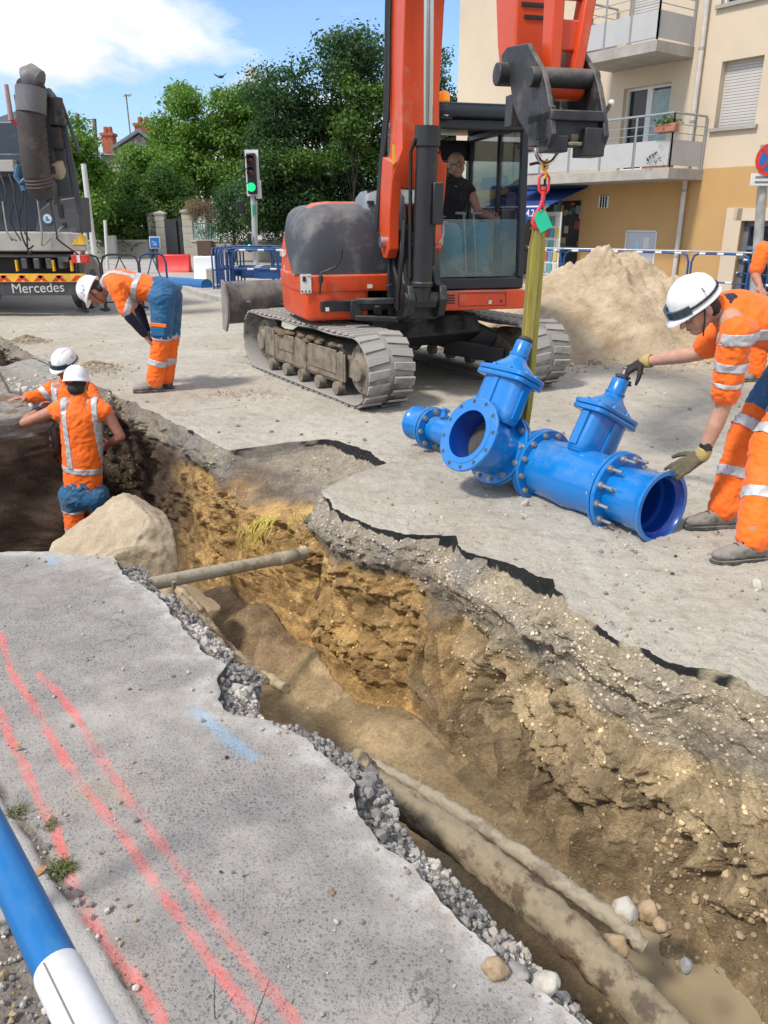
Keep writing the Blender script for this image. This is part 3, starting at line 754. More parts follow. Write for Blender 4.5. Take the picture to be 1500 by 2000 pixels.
def make_track(w0, outer):
 rc, r, th, W, zc = 1.165, .30, .03, .47, .335
 po = stadium(rc, r + th * .5); pi = stadium(rc, r - th * .5)
 b = MB(UX); n = len(po); vs = []
 ws = [w0 - W / 2, w0 - W / 2 + .02, w0 + W / 2 - .02, w0 + W / 2]
 prof = [(po, ws[1]), (po, ws[2]), (None, ws[3]), (pi, ws[2]), (pi, ws[1]), (None, ws[0])]
 for k in range(n):
  for p, w in prof:
   if p is None: l = (po[k][0] + pi[k][0]) / 2; z = (po[k][1] + pi[k][1]) / 2
   else: l, z = p[k]
   vs.append(E(l, w, z + zc))
 fs = []
 for k in range(n):
  k2 = (k + 1) % n
  for j in range(6):
   j2 = (j + 1) % 6; fs.append((k * 6 + j, k * 6 + j2, k2 * 6 + j2, k2 * 6 + j))
 b.add(vs, fs)
 belt = b.build('track', RUBBER, EXC, smooth=50)
 per = 4 * rc + 2 * PI * (r + th / 2)
 NL = 54
 def at(u):
  u = u % per; Lf = 2 * rc; La = PI * (r + th / 2); ro = r + th / 2
  if u < Lf: return (-rc + u, -ro, 0, -1)
  u -= Lf
  if u < La: a = -PI / 2 + u / ro; return (rc + ro * math.cos(a), ro * math.sin(a), math.cos(a), math.sin(a))
  u -= La
  if u < Lf: return (rc - u, ro, 0, 1)
  u -= Lf; a = PI / 2 + u / ro; return (-rc + ro * math.cos(a), ro * math.sin(a), math.cos(a), math.sin(a))
 lm = None
 for k in range(NL):
  l, z, nl, nz = at(per * k / NL)
  if lm is None:
   m = MB(); h = .013
   for sgn, off in ((-1, 0.0), (1, .055)):
    xa, xb = sgn * .234, sgn * .020
    y0 = off - .005
    vs = [(xa, y0 - .044, -.004), (xb, y0 - .036 + .025, -.004), (xb, y0 + .034 + .025, -.004), (xa, y0 + .042, -.004),
                      (xa * .985, y0 - .036, h), (xb * 1.1, y0 - .029 + .025, h), (xb * 1.1, y0 + .028 + .025, h), (xa * .985, y0 + .035, h)]
    m.add(vs, [(0, 1, 2, 3), (4, 7, 6, 5), (0, 4, 5, 1), (1, 5, 6, 2), (2, 6, 7, 3), (3, 7, 4, 0)])
   lm = m.mesh('lug'); lm.materials.append(LUGM)
  o = bpy.data.objects.new('lug', lm); COL.objects.link(o); o.parent = belt
  N_ = Vector((0, -nl, nz)).normalized(); X_ = Vector((1, 0, 0)); Y_ = N_.cross(X_)
  mm = Matrix((X_, Y_, N_)).transposed().to_4x4(); mm.translation = E(l, w0, z + zc)
  o.matrix_local = UX @ mm
 so = -1 if outer < 0 else 1
 wf = w0 + so * (W / 2 - .10)
 fr = MB(UX)
 fr.prism([(-.98, .26), (1.0, .22), (1.02, .36), (.7, .50), (-.5, .50), (-1.0, .45)], E(0, w0 - .10, 0), E(1, 0, 0), E(0, 0, 1), E(0, 1, 0), .20)
 for (a, b_, c, d) in ((-1.0, -.74, .20, .50), (-.66, -.24, .30, .47), (-.20, .06, .18, .47), (.12, .72, .24, .46), (.78, .86, .18, .46)):
  fr.box2(E(a, wf - .03, c), E(b_, wf + .02 * so + .01, d))
 fr.box2(E(-.98, wf - .02, .18), E(.88, wf, .44)); fr.box2(E(-.9, wf - .03, .165), E(.86, wf + .03 * so, .185))
 frame = fr.build('track_frame', MUDST, EXC, bevel=.008)
 mo = MB(UX)
 for k in range(26):
  mo.sph(E(random.uniform(-.8, .85), wf - .02 * so + random.uniform(-.04, .02), random.uniform(.47, .52)), random.uniform(.03, .07), 7, 5, (1, 1.4, .5))
 mo.build('mud', M('packed_mud', (.16, .115, .075), .95, 0, .3, 20, .8, 80), frame, smooth=60)
 for k in range(5):
  rl = MB(UX); l = -.78 + k * .39
  rl.cyl(E(l, wf - .07, .12), E(l, wf + .01, .12), .062, n=16); rl.cyl(E(l, wf - .02, .12), E(l, wf + .02 * so + .01, .12), .03, n=10)
  rl.build('roller', MUDST, EXC)
 for l, nm in ((-1.12, 'idler'), (1.12, 'drive_sprocket')):
  rl = MB(UX)
  rl.lathe(E(l, wf - .12 * so, .335), E(0, so, 0), [(0, .265), (.03, .275), (.05, .24), (.09, .22), (.11, .12), (.15, .10)], 24)
  d = rl.build(nm, MUDST, EXC)
  for q in range(8):
   bl = MB(UX)
   a = q * PI / 4; c = E(l + .17 * math.cos(a), wf - .03 * so, .335 + .17 * math.sin(a)); bl.cyl(c, c + E(0, so * .02, 0), .016, n=6)
   bl.build('bolt', MUDST, d)
make_track(-.915, -1)
make_track(.915, 1)
b = MB(UX)
b.prism([(-.55, .40), (.55, .40), (.72, .52), (.62, .70), (-.62, .70), (-.72, .52)], E(0, -.62, 0), E(1, 0, 0), E(0, 0, 1), E(0, 1, 0), 1.24)
for sx in (-1, 1):
 for l in (-.5, .5):
  b.bar(E(l * .8, sx * .5, .58), E(l * 1.25, sx * .86, .40), .24, .20)
 b.bar(E(.45, sx * .35, .36), E(.98, sx * .72, .30), .07, .16)
b.build('cross_frame', BLACKM, EXC, bevel=.012)
b = MB(); b.lathe(E(0, 0, .68), (0, 0, 1), [(0, .52), (.05, .52), (.05, .47), (.14, .47)], 36)
b.build('slew_ring', BLACKM, EXC)
b = MB(UX)
pb = [(0, 0), (.05, .02), (.11, .16), (.12, .30), (.08, .44), (.02, .50), (-.01, .49), (.05, .40), (.085, .28), (.075, .16), (.03, .05), (-.02, .01)]
b.prism([(x - 2.02, z + .42) for x, z in pb], E(0, -1.17, 0), E(1, 0, 0), E(0, 0, 1), E(0, 1, 0), 2.34)
bl = b.build('dozer_blade', M('worn_blade_steel', (.10, .098, .095), .6, .2, .25, 6, .3, 40, dirt=.6, dcol=(.30, .28, .25)), EXC, bevel=.004)
for w in (-1.175, 1.175):
 b = MB(UX); b.prism([(-2.06, .36), (-1.96, .34), (-1.86, .50), (-1.86, .72), (-1.92, .90), (-2.02, .94), (-2.04, .7)], E(0, w - .015, 0), E(1, 0, 0), E(0, 0, 1), E(0, 1, 0), .03)
 b.build('side_plate', M('blade_edge_steel', (.26, .245, .225), .6, .3, .25, 8, .3, 40), bl, bevel=.003)
b = MB(UX)
for w in (-.42, .42): b.bar(E(-.55, w, .42), E(-1.95, w, .58), .14, .13)
b.prism([(-1.9, -.62), (-.7, -.5), (-.7, .5), (-1.9, .62)], E(0, 0, .52), E(1, 0, 0), E(0, 1, 0), E(0, 0, 1), .035)
b.build('blade_arm', BLACKM, EXC, bevel=.01)
b = MB(UX)
for (l, w) in ((-1.83, -.9), (-1.83, -.42)):
 b.box(E(-1.905, w, .70), (.05, .006, .04))
b.build('sticker', STICK, bl)
def ring_loft(mb, rings):
 n = len(rings[0]); vs = [v for r in rings for v in r]; fs = []
 for j in range(len(rings) - 1):
  for i in range(n):
   i2 = (i + 1) % n; fs.append((j * n + i, j * n + i2, (j + 1) * n + i2, (j + 1) * n + i))
 fs.append(tuple(reversed(range(n)))); fs.append(tuple((len(rings) - 1) * n + i for i in range(n)))
 mb.add(vs, fs)
def rpoly(pts, rad, k=4):                   # round the corners of a plan polygon
 out = []; n = len(pts)
 for i in range(n):
  p = Vector(pts[i]); a = Vector(pts[i - 1]); c = Vector(pts[(i + 1) % n])
  r = min(rad, (a - p).length * .45, (c - p).length * .45)
  p0 = p + (a - p).normalized() * r; p1 = p + (c - p).normalized() * r
  for j in range(k + 1):
   t = j / k; q = p0 * (1 - t) ** 2 + p * 2 * t * (1 - t) + p1 * t * t; out.append((q.x, q.y))
 return out
def inset(poly, d, cx, cy):
 return [(cx + (x - cx) * (1 - d / max(.2, math.hypot(x - cx, y - cy))), cy + (y - cy) * (1 - d / max(.2, math.hypot(x - cx, y - cy)))) for x, y in poly]
b = MB(); b.box2(E(-.9, -.95, .80), E(.85, .95, .90)); b.build('deck', BLACKM, EXC, bevel=.01)
cwp = rpoly([(-1.06, .62), (-1.13, .1), (-1.12, -.45), (-.92, -.92), (-.45, -1.2), (.45, -1.2), (.92, -.92), (1.02, -.5), (.2, -.42), (-.35, -.3), (-.5, .5)], .18, 4)
rings = []
for z, d in ((.74, .05), (.78, .015), (.86, 0), (1.1, -.015), (1.35, 0), (1.52, .04), (1.64, .10), (1.72, .19), (1.755, .30)):
 rings.append([E(l, w, z) for w, l in inset(cwp, d, -.25, -.35)])
b = MB(); ring_loft(b, rings)
cw = b.build('counterweight', ORANGE, EXC, smooth=40)
rings = []
for i in range(13):
 u = i / 12; z = 1.13 + .62 * math.sin(u * PI / 2); ins = .33 * (1 - math.cos(u * PI / 2)) ** 1.5
 lr = .56 - 1.15 * (math.sin(u * PI / 2)) ** 1.15
 bl_ = rpoly([(-1.09 + ins * 1.0, .80 - ins * 1.35), (-1.165 + ins * 1.05, max(lr + .02, .1)), (-1.165 + ins * 1.0, lr), (-.22 - ins * .7, lr - .1), (-.20 - ins * .9, .80 - ins * 1.1)], .14, 4)
 rings.append([E(l, w, z) for w, l in bl_])
b = MB(); ring_loft(b, rings)
b.build('bonnet', DARKP, EXC, smooth=40)
b = MB()
pp = rpoly([(-1.10, .84), (-1.155, .3), (-1.16, -.3), (-.5, -.3), (-.22, .84)], .07, 4)
b2 = []
for z, d in ((.98, .0), (1.0, -.004), (1.115, -.004), (1.128, .006)): b2.append([E(l, w, z) for w, l in inset(pp, d, -.6, .2)])
ring_loft(b, b2)
pq = rpoly([(-1.08, .83), (-1.15, .3), (-1.15, -.3), (-.65, -.3), (-.47, .83)], .07, 4)
b3 = []
for z, d in ((.715, .05), (.74, .015), (.80, .0), (.978, .0)): b3.append([E(l, w, z) for w, l in inset(pq, d, -.75, .2)])
ring_loft(b, b3)
lp = b.build('lower_panel', ORANGE, EXC, smooth=30)
def decal(name, mat, parent, pix, l, wid, hei, off=.008, w=None):
 p = XL(*pix, l); b_ = MB(); b_.box(p + Vector((0, -off, 0)), (wid, .004, hei)); return b_.build(name, mat, parent)
decal('sticker', STICK, lp, (597, 554), .845, .10, .17)
decal('sticker', STICK, lp, (639, 604), .845, .035, .035)
decal('sticker', STICK, lp, (722, 559), .848, .05, .035)
b = MB()
b.box(XL(594, 545, .85) + Vector((0, -.011, 0)), (.03, .003, .045))
for k in range(3): b.box(XL(590 + 7 * k, 569, .85) + Vector((0, -.011, 0)), (.012, .003, .018))
b.box(XL(603, 540, .85) + Vector((0, -.011, 0)), (.03, .003, .006))
b.build('sticker_print', PRINT, lp)
P0 = Vector((-1.118, .30, 1.32))
text_mesh('model_number', 'KX080-4', .105, STICK, cw, basis(E(-.12, -1.147, 1.285), (0, -1, 0), (0, 0, 1)), .002, True)
text_mesh('model_letter', 'α', .085, STICK, cw, basis(E(-.05, -1.146, 1.15), (0, -1, 0), (0, 0, 1)), .002, True)
b = MB(); b.box2(E(-.75, -.75, 1.66), E(.05, -.10, 1.775)); b.build('engine_hood', ORANGE, EXC, bevel=.02)
vc = MB()
rings = []
for z, d in ((1.36, .0), (1.6, .0), (1.80, .03), (1.86, .09)):
 rings.append([E(l, w, z) for w, l in inset(rpoly([(-.50, .62), (-.46, .05), (-.08, .05), (-.08, .74)], .07, 3), d, -.27, .3)])
ring_loft(vc, rings)
v = vc.build('air_cowl', M('grey_plastic', (.16, .18, .21), .5, 0, .08, 5, .05), EXC, smooth=45)
b = MB()
for k in range(5):
 for j in range(2): b.box(E(.56 - .03 * j - .08 * k, -.39 + .10 * j + .015 * k, 1.842), (.075, .022, .05))
for k in range(3): b.box(E(.655, -.42 + .09 * k, 1.755), (.055, .06, .03))
b.build('vent_slot', PRINT, v)
b = MB(); b.box2(E(-.2, -.30, .88), E(.62, .0, 1.32)); b.box2(E(.5, -.30, 1.225), E(.70, -.02, 1.245)); b.build('valve_cover', BLACKM, EXC, bevel=.01)
b = MB(); b.tube([XL(668, 487, .95), XL(664, 508, .95), XL(656, 521, .93), XL(640, 528, .9), XL(627, 533, .88), XL(626, 552, .88), XL(624, 575, .88)], .011, 6)
b.cyl(XL(627, 538, .9), XL(626, 552, .9), .022, n=8); b.build('latch_rod', BLACKM, EXC)
b = MB()
a0 = XL(695, 588, .98); a1 = XL(770, 588, 1.05)
b.bar(a0, a1, .10, .05); b.bar(XL(693, 620, .98), XL(778, 624, 1.05), .10, .045)
b.bar(XL(695, 586, .98), XL(694, 622, .98), .05, .10); b.bar(XL(765, 500, .98), XL(765, 625, .98), .05, .08)
b.bar(XL(738, 598, .9), XL(738, 615, .9), .14, .05)
b.bar(XL(760, 555, 1.0), XL(768, 586, 1.0), .045, .06)
b.build('swing_bracket', BLACKM, EXC, bevel=.008)
b = MB()
WC = -.12
b.prism([(.70, .74), (1.18, .74), (1.42, .80), (1.50, .94), (1.46, 1.06), (1.30, 1.08), (1.22, 1.30), (1.16, 1.52), (.98, 1.52), (.92, 1.2), (.70, 1.0)], E(0, WC - .17, 0), E(1, 0, 0), E(0, 0, 1), E(0, 1, 0), .07)
b.prism([(.70, .74), (1.18, .74), (1.42, .80), (1.50, .94), (1.46, 1.06), (1.30, 1.08), (1.22, 1.30), (1.16, 1.52), (.98, 1.52), (.92, 1.2), (.70, 1.0)], E(0, WC + .12, 0), E(1, 0, 0), E(0, 0, 1), E(0, 1, 0), .07)
b.box2(E(.75, WC - .17, .76), E(1.30, WC + .17, .95))
b.cyl(E(1.06, WC - .24, 1.44), E(1.06, WC + .24, 1.44), .06, n=16); b.cyl(E(1.40, WC - .18, .95), E(1.40, WC + .20, .95), .055, n=16)
b.cyl(E(.98, WC, .70), E(.98, WC, 1.02), .13, n=18)
b.build('swing_post', BLACKM, EXC, bevel=.012)
b = MB()
BW = .165
bc = -.145
for sx in (-1, 1):
 w1 = bc + sx * .20 - .045
 b.prism([(.92, 1.36), (1.0, 1.28), (1.12, 1.28), (1.20, 1.36), (1.20, 1.62), (1.27, 1.86), (1.30, 2.06), (.98, 2.12), (.90, 1.85), (.86, 1.6)], E(0, w1, 0), E(1, 0, 0), E(0, 0, 1), E(0, 1, 0), .09)
def bx(l0, l1, w, z): return [E(l1, bc - w, z), E(l1, bc + w, z), E(l0, bc + w, z), E(l0, bc - w, z)]
ring_loft(b, [bx(.90, 1.26, .245, 1.86), bx(.93, 1.30, .235, 1.98), bx(.93, 1.31, BW, 2.16), bx(.93, 1.29, BW, 2.6), bx(.96, 1.36, BW, 3.2), bx(1.0, 1.52, BW, 3.7), bx(1.12, 1.72, BW, 4.02)])
prev = None
ring_loft(b, [[E(1.05, bc - BW, 3.9), E(1.05, bc + BW, 3.9), E(1.75, bc + BW, 3.75), E(1.75, bc - BW, 3.75)][::1], [E(1.55, bc - BW, 4.42), E(1.55, bc + BW, 4.42), E(2.0, bc + BW, 3.95), E(2.0, bc - BW, 3.95)],
              [E(2.4, bc - .14, 4.62), E(2.4, bc + .14, 4.62), E(2.5, bc + .14, 4.25), E(2.5, bc - .14, 4.25)], [E(3.3, bc - .11, 4.58), E(3.3, bc + .11, 4.58), E(3.28, bc + .11, 4.36), E(3.28, bc - .11, 4.36)]])
boom = b.build('boom', ORANGE, EXC, bevel=.008, smooth=25)
b = MB(); b.cyl(E(1.06, bc - .29, 1.42), E(1.06, bc + .29, 1.42), .05, n=16); b.build('pivot_pin', STEEL, boom)
decal('sticker', M('yellow_sticker', (.75, .50, .03), .5, 0, .05), boom, (768, 302), 1.30, .022, .15, .01)
c0 = XL(822, 588, 1.42); c1 = XL(836, 246, 1.47); c2 = XL(838, -70, 1.60)
ax = (c1 - c0).normalized()
b = MB(); b.lathe(c0, ax, [(0, .085), (.12, .088), (.13, .10), (.16, .10), (.17, .092), ((c1 - c0).length - .16, .092), ((c1 - c0).length - .15, .108), ((c1 - c0).length, .108)], 22)
b.cyl(c0 + E(0, -.13, 0), c0 + E(0, .13, 0), .06, n=14)
bar = b.build('boom_cylinder', BLACKM, EXC)
b = MB(); b.cyl(c1, c2, .040, n=16); b.build('rod', CHROME, bar)
b = MB(); b.tube([c0 + Vector((-.11, -.02, .2)), c0 + Vector((-.115, -.02, 1.2)), c1 + Vector((-.11, -.02, -.1))], .016, 6); b.tube([c0 + Vector((.10, -.02, .3)), c0 + Vector((.105, -.02, 1.2)), c1 + Vector((.10, -.02, -.2))], .014, 6)
b.build('feed_pipe', HOSE, bar)
b = MB(); b.box(XL(852, 398, 1.5), (.09, .12, .33)); b.build('junction_box', BLACKM, EXC, bevel=.008)
b = MB(); b.prism([(1.25, 3.35), (1.75, 3.55), (1.78, 3.72), (1.6, 3.82), (1.3, 3.9)], E(0, bc + .03, 0), E(1, 0, 0), E(0, 0, 1), E(0, 1, 0), .12); b.build('cylinder_bracket', ORANGE, boom)
def hose(pts, r=.017, parent=EXC, mat=HOSE, nm='hose'):
 P = [Vector(p) for p in pts]; out = []
 for i in range(len(P) - 1):
  p0 = P[max(i - 1, 0)]; p1 = P[i]; p2 = P[i + 1]; p3 = P[min(i + 2, len(P) - 1)]
  for k in range(6):
   t = k / 6; out.append(.5 * ((2 * p1) + (p2 - p0) * t + (2 * p0 - 5 * p1 + 4 * p2 - p3) * t * t + (3 * p1 - p0 - 3 * p2 + p3) * t ** 3))
 out.append(P[-1]); b_ = MB(); b_.tube(out, r, 7); return b_.build(nm, mat, parent)
for k in range(4):
 x = -.015 * k
 hose([E(.86 + x, bc - .27, 1.5), E(.90 + 2 * x, bc - .235 , 1.95), E(.98 + 3 * x, bc - .19, 2.5), E(1.0 + 3 * x, bc - .185, 3.1), E(1.06 + 3 * x, bc - .185, 3.8)], .012)
for k in range(4):
 hose([XL(775 + 9 * k, 470, 1.0), XL(770 + 8 * k, 520, 1.1), XL(778 + 6 * k, 560, 1.2), XL(772 + 5 * k, 600, 1.1)], .017)
for k in range(3):
 hose([XL(790 + 5 * k, 440, 1.33), XL(792 + 3 * k, 520, 1.4), XL(796 + 3 * k, 565, 1.42), XL(808 + 4 * k, 590, 1.45)], .013)
hose([XL(858, 420, 1.5), XL(866, 445, 1.52), XL(862, 470, 1.5), XL(850, 480, 1.42)], .010, mat=M('grey_hose', (.35, .34, .32), .5))
hose([XL(790, 430, 1.38), XL(786, 500, 1.4), XL(779, 560, 1.35), XL(777, 605, 1.3)], .021)
CW0, CW1, CL0, CL1 = .055, 1.0, -.50, 1.02
CAB = MB()
CAB.box2(E(CL0, CW0, .985), E(CL1, CW1, 1.09))
CAB.bar(E(CL1 - .02, CW1 - .035, 1.09), E(CL1 - .09, CW1 - .035, 2.44), .07, .06)
CAB.bar(E(CL1 - .02, CW0 + .03, 1.09), E(CL1 - .09, CW0 + .03, 2.44), .06, .06)
CAB.bar(E(CL0 + .03, CW1 - .03, 1.09), E(CL0 + .05, CW1 - .03, 2.44), .06, .10)
CAB.bar(E(CL0 + .03, CW0 + .03, 1.09), E(CL0 + .05, CW0 + .03, 2.44), .06, .10)
CAB.bar(E(.38, CW1 - .03, 1.09), E(.36, CW1 - .03, 2.44), .05, .05)
CAB.box2(E(CL0, CW0, 2.38), E(CL1 - .08, CW0 + .06, 2.45)); CAB.box2(E(CL0, CW1 - .06, 2.38), E(CL1 - .08, CW1, 2.45))
CAB.box2(E(CL1 - .13, CW0, 2.36), E(CL1 - .07, CW1, 2.45))
CAB.box2(E(CL0, CW0, 1.09), E(CL0 + .05, CW1, 1.60)); CAB.box2(E(CL0, CW0, 2.2), E(CL0 + .05, CW1, 2.40))
CAB.box2(E(CL0, CW1 - .03, 1.09), E(CL1 - .05, CW1, 1.20)); CAB.box2(E(CL0, CW0, 1.09), E(CL1, CW0 + .03, 1.35))
cabo = CAB.build('cab', M('cab_frame_black', (.014, .017, .024), .35, 0, .1, 4, .05, 50, dirt=.2, dcol=(.12, .12, .12)), EXC, bevel=.014)
b = MB()
rr = rpoly([(CW0 - .01, CL0 - .03), (CW1 + .01, CL0 - .03), (CW1 + .01, CL1 + .03), (CW0 - .01, CL1 + .03)], .12, 4)
ring_loft(b, [[E(l, w, z) for w, l in inset(rr, d, .53, .26)] for z, d in ((2.45, .02), (2.47, 0), (2.53, .0), (2.56, .03), (2.575, .10))])
b.build('roof', M('cab_roof_black', (.022, .028, .038), .3, 0, .1, 4, .03, 40), cabo, smooth=50)
b = MB(); b.box2(E(CL1 - .03, CW0 - .10, .80), E(CL1 + .045, CW1 + .005, .98)); b.box2(E(-.3, CW1 - .04, .80), E(CL1, CW1 + .003, .98))
fp = b.build('skirt_panel', ORANGE, EXC, bevel=.012)
decal('sticker', STICK, fp, (856, 579), CL1 + .05, .10, .035, .002); decal('sticker', STICK, fp, (855, 592), CL1 + .05, .10, .04, .002)
decal('sticker', STICK, fp, (957, 590), CL1 + .05, .03, .035, .002)
b = MB()
for k in range(4):
 for j in range(2): b.box(XL(875 + 9 * j, 577 + 5 * k, CL1 + .048), (.045, .004, .012))
b.box(XL(979, 588, CL1 + .048), (.018, .004, .022))
b.build('vent_slot', PRINT, fp)
b = MB()
x0 = XL(896, 573, CL1 + .046); x1 = XL(988, 598, CL1 + .046)
for (p, q) in (((896, 572), (988, 572)), ((988, 572), (988, 596)), ((988, 596), (896, 598)), ((896, 598), (896, 572))): b.bar(XL(*p, CL1 + .046), XL(*q, CL1 + .046), .006, .005)
b.build('hatch_seam', BLACKM, fp)
def pane(name, corners, parent=cabo, th=.005, mat=GLASSC):
 cs = [Vector(c) for c in corners]; n = (cs[1] - cs[0]).cross(cs[3] - cs[0]).normalized() * th; k = len(cs)
 b_ = MB(); b_.add([c for c in cs] + [c + n for c in cs], [tuple(range(k)), tuple(reversed(range(k, 2 * k)))] + [(i, (i + 1) % k, k + (i + 1) % k, k + i) for i in range(k)])
 return b_.build(name, mat, parent, smooth=0)
pane('windscreen', [E(CL1 - .025, CW0 + .06, 1.10), E(CL1 - .025, CW1 - .07, 1.10), E(CL1 - .055, CW1 - .07, 1.61), E(CL1 - .055, CW0 + .06, 1.61)], mat=GLASSW)
pane('rear_window', [E(CL0 + .03, CW0 + .06, 1.60), E(CL0 + .03, CW1 - .06, 1.60), E(CL0 + .03, CW1 - .06, 2.2), E(CL0 + .03, CW0 + .06, 2.2)])
pane('side_window', [E(.34, CW1 - .035, 1.2), E(CL0 + .1, CW1 - .035, 1.2), E(CL0 + .1, CW1 - .035, 2.38), E(.34, CW1 - .035, 2.38)])
pane('side_window', [E(.92, CW1 - .035, 1.2), E(.40, CW1 - .035, 1.2), E(.40, CW1 - .035, 2.38), E(.90, CW1 - .035, 2.38)])
pane('side_window', [E(.92, CW0 + .03, 1.35), E(CL0 + .1, CW0 + .03, 1.35), E(CL0 + .1, CW0 + .03, 2.38), E(.90, CW0 + .03, 2.38)])
b = MB()
for (w, sx) in ((CW0 + .06, 1), (CW1 - .07, -1)):
 b.prism([(w, 1.085), (w + sx * .10, 1.085), (w + sx * .04, 1.105), (w + sx * .012, 1.14), (w, 1.20)], (0, -(CL1 - .02), 0), (1, 0, 0), (0, 0, 1), (0, 1, 0), .02)
b.build('corner_gusset', BLACKM, cabo)
hose([E(CL1 - .02, CW1 + .0, 2.08), E(CL1 + .02, CW1 + .10, 2.09), E(CL1 + .03, CW1 + .14, 2.0), E(CL1 + .03, CW1 + .14, 1.5), E(CL1 + .02, CW1 + .12, 1.36), E(CL1 - .02, CW1, 1.34)], .013, cabo, nm='grab_rail')
lp_ = XL(871, 216, 1.02)
b = MB(); b.box(lp_ + Vector((0, .04, 0)), (.13, .10, .14)); b.bar(lp_ + Vector((-.1, .05, .02)), lp_ + Vector((.0, .05, .06)), .03, .05); wlt = b.build('work_light', BLACKM, EXC, bevel=.015)
b = MB(); b.lathe(lp_ + Vector((.0, -.012, 0)), (0, -1, 0), [(0, .045), (.008, .045), (.014, .03)], 18); b.build('lens', M('lamp_lens', (.60, .62, .62), .12, .6, .1, 50, .2, 90), wlt)
bp = XL(871, 188, 1.0) + Vector((0, .06, -.01))
b = MB(); b.cyl(bp - Vector((0, 0, .07)), bp - Vector((0, 0, .03)), .055, n=16); bs_ = b.build('beacon_base', BLACKM, EXC)
b = MB(); b.lathe(bp - Vector((0, 0, .03)), (0, 0, 1), [(0, .05), (.01, .056), (.06, .052), (.085, .035), (.092, .01)], 18); b.build('amber_beacon', M('amber_lens', (.95, .30, .015), .15, 0, .05, 5, 0, **{'Emission Color': (.9, .25, .01, 1), 'Emission Strength': .25}), bs_)
b = MB()
b.box2(E(-.28, .34, 1.24), E(.20, .78, 1.36)); b.box2(E(-.34, .34, 1.30), E(-.22, .78, 1.95)); b.box2(E(-.20, .40, 1.09), E(.10, .72, 1.24))
b.build('seat', M('seat_cloth', (.03, .03, .034), .8), cabo, bevel=.04, seg=3)
b = MB()
for w in (.27, .86):
 b.box2(E(-.2, w - .05, 1.30), E(.30, w + .05, 1.44))
b.build('armrest', BLACKM, cabo, bevel=.02)
for w, x in ((.30, 0), (.84, .02)):
 b = MB(); b.tube([E(.26, w, 1.42), E(.28, w, 1.56)], .014, 7); b.sph(E(.285, w, 1.60), .03, 10, 8, (1, 1, 1.5)); b.build('joystick', HOSE, cabo, smooth=60)
b = MB()
for w in (.50, .60):
 b.tube([E(.78, w, 1.10), E(.74, w, 1.35), E(.66, w, 1.66)], .010, 7); b.box(E(.80, w, 1.115), (.07, .16, .012))
b.tube([E(.66, .42, 1.665), E(.66, .52, 1.66)], .013, 7); b.tube([E(.66, .58, 1.66), E(.66, .68, 1.665)], .013, 7)
b.build('travel_lever', M('lever_grey', (.20, .21, .22), .5), cabo)
b = MB(); b.box2(E(.80, .80, 1.10), E(.93, .93, 1.42)); b.box(E(.86, .87, 1.60), (.14, .05, .20)); b.build('monitor', BLACKM, cabo, bevel=.01)
def prism_px(mb, pix, w, d):                # outline given in photo pixels on the plane w
 poly = [XW(px, py, w) for px, py in pix]
 mb.prism([(p.y, p.z) for p in poly], (w, 0, 0), (0, 1, 0), (0, 0, 1), (1, 0, 0), d)
AL = 3.50
aL0 = XL(1003, 60, AL); aL1 = XL(1085, 60, AL)
wa0, wa1 = aL0.x, aL1.x
print('arm w', wa0, wa1, 'z at y0', XL(1040, 0, AL).z, XL(1100, 170, 3.8).z)
def q4(l0, l1, w0, w1, z): return [E(l1, w0, z), E(l1, w1, z), E(l0, w1, z), E(l0, w0, z)]
zb = XL(1040, 112, AL).z
ac = .5 * (wa0 + wa1)
b = MB()
ring_loft(b, [q4(AL - .22, AL, ac - .11, ac + .12, zb - .06), q4(AL - .26, AL + .0, ac - .12, ac + .12, zb + .10), q4(AL - .36, AL, ac - .13, ac + .125, zb + .65), q4(AL - .55, AL - .05, ac - .13, ac + .12, zb + 1.35),
              q4(AL - .42, AL - .12, ac - .12, ac + .12, zb + 2.1)])
b.box2(E(AL - .3, ac - .165, zb + .55), E(AL + .02, ac - .125, zb + .95))
arm = b.build('arm', ORANGE, EXC, bevel=.012, smooth=25)
b = MB(); b.box(E(AL + .004, ac - .01, zb + .20), (.12, .008, .018)); b.box(E(AL + .004, ac - .01, zb + .26), (.16, .008, .02)); b.build('slot', PRINT, arm)
b = MB(); b.cyl(E(AL + .16, ac + .03, zb + 1.6), E(AL + .17, ac + .03, zb + .62), .05, n=14); ac_ = b.build('bucket_cylinder', BLACKM, EXC)
b = MB(); b.cyl(E(AL + .17, ac + .03, zb + .62), E(AL + .2, ac + .03, zb + .42), .026, n=12); b.build('rod', CHROME, ac_)
LL = 3.82
def L_(px, py, l=LL): return XL(px, py, l)
b = MB()
lt, lb = L_(1072, -60), L_(1064, 150); rt_, rb = L_(1168, -60), L_(1128, 150)
def rail(a, c, wa, wc, da=.12):
 ring_loft(b, [[v + Vector((x, y, 0)) for x, y in ((-wd, -da / 2), (wd, -da / 2), (wd, da / 2), (-wd, da / 2))] for v, wd in ((a, wa), (c, wc))])
rail(lb + Vector((.035, 0, 0)), lt + Vector((.04, 0, 0)), .033, .036); rail(rb - Vector((.03, 0, 0)), rt_ - Vector((.035, 0, 0)), .03, .034)
def web(y0, y1, th=.05):
 a, c = L_(1085 , y0), L_(1140 - (y0 + y1) * .09, y1)
 b.box(((a + c) / 2), (abs(L_(1158 - y0 * .19, y0).x - L_(1076, y0).x) - .02, th, abs(a.z - c.z)))
web(38, 102, .05); web(138, 176, .11); web(-60, 2, .06)
b.cyl(E(LL, lb.x - .01, lb.z - .045), E(LL, rb.x + .02, rb.z - .045), .075, n=20)
link_ = b.build('tipping_link', ORANGE, EXC, bevel=.01, smooth=30)
cz = lb.z
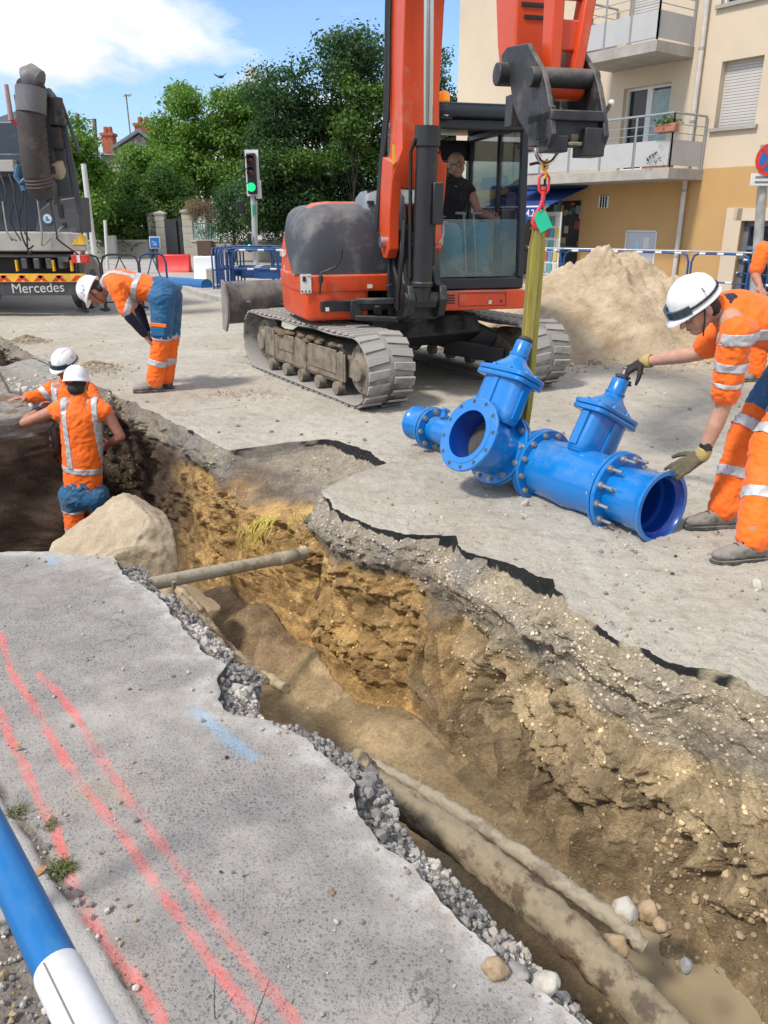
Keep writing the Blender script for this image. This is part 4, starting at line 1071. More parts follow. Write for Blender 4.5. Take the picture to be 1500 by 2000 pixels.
WL = L_(1064, 150).x - .075; WR = L_(1128, 150).x + .035
print('coupler', WL, WR, cz)
pl = [(1008, 88), (1030, 84), (1045, 112), (1058, 135), (1066, 165), (1074, 215), (1078, 262), (1070, 288), (1052, 290), (1032, 268), (1012, 235), (1001, 205), (996, 165), (988, 138), (980, 128), (978, 108), (990, 92)]
CPM = M('worn_coupler_steel', (.040, .040, .043), .5, .35, .4, 5, .5, 35, dirt=.45, dcol=(.24, .21, .18))
b = MB(); prism_px(b, pl, WL, .03)
cp = b.build('coupler_plate', CPM, EXC, bevel=.006)
prof = [XW(px, py, WL) for px, py in pl]; prof = [(p.y, p.z) for p in prof]
b = MB(); b.prism(prof, (WR, 0, 0), (0, 1, 0), (0, 0, 1), (1, 0, 0), .03); b.build('coupler_plate', CPM, EXC, bevel=.006)
ys = [p[0] for p in prof]; zs = [p[1] for p in prof]; yf, yr, zlo, zhi = min(ys), max(ys), min(zs), max(zs)
print('coupler extents', yf, yr, zlo, zhi)
b = MB()
b.box2((WL, yf + .06, zlo + .04), (WR, yf + .20, zlo + .17)); b.box2((WL, yf + .02, zlo + .13), (WR, yf + .32, zlo + .18)); b.box2((WL, yr - .2, zlo + .15), (WR, yr - .1, zlo + .32))
b.box2((WR - .10, yf + .02, zlo - .04), (WR + .02, yf + .16, zlo + .10)); b.box2((WL, yf + .04, zlo - .02), (WL + .12, yf + .16, zlo + .06))
b.box2((WL, yf + .03, zlo + .02), (WL + .03, yf + .3, zlo + .2))
b.cyl((WL - .045, yf + .22, (zlo + zhi) / 2 + .07), (WR + .045, yf + .22, (zlo + zhi) / 2 + .07), .05, n=14)
b.cyl((WL - .06, yr - .09, zhi - .14), (WR + .03, yr - .09, zhi - .14), .062, n=14)
b.build('coupler_frame', CPM, EXC, bevel=.006)
b = MB(); b.cyl((WL + .14, yf + .1, zlo + .05), (WR - .12, yf + .1, zlo + .05), .045, n=14); b.box2((WL + .12, yf + .03, zlo + .01), (WR - .11, yf + .06, zlo + .03)); b.build('hook_bar', MUDST, EXC, bevel=.005)
kn = L_(1192, 203, 3.85); k0 = L_(1148, 246, 3.85)
b = MB(); b.tube([k0, (k0 + kn) / 2 + Vector((.02, 0, -.02)), kn], [.016, .014, .012], 7); kk = b.build('hose_stub', M('brown_hose', (.12, .09, .065), .7), EXC)
b = MB(); b.sph(kn + Vector((.005, 0, .005)), .018, 10, 8); b.build('cap', M('white_cap', (.7, .7, .68), .4), kk)
b = MB(); b.sph(L_(1113, 272), .018, 8, 6, (1, 1, 1.8)); b.build('grease_cap', M('white_cap', (.7, .7, .68), .4), EXC)
lugp = L_(1071, 252, 3.86)
b = MB(); b.box(lugp + Vector((0, .03, .06)), (.028, .12, .20)); b.cyl(lugp + Vector((-.02, 0, -.03)), lugp + Vector((.02, 0, -.03)), .035, n=14); b.build('lifting_eye', CPM, EXC, bevel=.008)
def to_world(p): return Vector((RX[0], RX[1], 0)) + Matrix.Rotation(RZ, 3, 'Z') @ Vector(p)
SHACK = to_world(lugp)
print('shackle world', SHACK)
# ================================================================== BLUE PIPEWORK
BLUEM = M('blue_epoxy_paint', (.003, .170, .52), .26, 0, .05, 3, .14, 45, dirt=.22, dcol=(.16, .26, .36), bd=.002, **{'Coat Weight': .5, 'Coat Roughness': .12})
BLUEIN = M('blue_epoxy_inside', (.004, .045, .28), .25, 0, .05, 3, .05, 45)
BOLTM = M('galvanised_bolt', (.42, .40, .37), .42, .75, .2, 30, .2)
DARKIN = M('dark_gate_disc', (.06, .058, .055), .7, 0, .3, 10, .3)
pA = gz(815, 826, .17); pB = gz(1298, 978, .21)
AX = (pB - pA); AX.z = 0; LEN = AX.length; AX.normalize()
PERP = Vector((AX.y, -AX.x, 0))            # horizontal, towards the right / back or the camera side
if PERP.y < 0: PERP = -PERP                # PERP points away from the camera
ROLL = R(27)
UPV = Vector((0, 0, 1)) * math.cos(ROLL) + PERP * math.sin(ROLL)       # bonnets lean this way
BR = -PERP * math.cos(ROLL) + Vector((0, 0, 1)) * math.sin(ROLL)       # branch direction, towards camera and up
def along(px, py):                          # parameter along the axis of the point seen at that pixel
 best = None
 d = Vector(ray(px, py)); o = Vector((0, 0, CAMH))
 w0 = o - pA; a = d.dot(d); bb = d.dot(AX); c = 1.0; dd = d.dot(w0); e = AX.dot(w0)
 return (a * e - bb * dd) / (a * c - bb * bb)
print('pipe', pA, pB, LEN, 'flange a', [round(along(*q), 3) for q in ((795, 820), (830, 830), (850, 835), (985, 870), (1065, 905), (1085, 912), (1195, 955), (1215, 960), (1300, 978))])
def AXP(a, r=0.0): return pA + AX * a + Vector((0, 0, r))
PW = thing('blue_pipework', 'bright blue valve and tee assembly with bolted flanges lying on the road', 'pipework', tuple(AXP(LEN * .5) - Vector((0, 0, .19))))
def bolts(parent, c, ax, rad, n, out, inn=.02, r=.013, ph=0.0, upx=None):
 ax = Vector(ax).normalized(); x = Vector((0, 0, 1)).cross(ax).normalized(); y = ax.cross(x)
 for k in range(n):
  a = ph + 2 * PI * k / n; p = c + (x * math.cos(a) + y * math.sin(a)) * rad
  m = MB()
  m.cyl(p - ax * inn, p + ax * out, r * .62, n=8); m.cyl(p + ax * (.002), p + ax * .016, r * 1.25, n=6); m.cyl(p + ax * .0, p + ax * .003, r * 1.55, n=12)
  m.build('bolt', BOLTM, parent, world=True)
def flange(nm, c, ax, R0, th, parent, r_in=.0, holes=0, mat=None):
 m = MB()
 if r_in > 0:
  m.lathe(c, ax, [(0, r_in), (0, R0 - .006), (.006, R0), (th - .006, R0), (th, R0 - .006), (th, r_in)], 40, caps=False)
 else:
  m.lathe(c, ax, [(0, R0 - .006), (.006, R0), (th - .006, R0), (th, R0 - .006)], 40)
 return m.build(nm, mat or BLUEM, parent, world=True)
def gate_valve(c, ax, up, parent, Rf=.205, Rb=.155, L=.34, k=1.0, open_front=False):
 """flanged gate valve: body along ax, wedge-shaped chest and bonnet along up"""
 ax = Vector(ax).normalized(); up = Vector(up).normalized(); sd = ax.cross(up)
 m = MB()
 prof = [(-L / 2 + .0, Rb * 1.02), (-L / 2 + .03, Rb), (-L * .2, Rb * 1.03), (0, Rb * 1.10), (L * .2, Rb * 1.03), (L / 2 - .03, Rb), (L / 2, Rb * 1.02)]
 if open_front: m.lathe(c, ax, prof[0:5], 36, caps=False)
 m.lathe(c, ax, prof, 36, caps=False)
 body = m.build('valve_body', BLUEM, parent, world=True)
 ch = MB(); rings = []
 for h, a, s_ in ((.135, .078, .150), (.155, .082, .165), (.20, .085, .168), (.30, .088, .162), (.375, .09, .160)):
  ring = []
  for i in range(28):
   t = 2 * PI * i / 28; ca, sa = math.cos(t), math.sin(t)
   ring.append(c + up * h * k + ax * (a * k * abs(ca) ** .6 * (1 if ca > 0 else -1)) + sd * (s_ * k * abs(sa) ** .75 * (1 if sa > 0 else -1)))
  rings.append(ring)
 ring_loft(ch, rings)
 for s_ in (-1, 1):
  ch.bar(c + up * .17 * k + sd * s_ * .16 * k, c + up * .37 * k + sd * s_ * .158 * k, .05 * k, .035 * k, up=sd)
 ch.bar(c + up * .17 * k + ax * .085 * k, c + up * .37 * k + ax * .088 * k, .03 * k, .02 * k, up=ax)
 ch.bar(c + up * .17 * k - ax * .085 * k, c + up * .37 * k - ax * .088 * k, .03 * k, .02 * k, up=ax)
 ch.build('chest', BLUEM, parent, world=True, smooth=45)
 def plate(h0, h1, a, s_, nm):
  q = MB(); rr_ = []
  for h, e in ((h0, -.004), (h0 + .004, 0), (h1 - .004, 0), (h1, -.004)):
   ring = []
   for i in range(36):
    t = 2 * PI * i / 36; ca, sa = math.cos(t), math.sin(t)
    ring.append(c + up * h * k + ax * ((a + e) * k * abs(ca) ** .33 * (1 if ca > 0 else -1)) + sd * ((s_ + e) * k * abs(sa) ** .33 * (1 if sa > 0 else -1)))
   rr_.append(ring)
  ring_loft(q, rr_); return q.build(nm, BLUEM, parent, world=True, smooth=45)
 plate(.375, .403, .118, .195, 'chest_flange')
 bp_ = plate(.407, .435, .118, .195, 'bonnet_flange')
 bn = MB(); rings = []
 for h, a, s_, e in ((.435, .088, .150, .5), (.452, .086, .140, .6), (.476, .078, .112, .8), (.498, .066, .080, 1), (.518, .056, .058, 1), (.545, .052, .052, 1)):
  ring = []
  for i in range(28):
   t = 2 * PI * i / 28; ca, sa = math.cos(t), math.sin(t)
   ring.append(c + up * h * k + ax * (a * k * abs(ca) ** e * (1 if ca > 0 else -1)) + sd * (s_ * k * abs(sa) ** e * (1 if sa > 0 else -1)))
  rings.append(ring)
 ring_loft(bn, rings)
 for i in range(8):
  t = 2 * PI * (i + .5) / 8; bn.sph(c + up * .44 * k + ax * .10 * k * math.cos(t) * 1.0 + sd * .172 * k * math.sin(t), .016 * k, 8, 6)
 bn.lathe(c + up * .53 * k, up, [(0, .058 * k), (.012, .060 * k), (.018, .052 * k), (.088 * k, .051 * k), (.094 * k, .047 * k)], 24)
 bo = bn.build('bonnet', BLUEM, parent, world=True, smooth=45)
 m = MB(); m.lathe(c + up * .632 * k, up, [(0, .040 * k), (.014, .043 * k), (.022, .03 * k)], 18); m.build('gland', DARKIN, bo, world=True)
 m = MB(); m.cyl(c + up * .64 * k, c + up * .70 * k, .014, n=10); m.box(c + up * .685 * k, (.022, .022, .03)); m.build('stem', STEEL, bo, world=True)
 return body
a_end = 0.0
aF1 = along(845, 835)       # small flange pair
aT = along(1018, 884)        # tee centre
aF2 = along(1062, 903); aF2b = along(1080, 912)
aF3 = along(1202, 955)
aS = along(1300, 978)
m = MB(); m.cyl(AXP(aF1 + .03), AXP(aT), .095, .115, 28, caps=False); m.cyl(AXP(aT), AXP(aF2), .115, .12, 28, caps=False); m.sph(AXP(aT), .125, 24, 14)
m.cyl(AXP(aT), AXP(aT) + BR * .20, .13, n=30, caps=False)
tee = m.build('tee', BLUEM, PW, world=True)
f = flange('flange', AXP(aF1 + .004), AX, .155, .022, PW); bolts(f, AXP(aF1 - .02), -AX, .13, 8, .03, .03)
f = flange('flange', AXP(aF1 - .030), AX, .155, .022, PW); bolts(f, AXP(aF1 + .028), AX, .13, 8, .012, .0)
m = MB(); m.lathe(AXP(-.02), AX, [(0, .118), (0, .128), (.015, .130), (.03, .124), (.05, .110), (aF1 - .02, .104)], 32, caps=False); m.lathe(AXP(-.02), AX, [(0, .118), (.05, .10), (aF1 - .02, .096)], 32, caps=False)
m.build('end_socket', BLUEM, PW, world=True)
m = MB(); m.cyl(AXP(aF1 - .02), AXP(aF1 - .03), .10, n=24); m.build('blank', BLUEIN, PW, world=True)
cB = AXP(aT)
f = flange('flange', cB + BR * .165, BR, .236, .024, PW);
f = flange('flange', cB + BR * .197, BR, .236, .024, PW); bolts(f, cB + BR * .221, BR, .206, 12, .018, .0, ph=.26); bolts(f, cB + BR * .165, -BR, .206, 12, .05, .0, ph=.26)
v1c = cB + BR * (.221 + .125)
gate_valve(v1c, BR, UPV, PW, .236, .172, .25, 1.04)
c = v1c + BR * .120
m = MB(); n = 40; m.lathe(c, BR, [(0, .150), (0, .228), (.005, .234), (.019, .234), (.024, .228), (.024, .186), (.028, .184), (.028, .150)], 48, caps=False)
ff = m.build('flange', BLUEM, PW, world=True)
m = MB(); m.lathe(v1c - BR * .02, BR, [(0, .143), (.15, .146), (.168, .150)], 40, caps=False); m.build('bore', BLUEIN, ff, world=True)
m = MB(); m.cyl(v1c - BR * .03, v1c - BR * .02, .150, n=32); m.build('gate_disc', DARKIN, ff, world=True)
x = Vector((0, 0, 1)).cross(BR).normalized(); y = BR.cross(x)
for k in range(12):
 a = 2 * PI * (k + .5) / 12; p = c + BR * .022 + (x * math.cos(a) + y * math.sin(a)) * .208
 m = MB(); m.cyl(p, p + BR * .0035, .0125, n=14); m.build('bolt_hole', DARKIN, ff, world=True)
f = flange('flange', AXP(aF2 - .03), AX, .232, .026, PW); bolts(f, AXP(aF2 - .03), -AX, .203, 12, .055, .0, ph=.1)
f = flange('flange', AXP(aF2 + .003), AX, .232, .026, PW); bolts(f, AXP(aF2 + .029), AX, .203, 12, .018, .0, ph=.1)
v2c = AXP((aF2 + .03 + aF3) / 2); L2 = aF3 - aF2 - .03
gate_valve(v2c, AX, UPV, PW, .232, .178, L2, 1.0)
f = flange('flange', AXP(aF3 - .004), AX, .232, .022, PW); bolts(f, AXP(aF3 - .004), -AX, .203, 12, .018, .0, .011, ph=.1)
f = flange('flange', AXP(aF3 + .024), AX, .232, .026, PW); bolts(f, AXP(aF3 + .05), AX, .203, 12, .085, .0, .0145, ph=.1)
m = MB()
Ls = aS - aF3 - .05
m.lathe(AXP(aF3 + .05), AX, [(0, .160), (.02, .160), (Ls * .35, .162), (Ls * .5, .170), (Ls * .80, .175), (Ls * .9, .192), (Ls * .97, .200), (Ls, .200), (Ls, .176)], 44, caps=False)
sk = m.build('socket', BLUEM, PW, world=True)
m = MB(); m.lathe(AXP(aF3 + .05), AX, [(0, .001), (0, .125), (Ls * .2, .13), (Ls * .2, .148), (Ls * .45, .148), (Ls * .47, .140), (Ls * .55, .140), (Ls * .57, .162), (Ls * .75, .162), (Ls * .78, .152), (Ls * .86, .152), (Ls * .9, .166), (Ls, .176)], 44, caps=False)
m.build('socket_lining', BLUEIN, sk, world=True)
m = MB(); m.lathe(AXP(aF3 + .05 + Ls * .97), AX, [(0, .1905), (Ls * .035, .1905)], 44, caps=False)
a_ = AXP(aF3 + .05 + Ls * .22); cp_ = a_ + (-PERP * .8 + Vector((0, 0, .35))).normalized() * .152
m = MB(); m.cyl(cp_, cp_ + (-PERP * .8 + Vector((0, 0, .35))).normalized() * .025, .014, n=8); m.build('plug', BOLTM, sk, world=True)
m = MB(); q = AXP(aF1 + .12) + Vector((0, 0, .10)); m.cyl(q, q + UPV * .05, .022, n=12); m.lathe(q + UPV * .05, UPV, [(0, .034), (.02, .034)], 6); m.build('vent_plug', BLUEM, PW, world=True, smooth=20)
m = MB(); tp = v1c + UPV * .33 + UPV.cross(BR) * .155
m.box(tp, (.035, .012, .045)); m.build('label', STICK, PW, world=True)
STEM1 = v1c + UPV * .70 * 1.04; STEM2 = v2c + UPV * .68
print('stems', STEM1, STEM2)
SB = cB + Vector((.02, .04, .13))
ST_TOP = Vector((SHACK.x, SHACK.y, SHACK.z))
sh = thing('bow_shackle', 'silver bow shackle with red pin hanging under the excavator coupler', 'shackle', tuple(SHACK))
pts = []
for i in range(17):
 a = PI * 1.0 * i / 16
 r = .058 if 3 < i < 13 else .05
 pts.append(SHACK + Vector((-.062 * math.cos(a), 0, -.09 - .085 * math.sin(a))))
pts = [SHACK + Vector((-.032, 0, -.0)), SHACK + Vector((-.034, 0, -.04))] + pts + [SHACK + Vector((.034, 0, -.04)), SHACK + Vector((.032, 0, 0))]
m = MB(); m.tube(pts, .011, 10); m.sph(pts[0], .02, 10, 8); m.sph(pts[-1], .02, 10, 8); m.build('bow', M('shiny_shackle', (.75, .76, .78), .18, 1, .05, 5, 0), sh, world=True)
m = MB(); m.cyl(SHACK + Vector((-.075, 0, 0)), SHACK + Vector((.045, 0, 0)), .011, n=12); m.cyl(SHACK + Vector((-.085, 0, 0)), SHACK + Vector((-.055, 0, 0)), .024, n=14); m.build('pin', M('red_paint_pin', (.62, .02, .02), .4), sh, world=True)
zb_ = SHACK.z - .175
rl = thing('lifting_hook', 'red swivel link and hook with yellow latch between the shackle and the strap', 'hook', (SHACK.x, SHACK.y, zb_ - .15))
hx, hy = SHACK.x - .005, SHACK.y
QX = Matrix.Translation((hx, hy, zb_)) @ Matrix.Scale(.74, 4) @ Matrix.Translation((-hx, -hy, -zb_))
RED = M('red_hook_paint', (.66, .05, .06), .45, 0, .1, 8, .1, dirt=.1); YEL = M('yellow_hook_paint', (.85, .45, .03), .45)
m = MB(QX); m.tube([(hx + .004, hy, zb_ + .03), (hx + .022, hy, zb_ + .005), (hx + .016, hy, zb_ - .03), (hx - .012, hy, zb_ - .045), (hx - .024, hy, zb_ - .015), (hx - .008, hy, zb_ + .02)], .012, 8)
m.tube([(hx, hy, zb_ - .04), (hx + .012, hy, zb_ - .075), (hx - .004, hy, zb_ - .105)], .012, 8); m.build('yellow_hook', YEL, rl, world=True, smooth=60)
m = MB(QX)
z1, z2 = zb_ - .075, zb_ - .205
m.tube([(hx - .018, hy, z1), (hx - .038, hy, z1 - .025), (hx - .036, hy, z2 + .02), (hx - .02, hy, z2), (hx + .02, hy, z2), (hx + .036, hy, z2 + .02), (hx + .038, hy, z1 - .025), (hx + .018, hy, z1), (hx - .018, hy, z1)], .011, 8)
m.cyl((hx, hy, z2 + .035), (hx, hy, z2 - .05), .016, n=12); m.cyl((hx, hy, z2 + .045), (hx, hy, z2 + .02), .024, n=12); m.build('swivel_link', RED, rl, world=True, smooth=60)
z3 = z2 - .05
m = MB(QX); m.tube([(hx, hy, z3), (hx - .015, hy, z3 - .05), (hx - .055, hy, z3 - .12), (hx - .065, hy, z3 - .165), (hx - .045, hy, z3 - .20), (hx - .005, hy, z3 - .21), (hx + .035, hy, z3 - .185), (hx + .05, hy, z3 - .15)], [.015, .016, .018, .020, .021, .02, .015, .008], 10)
m.tube([(hx + .004, hy - .004, z3 - .03), (hx + .045, hy - .004, z3 - .14)], .008, 6); m.build('red_hook', RED, rl, world=True, smooth=60)
zt_ = zb_ + (z3 - .15 - zb_) * .74
tg = thing('inspection_tag', 'green plastic tag tied to the red hook above the strap', 'tag', (hx - .0, hy - .035, zt_))
m = MB(); mt = Matrix.Rotation(R(-28), 4, 'Y'); tcx = Vector((hx - .0, hy - .035, zt_))
m.prism([(-.038, -.055), (.036, -.055), (.038, .03), (.02, .055), (-.02, .055), (-.038, .03)], tcx, mt @ Vector((1, 0, 0)), mt @ Vector((0, 0, 1)), Vector((0, 1, 0)), .003)
m.build('tag_plate', M('green_tag', (.01, .52, .28), .5, 0, .04), tg, world=True)
m = MB(); m.tube([tcx + mt @ Vector((0, .0, .045)), tcx + Vector((.03, .0, .08)), tcx + Vector((.015, .035, .09))], .003, 5); m.build('tie', M('green_tie', (.02, .30, .2), .5), tg, world=True)
sl = thing('lifting_strap', 'worn yellow webbing strap running from the red hook down to the pipework', 'strap', tuple(SB))
YW = None
t = NT('yellow_webbing'); w_ = t.n('ShaderNodeTexWave'); w_.inputs['Scale'].default_value = 55; w_.bands_direction = 'Z'; t.l(t.obj, w_.inputs['Vector'])
n1 = t.noise(9, 5, .65, t.vscale(t.obj, (1, 1, .35))); cc = t.mix(t.ramp(n1, .35, .7), (.34, .29, .035), (.50, .45, .10)); cc = t.mix(t.math('MULTIPLY', t.ramp(t.noise(4, 5, .6), .5, .7), .5), cc, (.20, .17, .07))
YW = t.fin(cc, .85, t.bump(w_.outputs['Fac'], .35, .003))
top = Vector((hx - .01, hy, zb_ + (z3 - .19 - zb_) * .74));
def strap(off0, off1, w0, tw):
 vs = []; fs = []; n = 24
 for i in range(n + 1):
  u = i / n; p = top.lerp(SB, u) + Vector((off0 * (1 - u) + off1 * u, .012 * math.sin(u * 5) , 0))
  wd = w0 * (.62 + .38 * sstep(0, .12, u)) * (1 - .40 * sstep(.78, 1, u)); a = tw * (1 + .6 * math.sin(u * 2.5))
  x = Vector((math.cos(a), math.sin(a), 0)); y = Vector((-math.sin(a), math.cos(a), 0)) * .0035
  for q in (-x * wd - y, -x * wd * .5 - y * 1.6, x * wd * .5 - y * 1.6, x * wd - y, x * wd + y, x * wd * .5 + y * 1.6, -x * wd * .5 + y * 1.6, -x * wd + y): vs.append(p + q)
 for j in range(n):
  for i in range(8): i2 = (i + 1) % 8; fs.append((j * 8 + i, j * 8 + i2, (j + 1) * 8 + i2, (j + 1) * 8 + i))
 fs.append(tuple(range(8))); fs.append(tuple(n * 8 + i for i in range(8)))
 q_ = MB(); q_.add(vs, fs); return q_
strap(.006, .008, .044, .25).build('webbing', YW, sl, world=True)
strap(-.014, -.02, .040, -.45).build('webbing', M('yellow_webbing_dark', (.22, .19, .05), .85), sl, world=True)
m = MB(); lp2 = []
for i in range(25):
 a = 2 * PI * i / 24; lp2.append(cB + Vector((.0, .0, .0)) + (PERP * math.cos(a) + Vector((0, 0, 1)) * math.sin(a)) * .142 + AX * (.03 * math.cos(a)) + (Vector((0, 0, .05)) if 4 < i < 8 else Vector((0, 0, 0))) + AX * .13)
m.tube(lp2, .018, 6, caps=False); m.sph(SB, .04, 10, 8, (.9, .7, 1.3)); m.build('loop', YW, sl, world=True)
# ================================================================== PEOPLE
def cap_mesh(mb, a, b, r0, r1, side=None, flat=1.0, n=18):
 a = Vector(a); b = Vector(b); d = b - a; L = max(d.length, 1e-4); z = d / L
 x = Vector(side) if side is not None else (Vector((0, 0, 1)) if abs(z.z) < .9 else Vector((1, 0, 0)))
 x = (x - z * x.dot(z)).normalized(); y = z.cross(x)
 prof = []
 for i in range(6): t = -PI / 2 + (PI / 2) * i / 5; prof.append((r0 * math.sin(t), max(1e-4, r0 * math.cos(t))))
 for i in range(6): t = (PI / 2) * i / 5; prof.append((L + r1 * math.sin(t), max(1e-4, r1 * math.cos(t))))
 vs = []; fs = []
 for h, r in prof:
  for i in range(n): t = 2 * PI * i / n; vs.append(a + z * h + x * r * math.cos(t) + y * r * flat * math.sin(t))
 for j in range(len(prof) - 1):
  for i in range(n): i2 = (i + 1) % n; fs.append((j * n + i, j * n + i2, (j + 1) * n + i2, (j + 1) * n + i))
 fs.append(tuple(reversed(range(n)))); fs.append(tuple((len(prof) - 1) * n + i for i in range(n)))
 mb.add(vs, fs)
def ell(mb, c, r, X=None, Z=None):          # ellipsoid, r along X, Y, Z axes
 if X is None: m = Matrix.Identity(3)
 else:
  X = Vector(X).normalized(); Z = Vector(Z); Z = (Z - X * Z.dot(X)).normalized(); m = Matrix((X, Z.cross(X), Z)).transposed()
 mb.sph(c, 1.0, 16, 10, r, m)
def blob(name, mb, voxel, mat, parent, smooth=5, wr=0.0, wsc=18.0, seed=0, stretch=(1, 1, 1), fac=.5):
 me = bpy.data.meshes.new('tmp'); me.from_pydata(mb.v, [], mb.f)
 o = bpy.data.objects.new('tmp', me); COL.objects.link(o)
 r = o.modifiers.new('r', 'REMESH'); r.mode = 'VOXEL'; r.voxel_size = voxel; r.use_smooth_shade = True
 s = o.modifiers.new('s', 'SMOOTH'); s.iterations = smooth; s.factor = fac
 dg = bpy.context.evaluated_depsgraph_get()
 out = bpy.data.meshes.new_from_object(o.evaluated_get(dg)); bpy.data.objects.remove(o); bpy.data.meshes.remove(me)
 out.name = name
 n = len(out.vertices); co = np.empty(n * 3, np.float32); out.vertices.foreach_get('co', co); co = co.reshape(-1, 3).astype(float)
 if wr > 0:
  no = np.empty(n * 3, np.float32); out.vertices.foreach_get('normal', no); no = no.reshape(-1, 3)
  q = co * wsc * np.array(stretch) + seed
  w = fbm(q * .35, 2)[:, None]
  d = (ridged(q + w * 1.2, 3, .5) - .3) * wr
  co += no * d[:, None]
 inv = np.array(root_inv(parent))
 co = co @ inv[:3, :3].T + inv[:3, 3]
 out.vertices.foreach_set('co', co.astype(np.float32).ravel()); out.update()
 out.polygons.foreach_set('use_smooth', np.ones(len(out.polygons), bool))
 return link(name, out, mat, parent)
def band(src, c, n, half, rad, mat, name='reflective_band', off=.004, parent=None):
 """a strip of tape: the slab |(p-c).n| < half of a garment, lifted a little off it"""
 root = src
 while root.parent: root = root.parent
 inv = root_inv(root); c = inv @ Vector(c); n = (inv.to_3x3() @ Vector(n)).normalized()
 bm = bmesh.new(); bm.from_mesh(src.data)
 far = [v for v in bm.verts if (v.co - c).length > rad + half + .02]
 bmesh.ops.delete(bm, geom=far, context='VERTS')
 for s in (1, -1):
  g = bm.verts[:] + bm.edges[:] + bm.faces[:]
  bmesh.ops.bisect_plane(bm, geom=g, plane_co=c + n * half * s, plane_no=n * s, clear_outer=True)
 bm.normal_update()
 for v in bm.verts: v.co += v.normal * off
 if not bm.faces: bm.free(); return None
 ex = bmesh.ops.solidify(bm, geom=bm.faces[:], thickness=.003)
 me = bpy.data.meshes.new(name); bm.to_mesh(me); bm.free()
 me.polygons.foreach_set('use_smooth', [True] * len(me.polygons))
 return link(name, me, mat, src)
def vest_cut(src, planes, name, mat, off=.004):
 """piece of a garment kept on the inner side of all given planes (c, n)"""
 root = src
 while root.parent: root = root.parent
 inv = root_inv(root)
 bm = bmesh.new(); bm.from_mesh(src.data)
 for c, n in planes:
  c = inv @ Vector(c); n = (inv.to_3x3() @ Vector(n)).normalized()
  bmesh.ops.bisect_plane(bm, geom=bm.verts[:] + bm.edges[:] + bm.faces[:], plane_co=c, plane_no=n, clear_outer=True)
 bm.normal_update()
 for v in bm.verts: v.co += v.normal * off
 if not bm.faces: bm.free(); return None
 bmesh.ops.solidify(bm, geom=bm.faces[:], thickness=.003)
 me = bpy.data.meshes.new(name); bm.to_mesh(me); bm.free()
 me.polygons.foreach_set('use_smooth', [True] * len(me.polygons))
 return link(name, me, mat, src)
def cloth(name, col, rough=.85, em=0):
 t = NT(name); n = t.noise(7, 4, .6); c = t.mix(t.ramp(n, .3, .7), tuple(x * .88 for x in col), tuple(min(1, x * 1.08) for x in col))
 w = t.noise(420, 2, .5); f = t.noise(26, 4, .6)
 h = t.math('ADD', t.math('MULTIPLY', w, .25), f)
 c = t.mix(t.math('MULTIPLY', t.ramp(t.noise(3.5, 6, .7), .52, .70), .30), c, (.30, .22, .13)); t.fin(c, rough, t.bump(h, .6, .008)); t.b.inputs['Sheen Weight'].default_value = .15
 return t.m
HV = cloth('hi_vis_orange_cloth', (.98, .155, .004), .75)
BLUEC = cloth('blue_work_cloth', (.012, .115, .26), .85)
NAVY = cloth('navy_cloth', (.012, .014, .035), .9)
TAPE = M('silver_reflective_tape', (.50, .50, .52), .45, .15, .08, 25, .15, 120)
BLACKC = cloth('black_cotton', (.014, .013, .015), .9)
JEANS = cloth('denim', (.06, .16, .22), .9)
def skin(name, col):
 t = NT(name); n = t.noise(18, 4, .6); c = t.mix(t.ramp(n, .35, .7), tuple(x * .85 for x in col), tuple(min(1, x * 1.12) for x in col))
 t.fin(c, .5, t.bump(t.noise(160, 3, .6), .15, .003)); t.b.inputs['Subsurface Weight'].default_value = .08; t.b.inputs['Subsurface Scale'].default_value = .01
 t.b.inputs['Subsurface Radius'].default_value = (1, .3, .15); return t.m
SKIN = skin('skin_tan', (.46, .235, .16)); SKIN2 = skin('skin_sunburnt', (.42, .19, .125)); SKIN3 = skin('skin_light', (.50, .28, .20))
HAIR = M('dark_hair', (.025, .018, .014), .7, 0, .3, 40, .5, 200)
HELM = M('white_helmet', (.80, .81, .82), .28, 0, .03, 4, .02, 20, dirt=.12, dcol=(.5, .47, .42), **{'Coat Weight': .3})
BLK = M('black_plastic', (.015, .015, .016), .4)
LENS = M('goggle_lens', (.05, .08, .10), .08, .2, .1, 4, 0)
BOOT = M('dusty_boot', (.075, .068, .062), .75, 0, .3, 12, .4, 60, dirt=.8, dcol=(.26, .24, .21))
SOLE = M('boot_sole', (.05, .047, .044), .85, 0, .2, 12, .3, dirt=.6, dcol=(.24, .22, .19))
GLOVE = M('worn_glove_cloth', (.115, .095, .06), .9, 0, .35, 12, .4, 120); GLOVEK = M('black_glove', (.022, .02, .018), .8, 0, .3, 12, .4, 120)
GLOVEY = M('glove_cuff_yellow', (.42, .33, .13), .9, 0, .2, 12, .4, 120)
BLG = M('helmet_logo_blue', (.05, .16, .45), .5, 0, 0, 5, 0)
